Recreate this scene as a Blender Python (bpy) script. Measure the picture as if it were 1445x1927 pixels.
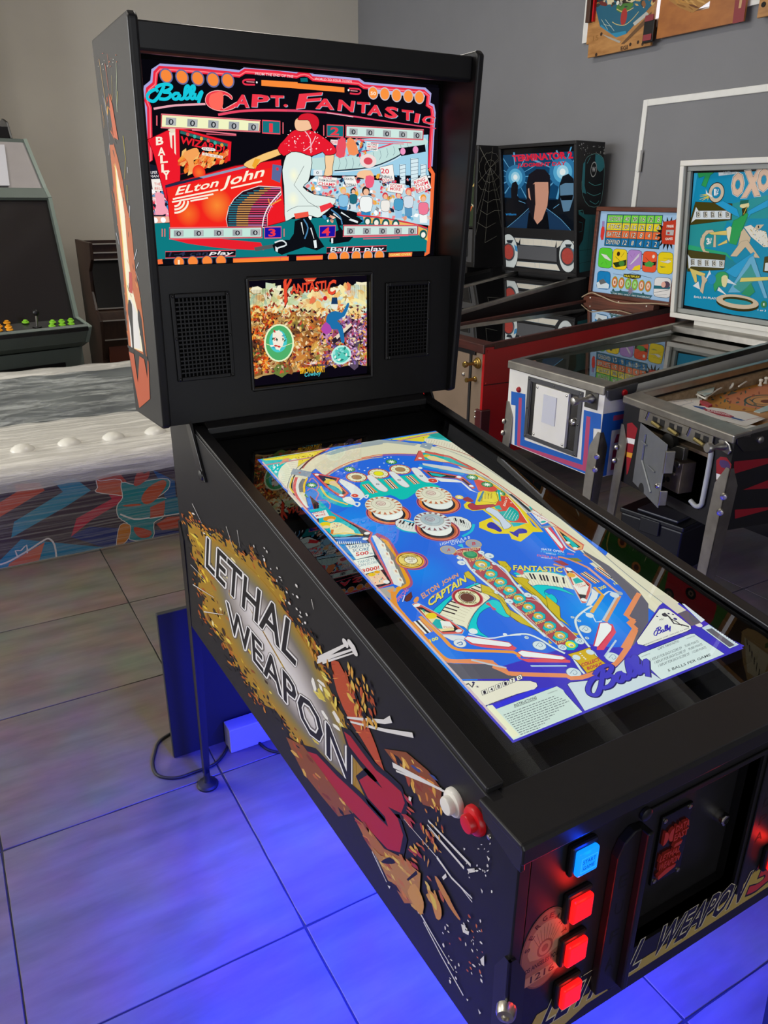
import bpy, bmesh, math, random
from mathutils import Vector, Matrix

for _o in list(bpy.data.objects):
    bpy.data.objects.remove(_o, do_unlink=True)
SC = bpy.context.scene
COL = SC.collection

# ------------------------------------------------------------------ camera
IMW, IMH = 1445.0, 1927.0
CX, CY, FPX = IMW / 2, IMH / 2, 1442.865
CAM = Vector((-0.432689, -0.457549, 1.595707))
_yaw, _pit, _rol = 0.523395, 0.388442, 0.0058664
CF = Vector((math.sin(_yaw) * math.cos(_pit), math.cos(_yaw) * math.cos(_pit), -math.sin(_pit)))
_r = Vector((math.cos(_yaw), -math.sin(_yaw), 0))
_u = _r.cross(CF)
CR = _r * math.cos(_rol) + _u * math.sin(_rol)
CU = -_r * math.sin(_rol) + _u * math.cos(_rol)
_cd = bpy.data.cameras.new('camera')
_cd.sensor_fit = 'AUTO'
_cd.sensor_width = 36.0
_cd.lens = FPX * 36.0 / IMH
_cd.clip_start = 0.02
_cam = bpy.data.objects.new('camera', _cd)
COL.objects.link(_cam)
_cam.matrix_world = Matrix(((CR.x, CU.x, -CF.x, CAM.x), (CR.y, CU.y, -CF.y, CAM.y), (CR.z, CU.z, -CF.z, CAM.z), (0, 0, 0, 1)))
SC.camera = _cam

# ------------------------------------------------------------------ world, daylight, exposure
SC.view_settings.view_transform = 'Standard'
SC.view_settings.look = 'None'
SC.view_settings.gamma = 1.0
SC.view_settings.use_curve_mapping = False
SC.view_settings.exposure = 0.0
_w = bpy.data.worlds.new('daylight')
SC.world = _w
_w.use_nodes = True
_w.node_tree.nodes['Background'].inputs[0].default_value = (0.80, 0.88, 1.0, 1)
_w.node_tree.nodes['Background'].inputs[1].default_value = 0.5

def area(name, loc, target, sx, sy, power, col):
    d = bpy.data.lights.new(name, 'AREA')
    d.shape = 'RECTANGLE'; d.size = sx; d.size_y = sy; d.energy = power; d.color = col
    o = bpy.data.objects.new(name, d)
    COL.objects.link(o)
    o.location = loc
    o.rotation_euler = (Vector(target) - Vector(loc)).to_track_quat('-Z', 'Y').to_euler()
    return o
# daylight entering through the shop window behind the camera
area('window_daylight', (-1.2, -4.2, 1.9), (-0.6, 3.0, 1.6), 5.0, 2.6, 65, (0.97, 0.98, 1.0))
# daylight entering through the long window in the left wall
area('window_daylight', (-4.9, 4.3, 2.1), (1.5, 3.6, 1.2), 4.0, 2.2, 265, (0.96, 0.98, 1.0))
# light of the two ceiling lamps (their fixtures are built with the ceiling)
area('ceiling_lamp_light', (1.2, 3.6, 3.60), (1.2, 3.6, 0), 0.28, 1.5, 30, (1.0, 0.95, 0.86))
area('ceiling_lamp_light', (-1.6, 2.6, 3.60), (-1.6, 2.6, 0), 0.28, 1.5, 40, (1.0, 0.94, 0.84))

# ------------------------------------------------------------------ helpers
rnd = random.Random(7)

def lin(h):
    h = h.lstrip('#')
    if len(h) == 3:
        h = ''.join(c * 2 for c in h)
    o = []
    for i in (0, 2, 4):
        c = int(h[i:i + 2], 16) / 255
        o.append(c / 12.92 if c <= 0.04045 else ((c + 0.055) / 1.055) ** 2.4)
    return (o[0], o[1], o[2], 1.0)

MATS = {}
def mat(name, col, rough=0.5, metal=0.0, var=0.0, scale=8.0, bump=0.0, spec=0.5, emit=None, estr=0.0, coat=0.0, col2=None, stretch=None):
    if name in MATS:
        return MATS[name]
    m = bpy.data.materials.new(name)
    m.use_nodes = True
    nt = m.node_tree
    b = nt.nodes['Principled BSDF']
    b.inputs['Base Color'].default_value = lin(col)
    b.inputs['Roughness'].default_value = rough
    b.inputs['Metallic'].default_value = metal
    b.inputs['Specular IOR Level'].default_value = spec
    b.inputs['Coat Weight'].default_value = coat
    if emit:
        b.inputs['Emission Color'].default_value = lin(emit)
        b.inputs['Emission Strength'].default_value = estr
    if var or bump or col2:
        tc = nt.nodes.new('ShaderNodeTexCoord')
        src = tc.outputs['Object']
        if stretch:
            mp = nt.nodes.new('ShaderNodeMapping')
            mp.inputs['Scale'].default_value = stretch
            nt.links.new(src, mp.inputs['Vector'])
            src = mp.outputs['Vector']
        nz = nt.nodes.new('ShaderNodeTexNoise')
        nz.inputs['Scale'].default_value = scale
        nz.inputs['Detail'].default_value = 5
        nt.links.new(src, nz.inputs['Vector'])
        if var or col2:
            mx = nt.nodes.new('ShaderNodeMix')
            mx.data_type = 'RGBA'
            c = lin(col)
            if col2:
                d = lin(col2)
            else:
                d = tuple(min(1, x * (1 + var)) for x in c[:3]) + (1,)
                c = tuple(x * (1 - var) for x in c[:3]) + (1,)
            mx.inputs[6].default_value = c
            mx.inputs[7].default_value = d
            rp = nt.nodes.new('ShaderNodeMapRange')
            rp.inputs[1].default_value = 0.32
            rp.inputs[2].default_value = 0.68
            nt.links.new(nz.outputs['Fac'], rp.inputs[0])
            nt.links.new(rp.outputs[0], mx.inputs[0])
            nt.links.new(mx.outputs[2], b.inputs['Base Color'])
        if bump:
            bp = nt.nodes.new('ShaderNodeBump')
            bp.inputs['Strength'].default_value = bump
            bp.inputs['Distance'].default_value = 0.01
            nt.links.new(nz.outputs['Fac'], bp.inputs['Height'])
            nt.links.new(bp.outputs[0], b.inputs['Normal'])
    MATS[name] = m
    return m

def print_mat(name, rough=0.45, emit=0.0, spec=0.4, coat=0.0):
    """flat print or screen: colour comes from the art's own colour attribute"""
    if name in MATS:
        return MATS[name]
    m = bpy.data.materials.new(name)
    m.use_nodes = True
    nt = m.node_tree
    b = nt.nodes['Principled BSDF']
    a = nt.nodes.new('ShaderNodeAttribute')
    a.attribute_name = 'Col'
    if emit > 0:
        b.inputs['Base Color'].default_value = (0, 0, 0, 1)
        b.inputs['Specular IOR Level'].default_value = 0.0
        nt.links.new(a.outputs['Color'], b.inputs['Emission Color'])
        b.inputs['Emission Strength'].default_value = emit
    else:
        nt.links.new(a.outputs['Color'], b.inputs['Base Color'])
        b.inputs['Specular IOR Level'].default_value = spec
    b.inputs['Roughness'].default_value = rough
    b.inputs['Coat Weight'].default_value = coat
    MATS[name] = m
    return m

def glass_mat(name, tint='ffffff', ior=1.5, haze=0.0, rough=0.0):
    if name in MATS:
        return MATS[name]
    m = bpy.data.materials.new(name)
    m.use_nodes = True
    nt = m.node_tree
    nt.nodes.clear()
    out = nt.nodes.new('ShaderNodeOutputMaterial')
    tr = nt.nodes.new('ShaderNodeBsdfTransparent')
    tr.inputs[0].default_value = lin(tint)
    gl = nt.nodes.new('ShaderNodeBsdfGlossy')
    gl.inputs['Roughness'].default_value = rough
    fr = nt.nodes.new('ShaderNodeFresnel')
    fr.inputs[0].default_value = ior
    mx = nt.nodes.new('ShaderNodeMixShader')
    nt.links.new(fr.outputs[0], mx.inputs[0])
    nt.links.new(tr.outputs[0], mx.inputs[1])
    nt.links.new(gl.outputs[0], mx.inputs[2])
    nt.links.new(mx.outputs[0], out.inputs[0])
    MATS[name] = m
    return m

def V(*a):
    return Vector(a)

class MB:
    def __init__(s):
        s.v = []; s.f = []
    def add(s, vs, fs):
        o = len(s.v)
        s.v += [Vector(p) for p in vs]
        s.f += [tuple(i + o for i in f) for f in fs]
        return s
    def box(s, x0, x1, y0, y1, z0, z1):
        x0, x1 = sorted((x0, x1)); y0, y1 = sorted((y0, y1)); z0, z1 = sorted((z0, z1))
        return s.add([(x0, y0, z0), (x1, y0, z0), (x1, y1, z0), (x0, y1, z0), (x0, y0, z1), (x1, y0, z1), (x1, y1, z1), (x0, y1, z1)],
                     [(0, 3, 2, 1), (4, 5, 6, 7), (0, 1, 5, 4), (1, 2, 6, 5), (2, 3, 7, 6), (3, 0, 4, 7)])
    def prism(s, pts, off):
        off = Vector(off); pts = [Vector(p) for p in pts]; n = len(pts)
        nn = Vector((0, 0, 0))
        for i in range(n):
            nn += pts[i].cross(pts[(i + 1) % n])
        if nn.dot(off) > 0:
            pts = pts[::-1]
        f = [tuple(range(n)), tuple(range(2 * n - 1, n - 1, -1))]
        for i in range(n):
            j = (i + 1) % n
            f.append((j, i, n + i, n + j))
        return s.add(pts + [p + off for p in pts], f)
    def rev(s, p, axis, prof, n=20, cap=True):
        p = Vector(p); a = Vector(axis).normalized()
        t = a.orthogonal().normalized(); b = a.cross(t)
        vs = []; fs = []
        for (h, r) in prof:
            for i in range(n):
                an = 2 * math.pi * i / n
                vs.append(p + a * h + (t * math.cos(an) + b * math.sin(an)) * r)
        for k in range(len(prof) - 1):
            for i in range(n):
                j = (i + 1) % n
                fs.append((k * n + i, k * n + j, (k + 1) * n + j, (k + 1) * n + i))
        if cap:
            fs.append(tuple(range(n - 1, -1, -1)))
            fs.append(tuple((len(prof) - 1) * n + i for i in range(n)))
        return s.add(vs, fs)
    def cyl(s, p0, p1, r0, r1=None, n=16):
        p0 = Vector(p0); p1 = Vector(p1)
        return s.rev(p0, p1 - p0, [(0, r0), ((p1 - p0).length, r0 if r1 is None else r1)], n)
    def tube(s, path, r, n=8):
        path = [Vector(p) for p in path]
        fr = None; vs = []; fs = []
        m = len(path)
        for k in range(m):
            d = (path[min(k + 1, m - 1)] - path[max(k - 1, 0)]).normalized()
            if fr is None:
                fr = d.orthogonal().normalized()
            fr = (fr - d * fr.dot(d)).normalized()
            b = d.cross(fr)
            rr = r[k] if isinstance(r, (list, tuple)) else r
            for i in range(n):
                a = 2 * math.pi * i / n
                vs.append(path[k] + (fr * math.cos(a) + b * math.sin(a)) * rr)
        for k in range(m - 1):
            for i in range(n):
                j = (i + 1) % n
                fs.append((k * n + i, k * n + j, (k + 1) * n + j, (k + 1) * n + i))
        fs.append(tuple(range(n - 1, -1, -1)))
        fs.append(tuple((m - 1) * n + i for i in range(n)))
        return s.add(vs, fs)
    def frame(s, x0, x1, z0, z1, hx0, hx1, hz0, hz1, y0, y1):
        """flat panel in xz with a rectangular hole"""
        s.box(x0, hx0, y0, y1, z0, z1); s.box(hx1, x1, y0, y1, z0, z1)
        s.box(hx0, hx1, y0, y1, hz1, z1); s.box(hx0, hx1, y0, y1, z0, hz0)
        return s
    def build(s, name, material, parent=None, frame=None, smooth=None, bevel=0.0, seg=2):
        me = bpy.data.meshes.new(name)
        T = frame if frame is not None else Matrix.Identity(4)
        if parent is not None:
            T = root_inv(parent) @ T
        me.from_pydata([T @ v for v in s.v], [], s.f)
        me.update()
        bm = bmesh.new(); bm.from_mesh(me)
        bmesh.ops.recalc_face_normals(bm, faces=bm.faces)
        bm.to_mesh(me); bm.free()
        o = bpy.data.objects.new(name, me)
        COL.objects.link(o)
        me.materials.append(material)
        if parent is not None:
            o.parent = parent
        if smooth is not None:
            for p in me.polygons:
                p.use_smooth = True
            me.set_sharp_from_angle(angle=math.radians(smooth))
        if bevel:
            b = o.modifiers.new('bevel', 'BEVEL')
            b.width = bevel; b.segments = seg; b.limit_method = 'ANGLE'; b.angle_limit = math.radians(40)
        return o

ROOTM = {}
def root_inv(o):
    while o.parent is not None:
        o = o.parent
    M = ROOTM.get(o.name)
    return M.inverted() if M is not None else Matrix.Identity(4)

def thing(name, label, cat, M, group=None, kind=None):
    o = bpy.data.objects.new(name, None)
    o.empty_display_size = 0.1
    COL.objects.link(o)
    if not isinstance(M, Matrix):
        M = Matrix.Translation(Vector(M))
    o.matrix_world = M
    ROOTM[o.name] = M.copy()
    tag(o, label, cat, group, kind)
    return o

def tag(o, label, cat=None, group=None, kind=None):
    if label: o['label'] = label
    if cat: o['category'] = cat
    if group: o['group'] = group
    if kind: o['kind'] = kind
    return o

def cprism(s0, pts, off):
    return MB().prism(pts, off)

def smoothc(pts, closed=True, k=5):
    n = len(pts); out = []
    rng = range(n) if closed else range(n - 1)
    for i in rng:
        if closed:
            p = [pts[(i + d) % n] for d in (-1, 0, 1, 2)]
        else:
            p = [pts[max(i - 1, 0)], pts[i], pts[i + 1], pts[min(i + 2, n - 1)]]
        for j in range(k):
            t = j / k
            out.append(tuple(0.5 * (2 * p[1][a] + (p[2][a] - p[0][a]) * t + (2 * p[0][a] - 5 * p[1][a] + 4 * p[2][a] - p[3][a]) * t * t + (3 * p[1][a] - p[0][a] - 3 * p[2][a] + p[3][a]) * t ** 3) for a in (0, 1)))
    if not closed:
        out.append(tuple(pts[-1]))
    return out

TXT = {}
def text_mesh(s, bold):
    key = (s, bold)
    if key not in TXT:
        c = bpy.data.curves.new('lettering', 'FONT')
        c.body = s; c.offset = bold; c.resolution_u = 2; c.size = 1.0
        o = bpy.data.objects.new('lettering', c)
        me = bpy.data.meshes.new_from_object(o)
        vs = [(v.co.x, v.co.y) for v in me.vertices]
        fs = [tuple(p.vertices) for p in me.polygons]
        bpy.data.objects.remove(o); bpy.data.curves.remove(c); bpy.data.meshes.remove(me)
        x0 = min(v[0] for v in vs); x1 = max(v[0] for v in vs); y0 = min(v[1] for v in vs); y1 = max(v[1] for v in vs)
        TXT[key] = ([((v[0] - x0) / (x1 - x0), (v[1] - y0) / (y1 - y0)) for v in vs], fs)
    return TXT[key]

# script lettering of the maker's name: centre lines in a unit box
SCRIPT = [
    [(.205, .60), (.16, .72), (.08, .62), (.02, .42), (.03, .22), (.12, .10), (.20, .30), (.26, .62), (.31, .92)],
    [(.16, .80), (.24, .95), (.36, 1.0), (.44, .90), (.40, .72), (.29, .60), (.40, .56), (.42, .38), (.34, .22), (.22, .24)],
    [(.58, .50), (.51, .52), (.46, .38), (.48, .24), (.54, .24), (.59, .48), (.575, .28), (.62, .22), (.68, .36)],
    [(.66, .34), (.74, .72), (.735, .92), (.69, .84), (.67, .46), (.70, .24), (.76, .32)],
    [(.76, .32), (.84, .72), (.835, .92), (.79, .84), (.77, .46), (.80, .24), (.85, .32)],
    [(.86, .56), (.855, .32), (.90, .26), (.95, .54), (.985, .60), (.95, .30), (.92, .0)]]

class Art:
    """flat print: coloured polygons laid on one plane.  Points are given in
    photograph pixels (optionally inside a crop) and land on the plane through
    the camera, or straight in plane metres when crop is None."""
    def __init__(s, O, U, V_, N=None, eps=1.5e-5, clip=None):
        s.O = Vector(O); s.U = Vector(U).normalized(); s.W = Vector(V_).normalized()
        s.N = s.U.cross(s.W) if N is None else Vector(N)
        s.eps = eps; s.k = 0; s.crop = (0, 0, 1.0); s.clip = clip
        s.vs = []; s.fs = []; s.cs = []; s.stag = 9
    def at(s, x0, y0, w):
        s.crop = (x0, y0, w / 1445.0); return s
    def sc(s, x0, y0, k):
        s.crop = (x0, y0, k); return s
    def full(s):
        s.crop = (0, 0, 1.0); return s
    def metres(s):
        s.crop = None; return s
    def uv(s, p):
        if s.crop is None:
            return (p[0], p[1])
        x = s.crop[0] + p[0] * s.crop[2]; y = s.crop[1] + p[1] * s.crop[2]
        d = CF + CR * ((x - CX) / FPX) - CU * ((y - CY) / FPX)
        O = s.O + s.N * (s.eps * s.k)
        t = (O - CAM).dot(s.N) / d.dot(s.N)
        q = CAM + d * t - O
        return (q.dot(s.U), q.dot(s.W))
    def _put(s, uvs, fs, col):
        o = len(s.vs)
        h = s.eps * s.k
        s.vs += [s.O + s.U * a + s.W * b + s.N * h for a, b in uvs]
        for f in fs:
            s.fs.append(tuple(i + o for i in f)); s.cs.append(col)
    def _clip(s, q):
        if not s.clip:
            return q
        u0, u1, v0, v1 = s.clip
        for ax, lim, sg in ((0, u0, 1), (0, u1, -1), (1, v0, 1), (1, v1, -1)):
            o = []
            n = len(q)
            for i in range(n):
                a = q[i]; b = q[(i + 1) % n]
                da = (a[ax] - lim) * sg; db = (b[ax] - lim) * sg
                if da >= 0: o.append(a)
                if (da >= 0) != (db >= 0):
                    t = da / (da - db)
                    o.append((a[0] + (b[0] - a[0]) * t, a[1] + (b[1] - a[1]) * t))
            q = o
            if len(q) < 3: return []
        return q
    def _poly(s, q, col):
        q = s._clip(q)
        if len(q) >= 3:
            s._put(q, [tuple(range(len(q)))], col)
    def poly(s, pts, col, sm=0, up=True):
        if up: s.k += 1
        c = lin(col)
        if sm: pts = smoothc(pts, True, sm)
        s._poly([s.uv(p) for p in pts], c)
        return s
    def line(s, pts, w, col, sm=0, closed=False, up=True, w1=None):
        """w: width in millimetres"""
        if up: s.k += 1
        c = lin(col)
        if sm: pts = smoothc(pts, closed, sm)
        q = [Vector(s.uv(p)) for p in pts]
        q = [p for i, p in enumerate(q) if i == 0 or (p - q[i - 1]).length > 1e-6]
        if closed: q.append(q[0])
        n = len(q)
        if n < 2: return s
        L = []; R = []
        for i in range(n):
            if closed and i in (0, n - 1):
                a, b = q[n - 2], q[1]
            else:
                a, b = q[max(i - 1, 0)], q[min(i + 1, n - 1)]
            d = (b - a)
            if d.length < 1e-9: d = Vector((1, 0))
            d.normalize()
            ww = w if w1 is None else w + (w1 - w) * i / (n - 1)
            m = Vector((-d.y, d.x)) * (ww / 2000.0)
            L.append(q[i] + m); R.append(q[i] - m)
        for i in range(n - 1):
            s._poly([tuple(R[i]), tuple(R[i + 1]), tuple(L[i + 1]), tuple(L[i])], c)
        return s
    def edge(s, pts, w, col, fill, sm=0):
        """filled shape with an outline"""
        s.poly(pts, fill, sm)
        return s.line(pts, w, col, sm, True)
    def ell(s, c, rx, col, ry=None, n=26, a0=0, a1=360, up=True):
        if up: s.k += 1
        u, v = s.uv(c)
        if s.crop is None:
            r = rx; r2 = ry if ry else rx
        else:
            e = s.uv((c[0] + rx, c[1])); r = math.hypot(e[0] - u, e[1] - v)
            r2 = r * (ry / rx if ry else 1)
        pts = []
        full = (a1 - a0) >= 360
        m = n if full else n + 1
        for i in range(m):
            a = math.radians(a0 + (a1 - a0) * i / n)
            pts.append((u + r * math.cos(a), v + r2 * math.sin(a)))
        if not full: pts.append((u, v))
        s._poly(pts, lin(col))
        return s
    def band(s, p0, c0, p1, c1, up=True):
        """ring between two outlines of equal length, colour running from c0 to c1"""
        if up: s.k += 1
        a0 = lin(c0); a1 = lin(c1); n = len(p0)
        q0 = [s.uv(p) for p in p0]; q1 = [s.uv(p) for p in p1]
        for i in range(n):
            j = (i + 1) % n
            s._put([q0[i], q0[j], q1[j], q1[i]], [(0, 1, 2, 3)], (a0, a0, a1, a1))
        return s
    def glow(s, c, rx, c0, c1, ry=None, n=28):
        """soft disc, c0 in the middle running to c1 at the rim"""
        s.k += 1
        u, v = s.uv(c); e = s.uv((c[0] + rx, c[1])) if s.crop else (u + rx, v); r = math.hypot(e[0] - u, e[1] - v); r2 = r * (ry / rx if ry else 1)
        a0 = lin(c0); a1 = lin(c1)
        for i in range(n):
            t0 = 2 * math.pi * i / n; t1 = 2 * math.pi * (i + 1) / n
            q = s._clip([(u, v), (u + r * math.cos(t0), v + r2 * math.sin(t0)), (u + r * math.cos(t1), v + r2 * math.sin(t1))])
            if len(q) < 3: continue
            cc = []
            for x, y in q:
                t = min(1.0, math.hypot((x - u) / r, (y - v) / r2)); cc.append(tuple(a0[k] + (a1[k] - a0[k]) * t for k in range(4)))
            s._put(q, [tuple(range(len(q)))], tuple(cc))
        return s
    def disc(s, c, rs, cols):
        for r, cc in zip(rs, cols):
            s.ell(c, r, cc)
        return s
    def star(s, c, r0, r1, n, col, rot=0):
        s.k += 1
        u, v = s.uv(c); e = s.uv((c[0] + r1, c[1])); r = math.hypot(e[0] - u, e[1] - v); q = r * r0 / r1
        pts = []
        for i in range(2 * n):
            a = math.pi * i / n + rot
            rr = r if i % 2 == 0 else q
            pts.append((u + rr * math.cos(a), v + rr * math.sin(a)))
        s._poly(pts, lin(col))
        return s
    def text(s, t, p0, p1, h, col, bold=0.0, up=True):
        """p0,p1: lower left/right of the lettering, h: upper left"""
        if up: s.k += 1
        a = Vector(s.uv(p0)); b = Vector(s.uv(p1)) - a; c = Vector(s.uv(h)) - a
        vs, fs = text_mesh(t, bold)
        q = [tuple(a + b * x + c * y) for x, y in vs]
        s._put(q, fs, lin(col))
        return s
    def script(s, p0, p1, h, w, col):
        a = Vector(s.uv(p0)); b = Vector(s.uv(p1)) - a; c = Vector(s.uv(h)) - a
        keep = s.crop
        s.k += 1
        s.crop = None
        for st in SCRIPT:
            s.line([tuple(a + b * x + c * y) for x, y in st], w, col, sm=5, up=False)
        s.crop = keep
        return s
    def splat(s, box, n, size, cols, seed=1, inside=None, ang=None, ratio=0.5, up=True):
        """n small ragged flecks in a crop-pixel box (x0,y0,x1,y1)"""
        g = random.Random(seed); s.k += 1 if up else 0
        k0 = s.k
        for i in range(n):
            s.k = k0 + (i % s.stag if up else i % 3)
            x = g.uniform(box[0], box[2]); y = g.uniform(box[1], box[3])
            if inside and not inside(x, y): continue
            r = size * g.uniform(0.35, 1.0); a = g.uniform(0, 6.28) if ang is None else ang + g.uniform(-.35, .35)
            m = g.randint(4, 6); pts = []
            for j in range(m):
                b = 2 * math.pi * j / m + g.uniform(-.3, .3)
                px = r * math.cos(b); py = r * ratio * math.sin(b)
                pts.append((x + px * math.cos(a) - py * math.sin(a), y + px * math.sin(a) + py * math.cos(a)))
            s._poly([s.uv(p) for p in pts], lin(g.choice(cols)))
        s.k = k0 + (min(n, s.stag) - 1 if up else 0)
        return s
    def build(s, name, material, parent):
        me = bpy.data.meshes.new(name)
        T = root_inv(parent)
        me.from_pydata([T @ v for v in s.vs], [], s.fs)
        at = me.color_attributes.new('Col', 'FLOAT_COLOR', 'CORNER')
        dat = []
        for f, c in zip(s.fs, s.cs):
            if isinstance(c[0], tuple):
                for q in c: dat += list(q)
            else:
                dat += list(c) * len(f)
        at.data.foreach_set('color', dat)
        me.materials.append(material)
        me.update()
        o = bpy.data.objects.new(name, me)
        COL.objects.link(o)
        o.parent = parent
        return o

def pin(poly):
    """point in polygon test for splat()"""
    def f(x, y):
        c = False; n = len(poly); j = n - 1
        for i in range(n):
            xi, yi = poly[i]; xj, yj = poly[j]
            if (yi > y) != (yj > y) and x < (xj - xi) * (y - yi) / (yj - yi) + xi: c = not c
            j = i
        return c
    return f

def pixel(p, O, N):
    O = Vector(O); N = Vector(N)
    d = CF + CR * ((p[0] - CX) / FPX) - CU * ((p[1] - CY) / FPX)
    return CAM + d * ((O - CAM).dot(N) / d.dot(N))

# ------------------------------------------------------------------ the room
ROOM_X1, ROOM_Y1, CEIL = 3.45, 6.8, 3.9
def struct(name, mb, m, label, **k):
    o = mb.build(name, m, **k)
    o['kind'] = 'structure'; o['label'] = label
    return o
m_grout = mat('grout', '2a2826', 0.9, var=0.2, scale=30)
floor = struct('floor', MB().box(-5, ROOM_X1, -4.5, ROOM_Y1, -0.08, -0.0025), m_grout, 'floor of large square beige stone tiles with thin dark joints')
def tile_material():
    m = bpy.data.materials.new('stone_tile'); m.use_nodes = True
    nt = m.node_tree; b = nt.nodes['Principled BSDF']
    oi = nt.nodes.new('ShaderNodeObjectInfo')
    tc = nt.nodes.new('ShaderNodeTexCoord')
    ad = nt.nodes.new('ShaderNodeVectorMath'); ad.operation = 'MULTIPLY_ADD'
    cv = nt.nodes.new('ShaderNodeCombineXYZ')
    for i in range(3): nt.links.new(oi.outputs['Random'], cv.inputs[i])
    ad.inputs[1].default_value = (37, 53, 11)
    nt.links.new(cv.outputs[0], ad.inputs[0])
    nt.links.new(tc.outputs['Object'], ad.inputs[2])
    mp = nt.nodes.new('ShaderNodeMapping'); mp.inputs['Scale'].default_value = (1.6, 9.0, 4.0); mp.inputs['Rotation'].default_value = (0, 0, 0.12)
    nt.links.new(ad.outputs[0], mp.inputs['Vector'])
    n1 = nt.nodes.new('ShaderNodeTexNoise'); n1.inputs['Scale'].default_value = 1.8; n1.inputs['Detail'].default_value = 7; n1.inputs['Roughness'].default_value = 0.62
    nt.links.new(mp.outputs[0], n1.inputs['Vector'])
    n2 = nt.nodes.new('ShaderNodeTexNoise'); n2.inputs['Scale'].default_value = 5; n2.inputs['Detail'].default_value = 4
    nt.links.new(ad.outputs[0], n2.inputs['Vector'])
    r = nt.nodes.new('ShaderNodeValToRGB')
    r.color_ramp.elements[0].position = 0.33; r.color_ramp.elements[0].color = lin('5d544b')
    r.color_ramp.elements[1].position = 0.66; r.color_ramp.elements[1].color = lin('6e645a')
    nt.links.new(n1.outputs['Fac'], r.inputs[0])
    mx = nt.nodes.new('ShaderNodeMix'); mx.data_type = 'RGBA'; mx.blend_type = 'SOFT_LIGHT'; mx.inputs[0].default_value = 0.5
    nt.links.new(r.outputs[0], mx.inputs[6]); nt.links.new(n2.outputs['Color'], mx.inputs[7])
    hs = nt.nodes.new('ShaderNodeHueSaturation'); hs.inputs['Saturation'].default_value = 0.95
    nt.links.new(mx.outputs[2], hs.inputs['Color'])
    nt.links.new(hs.outputs[0], b.inputs['Base Color'])
    b.inputs['Roughness'].default_value = 0.42
    b.inputs['Specular IOR Level'].default_value = 0.35
    bp = nt.nodes.new('ShaderNodeBump'); bp.inputs['Strength'].default_value = 0.15; bp.inputs['Distance'].default_value = 0.004
    nt.links.new(n1.outputs['Fac'], bp.inputs['Height']); nt.links.new(bp.outputs[0], b.inputs['Normal'])
    return m
m_tile = tile_material()
def tile_mesh(seed):
    g = random.Random(seed); h = 0.2986; n = 10; P = []
    for sx, sy, dx, dy in ((-1, -1, 1, 0), (1, -1, 0, 1), (1, 1, -1, 0), (-1, 1, 0, -1)):
        for i in range(n):
            t = 2 * h * i / n
            j = g.uniform(0, 0.0016) if i else 0.002
            P.append((sx * (h - j) + dx * t if dx else sx * (h - j), sy * (h - j) + dy * t if dy else sy * (h - j)))
    N = len(P)
    vs = [(x, y, -0.012) for x, y in P] + [(x, y, -0.0012) for x, y in P] + [(x * 0.9965, y * 0.9965, 0) for x, y in P]
    fs = [tuple(range(2 * N, 3 * N))]
    for k in range(2):
        for i in range(N):
            j = (i + 1) % N
            fs.append((k * N + i, k * N + j, (k + 1) * N + j, (k + 1) * N + i))
    me = bpy.data.meshes.new('tile'); me.from_pydata(vs, [], fs); me.update(); me.materials.append(m_tile)
    return me
_tm = [tile_mesh(i) for i in range(4)]
for i in range(-5, 6):
    for j in range(-3, 11):
        x = 0.064 + 0.6 * i + 0.3; y = 0.765 + 0.6 * j + 0.3
        if x + 0.3 > ROOM_X1 + 0.1 or y + .3 > ROOM_Y1 + 0.1: continue
        o = bpy.data.objects.new('tile', _tm[(i * 3 + j * 5) % 4])
        COL.objects.link(o); o.parent = floor; o.location = (x, y, 0)

m_grey = mat('grey_wall_paint', '7f7f82', 0.75, var=0.03, scale=3, bump=0.03)
m_cream = mat('cream_wall_paint', 'd9d2c5', 0.8, var=0.03, scale=2.5, bump=0.04)
m_white_trim = mat('white_trim_paint', 'e6e5e0', 0.5, var=0.04, scale=12)
struct('wall_right', MB().box(ROOM_X1, ROOM_X1 + 0.15, -4.5, ROOM_Y1, 0, CEIL), m_grey, 'grey painted wall behind the row of pinball machines')
struct('wall_back', MB().box(-5, ROOM_X1 + .15, ROOM_Y1, ROOM_Y1 + 0.15, 0, CEIL), m_cream, 'cream painted wall at the back of the hall')
wl = MB()
for q in ((-4.5, 2.2, 0, CEIL), (6.4, ROOM_Y1, 0, CEIL), (2.2, 6.4, 0, .9), (2.2, 6.4, 3.3, CEIL)): wl.box(-5.15, -5, q[0], q[1], q[2], q[3])
struct('wall_left', wl, m_cream, 'cream side wall of the hall with a long window')
struct('wall_pilaster', MB().box(-1.6, 0.22, 6.35, ROOM_Y1, 0, CEIL), m_cream, 'cream pilaster standing out of the back wall')
fw = MB()
fw.frame(-5, ROOM_X1, 0, CEIL, -3.9, 1.5, 0.5, 3.3, -4.65, -4.5)
struct('wall_front', fw, m_cream, 'front wall with the wide shop window')
ceil = struct('ceiling', MB().box(-5, ROOM_X1, -4.5, ROOM_Y1, CEIL, CEIL + 0.1), mat('ceiling_paint', 'c8c4bc', 0.9), 'grey ceiling with joists')
m_joist = mat('joist_paint', 'f0ece4', 0.6, var=0.06, scale=4)
for k in range(13):
    x = -4.2 + 0.62 * k
    MB().box(x, x + 0.06, -4.5, ROOM_Y1, CEIL - 0.17, CEIL).build('joist', m_joist, ceil)
m_tubeglow = mat('lamp_tube', 'ffffff', 0.4, emit='fff2dc', estr=2.0)
m_lampbody = mat('lamp_body', 'dcdcd8', 0.5)
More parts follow.
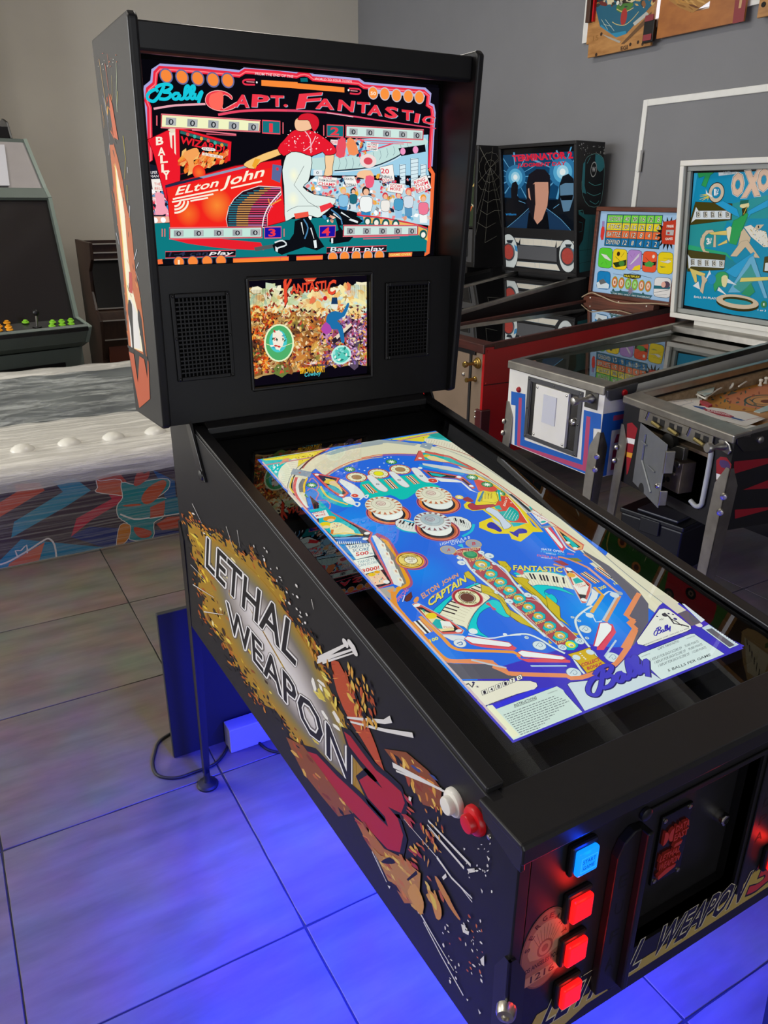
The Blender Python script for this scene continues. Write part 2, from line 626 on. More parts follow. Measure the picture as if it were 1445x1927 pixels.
for (x, y) in ((1.2, 3.6), (-1.6, 2.6)):
    r = thing('ceiling_lamp', 'white batten lamp on the ceiling above the machines' if x > 0 else 'white batten lamp on the ceiling left of the machines', 'lamp', (x, y, 3.64), kind=None)
    MB().box(x - .15, x + .15, y - .8, y + .8, 3.66, 3.73).build('lamp_body', m_lampbody, r)
    for s in (-1, 1):
        MB().cyl((x + s * .07, y - .72, 3.64), (x + s * .07, y + .72, 3.64), .016).build('tube', m_tubeglow, r, smooth=40)
# door with white frame in the grey wall
xw = ROOM_X1
d1 = MB().box(xw - 0.012, xw, 2.28, 3.17, 0.01, 2.105)
struct('door_1', d1, m_grey, 'grey door flush with the grey wall, inside a white frame')
t1 = thing('trim_1', 'narrow white door frame on the grey wall', None, (xw - .02, 2.7, 0), kind='structure')
MB().box(xw - 0.022, xw, 3.17, 3.205, 0, 2.14).build('jamb', m_white_trim, t1, bevel=.003)
MB().box(xw - 0.022, xw, 2.245, 2.28, 0, 2.14).build('jamb', m_white_trim, t1, bevel=.003)
MB().box(xw - 0.022, xw, 2.28, 3.17, 2.105, 2.14).build('header', m_white_trim, t1, bevel=.003)
MB().box(xw - 0.034, xw - .022, 3.158, 3.192, 1.755, 1.865).cyl((xw - .036, 3.166, 1.75), (xw - .036, 3.166, 1.87), .007).build('hinge', m_white_trim, t1, bevel=.002)
# ------------------------------------------------------------------ the big digital pinball machine
PW, PL = 0.60, 1.297
def zt(y): return 0.976 + 0.1457 * y
def zb(y): return 0.604 - 0.0308 * y
m_vinyl = mat('black_vinyl', '191819', 0.42, var=0.12, scale=40, spec=0.35)
m_black = mat('black_satin', '141314', 0.38, var=0.1, scale=25, spec=0.4)
m_matte = mat('black_matte', '0b0b0c', 0.75, spec=0.25)
m_gloss = mat('black_gloss', '0a0a0b', 0.18, spec=0.5)
m_blksteel = mat('black_powder_coat', '1a191a', 0.33, metal=0.0, var=0.1, scale=60, spec=0.55)
m_chrome = mat('chrome', 'd8d6d2', 0.16, metal=1.0)
m_steel = mat('brushed_steel', 'a9a6a0', 0.36, metal=1.0, var=0.12, scale=20, bump=0.05)
m_zinc = mat('zinc_bolt', 'cfc9bd', 0.3, metal=1.0)
m_rubber = mat('black_rubber', '0d0d0e', 0.6)
pm = thing('pinball_machine', 'large black digital pinball machine with two lit screens and blue glow underneath', 'pinball machine', (0.30, 0.65, 0))

def side(x0, x1):
    return MB().prism([(x0, 0, zb(0)), (x0, PL, zb(PL)), (x0, PL, zt(PL)), (x0, 0, zt(0))], (x1 - x0, 0, 0))
pside = side(0, 0.018).build('side_panel', m_vinyl, pm, bevel=.002)
side(PW - 0.018, PW).build('side_panel', m_vinyl, pm, bevel=.002)
pfront = MB().frame(0.018, PW - .018, zb(0), 0.955, 0.197, 0.417, 0.680, 0.916, 0.0, 0.018).build('front_panel', m_vinyl, pm)
MB().box(0.018, PW - .018, PL - .018, PL, zb(PL), 1.12).build('back_panel', m_vinyl, pm)
MB().prism([(0.018, 0.018, zb(0)), (0.018, PL - .018, zb(PL)), (0.018, PL - .018, zb(PL) + .012), (0.018, 0.018, zb(0) + .012)], (PW - .036, 0, 0)).build('bottom_panel', m_matte, pm)
# lock bar with folded front lip
lb = MB().prism([(-.009, 0.064, 0.984), (-.009, -.010, 0.981), (-.009, -.014, 0.976), (-.009, -.014, 0.955), (-.009, -.010, 0.955), (-.009, -.009, .972), (-.009, 0.064, 0.972)], (PW + .018, 0, 0))
lb.build('lock_bar', m_blksteel, pm, bevel=.0025)
for sx in (-1, 1):
    x = -.0085 if sx < 0 else PW + .0025
    MB().prism([(x, -.012, .978), (x, .064, .982), (x, .055, .960), (x, .0, .944), (x, -.012, .944)], (.006, 0, 0)).build('lock_bar_end', m_blksteel, pm, bevel=.0015)
# side rails
for x0, x1 in ((0.002, 0.026), (PW - .026, PW - .002)):
    MB().prism([(x0, .064, zt(.064) - .002), (x0, 1.11, zt(1.11) - .002), (x0, 1.11, zt(1.11) + .007), (x0, .064, zt(.064) + .007)], (x1 - x0, 0, 0)).build('side_rail', m_blksteel, pm, bevel=.002)
MB().prism([(.026, 1.082, zt(1.082) - .004), (.026, 1.105, zt(1.105) - .004), (.026, 1.105, zt(1.105) + .016), (.026, 1.082, zt(1.082) + .010)], (PW - .052, 0, 0)).build('glass_channel', m_blksteel, pm, bevel=.002)
# playfield bay: dark tray, screen, glass
def pf(x, y, d): return (x, y, zt(y) - d)
bay = MB().add([pf(.018, .03, .034), pf(PW - .018, .03, .034), pf(PW - .018, 1.14, .034), pf(.018, 1.14, .034)], [(0, 1, 2, 3)])
bay.add([pf(.018, .03, .044), pf(PW - .018, .03, .044), pf(PW - .018, 1.14, .044), pf(.018, 1.14, .044)], [(3, 2, 1, 0)])
bay.build('playfield_tray', m_matte, pm)
for x0 in (.018, PW - .021):
    MB().prism([(x0, .03, zt(.03) - .034), (x0, 1.12, zt(1.12) - .034), (x0, 1.12, zt(1.12) - .003), (x0, .03, zt(.03) - .003)], (.003, 0, 0)).build('inner_blade', m_gloss, pm)
PX0, PX1, PY0, PY1 = 0.0895, 0.5265, 0.1265, 0.968
psc = MB().prism([pf(.075, .112, .034), pf(.075, .985, .034), pf(.075, .985, .0192), pf(.075, .112, .0192)], (.468, 0, 0)).build('playfield_screen', m_matte, pm)
m_sheet = glass_mat('sheet_glass', 'f6fbf8', 1.58)
gl = MB().add([pf(.024, .05, .0035), pf(PW - .024, .05, .0035), pf(PW - .024, 1.09, .0035), pf(.024, 1.09, .0035)], [(0, 1, 2, 3)])
gl.build('playfield_glass', m_sheet, pm)

# hinge arms of the backbox
for sx in (-1, 1):
    x0 = -.006 if sx < 0 else PW
    MB().prism([(x0, 1.030, 1.045), (x0, 1.058, 1.036), (x0, 1.075, 1.05), (x0, 1.150, 1.165), (x0, 1.118, 1.172)], (.006, 0, 0)).build('hinge_arm', m_blksteel, pm, bevel=.0012)
    MB().rev((x0 if sx < 0 else x0 + .006, 1.051, 1.055), (sx, 0, 0), [(0, .012), (.003, .011), (.005, .006), (.0055, .0015)], 18).build('hinge_bolt', m_blksteel, pm, smooth=40)

# ---- backbox
BX0, BX1 = -0.065, PW + 0.065
BB = [(1.034, 1.874), (1.090, 1.156), (1.104, 1.150), (1.338, 1.134), (1.338, 1.880), (1.045, 1.882)]
def bside(x0):
    return MB().prism([(x0, y, z) for y, z in BB], (.018, 0, 0))
bl = bside(BX0).build('backbox_side', m_vinyl, pm, bevel=.005, seg=3)
bside(BX1 - .018).build('backbox_side', m_vinyl, pm, bevel=.005, seg=3)
xi0, xi1 = BX0 + .018, BX1 - .018
MB().prism([(xi0, 1.052, 1.872), (xi0, 1.334, 1.876), (xi0, 1.334, 1.860), (xi0, 1.18, 1.840), (xi0, 1.062, 1.824), (xi0, 1.054, 1.828)], (xi1 - xi0, 0, 0)).build('hood', m_black, pm, bevel=.003)
MB().box(xi0, xi1, 1.318, 1.334, 1.15, 1.86).build('backbox_back', m_matte, pm)
MB().prism([(xi0, 1.108, 1.152), (xi0, 1.330, 1.138), (xi0, 1.330, 1.154), (xi0, 1.108, 1.168)], (xi1 - xi0, 0, 0)).build('backbox_floor', m_black, pm)
MB().box(.03, PW - .03, 1.112, 1.31, zt(1.2) - .04, 1.148).build('neck', m_black, pm)
SY = 1.106
sp = MB().frame(xi0, xi1, 1.166, 1.472, .140, .434, 1.209, 1.441, SY, SY + .016)
spk = sp.build('speaker_panel', m_black, pm)
MB().prism([(xi0, SY, 1.472), (xi0, SY + .016, 1.472), (xi0, SY + .075, 1.462), (xi0, SY + .075, 1.452), (xi0, SY + .016, 1.456)], (xi1 - xi0, 0, 0)).build('ledge', m_black, pm)
# backglass monitor
MON_Y = 1.170
mon = MB().box(xi0 + .001, xi1 - .001, MON_Y, MON_Y + .03, 1.44, 1.842).build('backglass_screen', m_gloss, pm)
MB().frame(xi0 + .001, xi1 - .001, 1.462, 1.842, -.030, .645, 1.440, 1.832, MON_Y - .006, MON_Y - .0005).build('screen_bezel', m_matte, pm)
# small screen, recessed with a bevelled rim
msc = MB().box(.128, .446, SY + .017, SY + .03, 1.2, 1.45).build('small_screen', m_gloss, pm)
rim = MB()
a = (.140, .434, 1.209, 1.441)
for p0, p1 in (((a[0], a[2]), (a[1], a[2])), ((a[1], a[2]), (a[1], a[3])), ((a[1], a[3]), (a[0], a[3])), ((a[0], a[3]), (a[0], a[2]))):
    rim.tube([(p0[0], SY, p0[1]), (p1[0], SY, p1[1])], .0045, 8)
rim.build('screen_rim', m_blksteel, pm, smooth=60)
# speakers
def speaker(x0, x1, z0, z1):
    y = SY
    fr = MB().frame(x0, x1, z0, z1, x0 + .009, x1 - .009, z0 + .009, z1 - .009, y - .0065, y)
    g = fr.build('speaker_grille', m_black, pm, bevel=.002)
    MB().box(x0 + .008, x1 - .008, y - .0012, y, z0 + .008, z1 - .008).build('grille_backing', mat('grille_black', '040404', .9, spec=.1), g)
    lat = MB()
    nx, nz = 13, 19
    for i in range(1, nx):
        x = x0 + .009 + (x1 - x0 - .018) * i / nx
        lat.box(x - .0013, x + .0013, y - .0048, y - .0028, z0 + .009, z1 - .009)
    for k in range(1, nz):
        z = z0 + .009 + (z1 - z0 - .018) * k / nz
        lat.box(x0 + .009, x1 - .009, y - .0052, y - .0026, z - .0014, z + .0014)
    lat.build('mesh', m_black, g)
    for (x, z) in ((x0 + .005, z0 + .005), (x1 - .005, z0 + .005), (x0 + .005, z1 - .005), (x1 - .005, z1 - .005), (x0 + .005, (z0 + z1) / 2), (x1 - .005, (z0 + z1) / 2)):
        MB().rev((x, y - .0064, z), (0, -1, 0), [(0, .0032), (.0012, .0028), (.002, .0012)], 10).build('screw', m_blksteel, g, smooth=50)
speaker(-.022, .100, 1.244, 1.419)
speaker(.468, .590, 1.244, 1.419)

# ---- legs
def leg(cx, cy, sx, sy, foot, ztop, mtl, boltm, root, fm, frame=None, w=.052, nb=2, b0=.095):
    """corner leg of bent sheet: sx,sy point from the corner into the cabinet"""
    fx, fy = foot
    mb = MB(); t = .0035
    h0 = .045
    d = Vector((fx - cx, fy - cy, 0))
    def P(z, along, off):
        k = 1 - (z - h0) / (ztop - h0) if z < ztop else 0
        return Vector((cx + d.x * k, cy + d.y * k, z)), k
    prof = [(ztop, w * .28), (ztop - w * 1.4, w), (ztop - .20, w), (h0 + .02, max(w * .62, .018)), (h0, max(w * .5, .016))]
    for ax in (0, 1):
        outer = []; inner = []
        for z, ww in prof:
            p, k = P(z, 0, 0)
            o = Vector((-sx * t, -sy * t, 0))
            outer.append(p + o)
            q = p + o + (Vector((sx * (ww + t), 0, 0)) if ax == 0 else Vector((0, sy * (ww + t), 0)))
            inner.append(q)
        pts = outer + inner[::-1]
        off = Vector((0, sy * t, 0)) if ax == 0 else Vector((sx * t, 0, 0))
        mb.prism(pts, off)
    lo = mb.build('leg', mtl, root, frame)
    p = Vector((fx, fy, 0))
    MB().rev((fx + sx * .006, fy + sy * .006, 0.0), (0, 0, 1), [(0, .030), (.006, .031), (.012, .027), (.017, .012), (.024, .010), (.032, .010), (.05, .009)], 20).build('foot', fm, lo, frame, smooth=35)
    for i in range(nb):
        z = ztop - b0 - .055 * i
        k = 1 - (z - h0) / (ztop - h0)
        b = Vector((cx + d.x * k - sx * .0015, cy + d.y * k - sy * .0015, z))
        MB().rev(b, (-sx, -sy, 0), [(0, .012), (.007, .012), (.012, .010), (.013, .005), (.010, .0045)], 14).build('bolt', boltm, lo, frame, smooth=40)
    return lo
leg(0, 0, 1, 1, (-.012, -.03), .798, m_blksteel, m_zinc, pm, m_rubber, nb=2, w=.022, b0=.073)
leg(PW, 0, -1, 1, (PW + .012, -.03), .798, m_blksteel, m_zinc, pm, m_rubber, w=.022, b0=.073)
leg(0, PL, 1, -1, (.006, PL + .045), .86, m_blksteel, m_zinc, pm, m_rubber, w=.030, nb=0)
leg(PW, PL, -1, -1, (PW - .006, PL + .045), .86, m_blksteel, m_zinc, pm, m_rubber, w=.030, nb=0)
for z in (.795, .735):
    MB().rev((.010, PL + .004, z), (0, 1, 0), [(0, .010), (.007, .010), (.011, .008), (.012, .004)], 14).build('leg_bolt', m_zinc, pm, smooth=40)

# ---- flipper buttons on the left side
def round_button(y, z, c, nm):
    m = mat(nm, c, 0.3, spec=0.5)
    b = MB().rev((0, y, z), (-1, 0, 0), [(0, .0185), (.0035, .0185), (.0065, .0165), (.008, .0125)], 30).build('flipper_button', m, pm, smooth=35)
    MB().rev((0, y, z), (-1, 0, 0), [(.004, .0115), (.014, .0115), (.0155, .0105), (.0158, .008)], 26).build('plunger', m, b, smooth=35)
    return b
tag(round_button(.1175, .931, 'efeae0', 'white_plastic'), 'white round push button')
tag(round_button(.0765, .938, 'd3121c', 'red_plastic'), 'red round push button')
for dz in (0.012, -.004):
    MB().rev((0, .052, .938 + dz), (-1, 0, 0), [(0, .0035), (.0015, .003), (.002, .001)], 10).build('screw', m_zinc, pm, smooth=40)

# ---- lit square buttons on the front
m_redglow = mat('red_button_glow', '400000', 0.3, emit='ff1414', estr=1.6)
m_blueglow = mat('blue_button_glow', '001040', 0.3, emit='0a7bff', estr=1.7)
def sq_button(x, z, glow, h=.0155, lbl=None):
    b = MB().box(x - .020, x + .020, -.009, 0, z - .022, z + .022).build('lit_button', m_black, pm, bevel=.003)
    c = MB().box(x - h, x + h, -.016, -.008, z - h * 1.12, z + h * 1.12).build('button_cap', glow, b, bevel=.003, seg=3)
    if lbl: tag(b, lbl)
    return b
sb = sq_button(.0885, .9125, m_blueglow, lbl='blue lit start button')
sq_button(.091, .838, m_redglow); sq_button(.092, .766, m_redglow); sq_button(.093, .692, m_redglow)
sq_button(.490, .706, m_redglow)
def glowlamp(x, z, col, pw):
    d = bpy.data.lights.new('button_light', 'POINT'); d.energy = pw; d.color = col; d.shadow_soft_size = .008
    o = bpy.data.objects.new('button_light', d); COL.objects.link(o); o.parent = pm
    o.location = Vector((x, -.019, z)) - Vector((.30, .65, 0))
glowlamp(.0885, .929, (.0, .05, 1), .10)
for x, z in ((.091, .838), (.092, .766), (.093, .692), (.490, .706)):
    glowlamp(x, z + .018, (1, .02, .01), .05)
st = Art((.0885, -.0162, .9125), (1, 0, 0), (0, 0, 1), (0, -1, 0)).metres()
st.text('START', (-.0095, .001), (.0095, .001), (-.0095, .0065), '0a2a70', .0)
st.text('GAME', (-.0085, -.008), (.0085, -.008), (-.0085, -.0025), '0a2a70', .0)
st.line([(-.0115, -.0105), (.0115, -.0105), (.0115, .0095), (-.0115, .0095)], .6, '53d8ff', closed=True)
st.build('button_lettering', print_mat('button_print', emit=0.9), sb)

# ---- coin door in its deep frame
dy = .030
dr = MB().box(.190, .424, dy, dy + .01, .672, .924).build('coin_door', m_vinyl, pm)
cut = MB()
for (x0, x1, z0, z1) in ((.191, .197, .674, .922), (.417, .423, .674, .922), (.197, .417, .674, .680), (.197, .417, .916, .922)):
    cut.box(x0, x1, .004, dy, z0, z1)
cut.build('door_frame', m_black, pm)
MB().prism([(.425, -.003, .660), (.438, -.003, .660), (.438, -.003, .926), (.195, -.003, .926), (.195, -.003, .918), (.425, -.003, .918)], (0, .003, 0)).build('door_flange', m_black, pm, bevel=.001)
# hinge-side guard with cut letters
gd = MB().prism([(.140, -.012, .655), (.176, -.012, .650), (.176, -.012, .915), (.165, -.012, .916), (.150, -.012, .905), (.142, -.012, .885)], (0, .012, 0)).build('door_guard', m_black, pm, bevel=.0015)
MB().box(.176, .186, -.022, 0, .652, .914).build('guard_rib', m_black, gd, bevel=.002)
MB().rev((.190, -.001, .923), (0, -1, 0), [(0, .009), (.004, .009), (.006, .005)], 14).build('guard_screw', m_blksteel, gd, smooth=40)
MB().box(.168, .196, -.010, 0, .640, .652).build('guard_foot', m_black, gd, bevel=.002)
for ch, z in zip('EUFA', (.062, .018, -.030, -.078)):
    ga = Art((.157, -.0122, .78), (1, 0, 0), (0, 0, 1), (0, -1, 0)).metres()
    ga.text(ch, (-.007, z - .009), (.007, z - .009), (-.007, z + .012), '0a0a0a')
    ga.build('guard_letter', print_mat('dark_print', rough=.6), gd)
for ch, z in zip('FDPA', (.052, .020, -.012, -.044)):
    gb = Art((.452, -.0002, .80), (1, 0, 0), (0, 0, 1), (0, -1, 0)).metres()
    gb.text(ch, (-.008, z - .008), (.008, z - .008), (-.008, z + .008), '060606')
    gb.build('flange_letter', print_mat('dark_print', rough=.6), pm)
# plate with raised red emblem
pl_ = MB().box(.264, .323, dy - .0045, dy, .738, .858).build('emblem_plate', m_gloss, dr, bevel=.0015)
for (x, z) in ((.270, .850), (.316, .853), (.270, .745), (.317, .741)):
    MB().rev((x, dy - .0045, z), (0, -1, 0), [(0, .0036), (.0014, .0034), (.002, .002)], 12).build('plate_screw', m_zinc, dr, smooth=40)
m_redraised = mat('red_raised_letters', 'b03128', 0.5)
def raised(t, x0, x1, z0, z1, shx=0, d=.004, y=dy - .0045, m=None, par=None, name='raised_letters'):
    vs, fs = text_mesh(t, .02)
    mb = MB(); n = len(vs)
    P = [Vector((x0 + (x1 - x0) * a + shx * b, y, z0 + (z1 - z0) * b)) for a, b in vs]
    ed = {}
    for f in fs:
        for i in range(len(f)):
            e = (f[i], f[(i + 1) % len(f)]); ed[e] = ed.get(e, 0) + 1
    F = [tuple(f) for f in fs] + [tuple(i + n for i in f[::-1]) for f in fs]
    for (i, j) in ed:
        if (j, i) not in ed: F.append((i, j, j + n, i + n))
    mb.add([p - Vector((0, d, 0)) for p in P] + P, F)
    return mb.build(name, m or m_redraised, par)
raised('DATA', .290, .317, .823, .835, 0, par=dr)
raised('EAST', .290, .317, .808, .820, 0, par=dr)
for cx_, fl in ((.2735, 1), (.283, -1)):
    em = MB()
    pts = [(cx_ - .004 * fl, dy - .0085, .822 + .0115)]
    for i in range(9):
        a = math.pi / 2 - math.pi * i / 8
        pts.append((cx_ - .004 * fl + .0085 * math.cos(a) * fl, dy - .0085, .822 + .0115 * math.sin(a)))
    em.prism(pts, (0, .004, 0)).build('raised_emblem', m_redraised, dr)
raised('LETHAL', .268, .307, .782, .793, .002, par=dr)
raised('WEAPON', .268, .309, .766, .778, .002, par=dr)
MB().prism([(.272, dy - .009, .750), (.302, dy - .009, .758), (.304, dy - .009, .763), (.285, dy - .009, .764), (.270, dy - .009, .757)], (0, .0045, 0)).build('raised_emblem', m_redraised, dr)
MB().prism([(.292, dy - .009, .797), (.306, dy - .009, .797), (.308, dy - .009, .803), (.294, dy - .009, .803)], (0, .0045, 0)).build('raised_emblem', m_redraised, dr)
lk = MB().rev((.391, dy, .800), (0, -1, 0), [(0, .0095), (.012, .0095), (.014, .0085), (.0142, .0052), (.010, .0048)], 22).build('door_lock', m_chrome, dr, smooth=30)
MB().rev((.391, dy - .0102, .800), (0, -1, 0), [(0, .0042), (.003, .0042), (.0035, .003)], 14).build('lock_core', m_matte, lk)
# ---- blue LED strips under the cabinet
m_led = mat('blue_led', '001080', 0.4, emit='1020ff', estr=12.0)
for (x0, x1, y0, y1) in ((.06, .07, .08, 1.16), (.53, .54, .08, 1.16)):
    ym = (y0 + y1) / 2
    MB().prism([(x0, y0, zb(y0) - .001), (x0, y1, zb(y1) - .001), (x0, y1, zb(y1) - .007), (x0, y0, zb(y0) - .007)], (x1 - x0, 0, 0)).build('led_strip', m_led, pm)
def underlight(x, y, sx, sy, pw):
    d = bpy.data.lights.new('led_light', 'AREA'); d.shape = 'RECTANGLE'; d.size = sx; d.size_y = sy; d.energy = pw; d.color = (.008, .02, 1.0)
    o = bpy.data.objects.new('led_light', d); COL.objects.link(o); o.parent = pm
    o.location = Vector((x, y, zb(y) - .012)) - Vector((.30, .65, 0))
underlight(.10, .60, .03, 1.05, 62); underlight(.50, .60, .03, 1.05, 62)

# power cable looping on the floor behind the leg
cp = [(300, 1395), (291, 1418), (288, 1440), (296, 1458), (316, 1464), (340, 1462), (368, 1452), (400, 1440), (418, 1424), (430, 1402), (431, 1380)]
F0 = (0, 0, .0045)
pts = [tuple(pixel(p, F0, (0, 0, 1))) for p in [(326, 1377)] + cp]
def cr3(pts, k=5):
    out = []
    n = len(pts)
    for i in range(n - 1):
        p = [Vector(pts[max(i - 1, 0)]), Vector(pts[i]), Vector(pts[i + 1]), Vector(pts[min(i + 2, n - 1)])]
        for j in range(k):
            t = j / k
            out.append(0.5 * (2 * p[1] + (p[2] - p[0]) * t + (2 * p[0] - 5 * p[1] + 4 * p[2] - p[3]) * t * t + (3 * p[1] - p[0] - 3 * p[2] + p[3]) * t ** 3))
    out.append(Vector(pts[-1]))
    return out
cb = MB().tube(cr3(pts), .0045, 8).build('power_cable', m_rubber, None, smooth=60)
tag(cb, 'black power cable looping on the floor around the rear leg', 'cable')
cb2 = MB().tube(cr3([tuple(pixel(p, F0, (0, 0, 1))) for p in [(488, 1398), (505, 1411), (530, 1416), (560, 1412), (590, 1400)]]), .0045, 8).build('power_cable', m_rubber, None, smooth=60)
tag(cb2, 'short piece of black cable on the blue-lit floor beside the pale box', 'cable')
bd = MB().box(-.041, .56, 1.50, 1.518, 0, .502).build('board', mat('dark_blue_board', '14151c', .55, var=.08), None, bevel=.002)
tag(bd, 'upright dark board standing on the floor behind the rear leg', 'board')
wb = MB().box(.118, .46, 1.435, 1.490, 0, .085).build('storage_box', mat('pale_box', '8d8992', .6, var=.05), None, bevel=.003)
tag(wb, 'low pale box on the floor in front of the dark board', 'box')
# ------------------------------------------------------------------ pictures of the digital pinball machine
m_screen = print_mat('lit_screen', rough=.3, emit=1.0)

# ---- backglass picture
a = Art((.30, MON_Y - .0002, 1.65), (1, 0, 0), (0, 0, 1), (0, -1, 0), clip=(-.327, .3445, -.186, .181), eps=6e-6); a.stag = 1
a.metres().poly([(-.325, -.20), (.340, -.20), (.340, .1805), (-.325, .1805)], '07060c')
a.full()
a.poly([(288, 132), (300, 125), (455, 132), (556, 138), (690, 152), (826, 166), (822, 330), (808, 485), (292, 500), (276, 300)], '0b0a12')
# teal lower ground
a.poly([(285, 420), (345, 420), (420, 415), (560, 412), (700, 405), (760, 418), (808, 430), (804, 476), (296, 488)], '0f7a80')
# frame
fr1 = [(290, 497), (284, 420), (275, 306), (283, 300), (282, 250), (281, 202), (276, 190), (279, 168), (291, 158), (293, 137), (300, 129), (380, 134), (450, 141), (461, 134), (520, 138), (558, 143), (564, 140), (572, 139), (580, 141), (588, 148), (674, 156), (684, 163), (798, 173), (806, 180), (804, 198), (812, 203), (814, 215), (811, 260), (808, 316)]
fr2 = [(808, 316), (815, 327), (811, 400), (805, 476), (797, 479)]
a.line([(x - 3 if x < 300 else x + 2, y - 3) for x, y in fr1], 11, 'a8a6dc')
a.line(fr1, 9, 'ec2a44')
a.line([(x + 1, y + 1) for x, y in fr1], 2.2, 'ff7a80')
a.line(fr2, 10, 'f5703e')
a.line([(292, 498), (286, 440), (277, 312)], 10, 'f5703e')
a.line([(288, 494), (306, 492)], 9, 'f5703e')
# top row: glasses lamps, lettering, striped bars
a.at(270, 110, 290)
for x, y in ((213, 163), (361, 174), (508, 187), (652, 200), (790, 206)):
    a.ell((x, y), 62, '6a6a9a'); a.ell((x, y), 50, 'f98a3c')
a.text('FROM THE END OF THE', (1046, 155), (1402, 182), (1048, 130), 'f6cfd6', .01)
a.line([(1045, 200), (960, 200), (932, 218), (955, 243), (1045, 246)], 3.2, 'e7324c', sm=3)
a.line([(965, 218), (1040, 222)], 1.6, 'f6a0a8'); a.ell((1062, 224), 8, 'ffffff')
a.poly([(1105, 202), (1445, 222), (1445, 282), (1105, 256)], 'fb8b3a')
a.script((25, 420), (555, 420), (25, 240), 5.6, '17c8dc')
a.line([(95, 472), (300, 440), (580, 428)], 3.6, 'eaa8b4', sm=3)
a.at(540, 110, 300)
a.poly([(0, 215), (520, 262), (520, 308), (0, 265)], 'fb8b3a')
a.text('WORLD TO YOUR TOWN', (250, 195), (585, 220), (252, 172), 'f6cfd6', .01)
a.line([(560, 272), (650, 278), (668, 300), (645, 322), (570, 316)], 3.2, 'e7324c', sm=3)
a.line([(575, 292), (640, 297)], 1.6, 'f6a0a8'); a.ell((558, 287), 8, 'ffffff')
a.poly([(120, 178), (185, 175), (190, 212), (125, 212)], '0c6a74')
a.poly([(735, 270), (1250, 330), (1250, 352), (735, 312)], 'b9bde6')
for x, y in ((780, 313), (886, 322), (993, 335), (1100, 342), (1200, 352)):
    a.ell((x, y), 46, 'c9c3cf'); a.ell((x, y), 39, 'fb9440')
a.text('50', (757, 332), (806, 334), (757, 300), 'fff2d8', .02)
# title lettering
def title(t, p0, p1, h, bold=.035):
    a.text(t, (p0[0] + 7, p0[1] + 5), (p1[0] + 7, p1[1] + 5), (h[0] + 7, h[1] + 5), '3f8fb4', bold)
    a.text(t, (p0[0] + 3, p0[1] + 2), (p1[0] + 3, p1[1] + 2), (h[0] + 3, h[1] + 2), 'ffd0d2', bold)
    a.text(t, p0, p1, h, 'f03a4c', bold)
a.at(270, 110, 290)
a.edge([(580, 395), (600, 335), (670, 303), (760, 310), (825, 350), (828, 385), (790, 352), (745, 350), (740, 470), (800, 450), (885, 405), (860, 460), (760, 492), (670, 482), (605, 445)], 1.2, 'ffb7b5', 'ef3c4a', sm=3)
a.poly([(645, 330), (740, 320), (735, 470), (650, 470), (615, 420), (620, 360)], 'ff6a5c', sm=3)
title('A', (845, 455), (990, 462), (860, 335)); title('P', (1010, 455), (1175, 460), (1020, 335)); title('T.', (1190, 452), (1350, 455), (1190, 345))
a.at(540, 110, 300)
title('F', (80, 458), (290, 440), (110, 322), .03)
for ch, p0, p1, h in (('A', (255, 455), (425, 465), (262, 358)), ('N', (455, 472), (600, 485), (470, 372)), ('T', (630, 490), (745, 495), (635, 392)), ('A', (725, 510), (860, 522), (735, 415)), ('S', (880, 535), (1000, 548), (890, 430)), ('T', (1040, 555), (1145, 565), (1040, 462)), ('I', (1150, 578), (1190, 585), (1165, 495)), ('C', (1215, 590), (1330, 598), (1230, 515))):
    title(ch, p0, p1, h)
a.at(270, 110, 290).line([(700, 528), (900, 495), (1150, 485), (1445, 490)], 4.4, 'ea4a66', sm=3)
a.at(540, 110, 300).line([(0, 472), (350, 490), (800, 555), (1350, 635)], 4.0, 'd8486a', sm=3, w1=2.2)
a.line([(360, 492), (600, 530)], 1.6, 'f2b8c8')
# coloured stadium background right of the player
a.poly([(430, 760), (520, 740), (1280, 690), (1275, 1000), (1290, 1060), (215, 1060), (215, 900)], '9fd0e8')
a.poly([(215, 905), (540, 890), (760, 850), (960, 780), (1250, 720), (1255, 800), (1100, 850), (980, 900), (760, 990), (430, 1020), (225, 1000)], 'c2e0dc', sm=2)
for i in range(11):
    x = 470 + i * 62; y = 900 - max(0, i - 2) * 17
    a.line([(x, y), (x + 12, y + 50), (x - 4, y + 105 - i * 3)], .7, '35506a')
a.line([(430, 1018), (760, 985), (980, 900), (1060, 840)], 2.4, '1a2030', sm=3)
a.line([(430, 1030), (760, 1000), (985, 912), (1070, 850)], 1.0, 'f4f4f0', sm=3)
a.line([(640, 850), (800, 820), (900, 790), (960, 770)], 2.6, 'e23a50', sm=3)
a.poly([(1010, 815), (1250, 780), (1258, 845), (1035, 885)], '0c0c14'); a.ell((1050, 842), 24, 'f29ac6'); a.ell((1165, 828), 25, 'f29ac6')
a.splat((430, 740, 720, 880), 60, 30, ['e8324c', 'f4b8a0', '1d3a5a', '3d86b4', 'f09a3a', 'ffffff'], 5)
a.poly([(465, 735), (530, 725), (520, 890), (440, 880)], 'ea5062', sm=2); a.poly([(545, 730), (605, 735), (650, 860), (560, 870)], 'f4915a', sm=2)
a.poly([(395, 735), (460, 738), (455, 785), (395, 782)], 'f4e6e4'); a.text('MORE', (402, 775), (455, 778), (402, 745), 'd83448')
a.poly([(722, 755), (830, 770), (820, 840), (720, 830)], 'f4f2ec')
for t, y, c in (('SCORE', 785, '28324a'), ('MORE', 806, 'd83448'), ('CHAMP', 828, '28324a')):
    a.text(t, (730, y), (815, y + 6), (730, y - 17), c, .01)
a.ell((735, 930), 75, 'f2dcd8', ry=50); a.ell((735, 930), 40, 'd84a5a', ry=26)
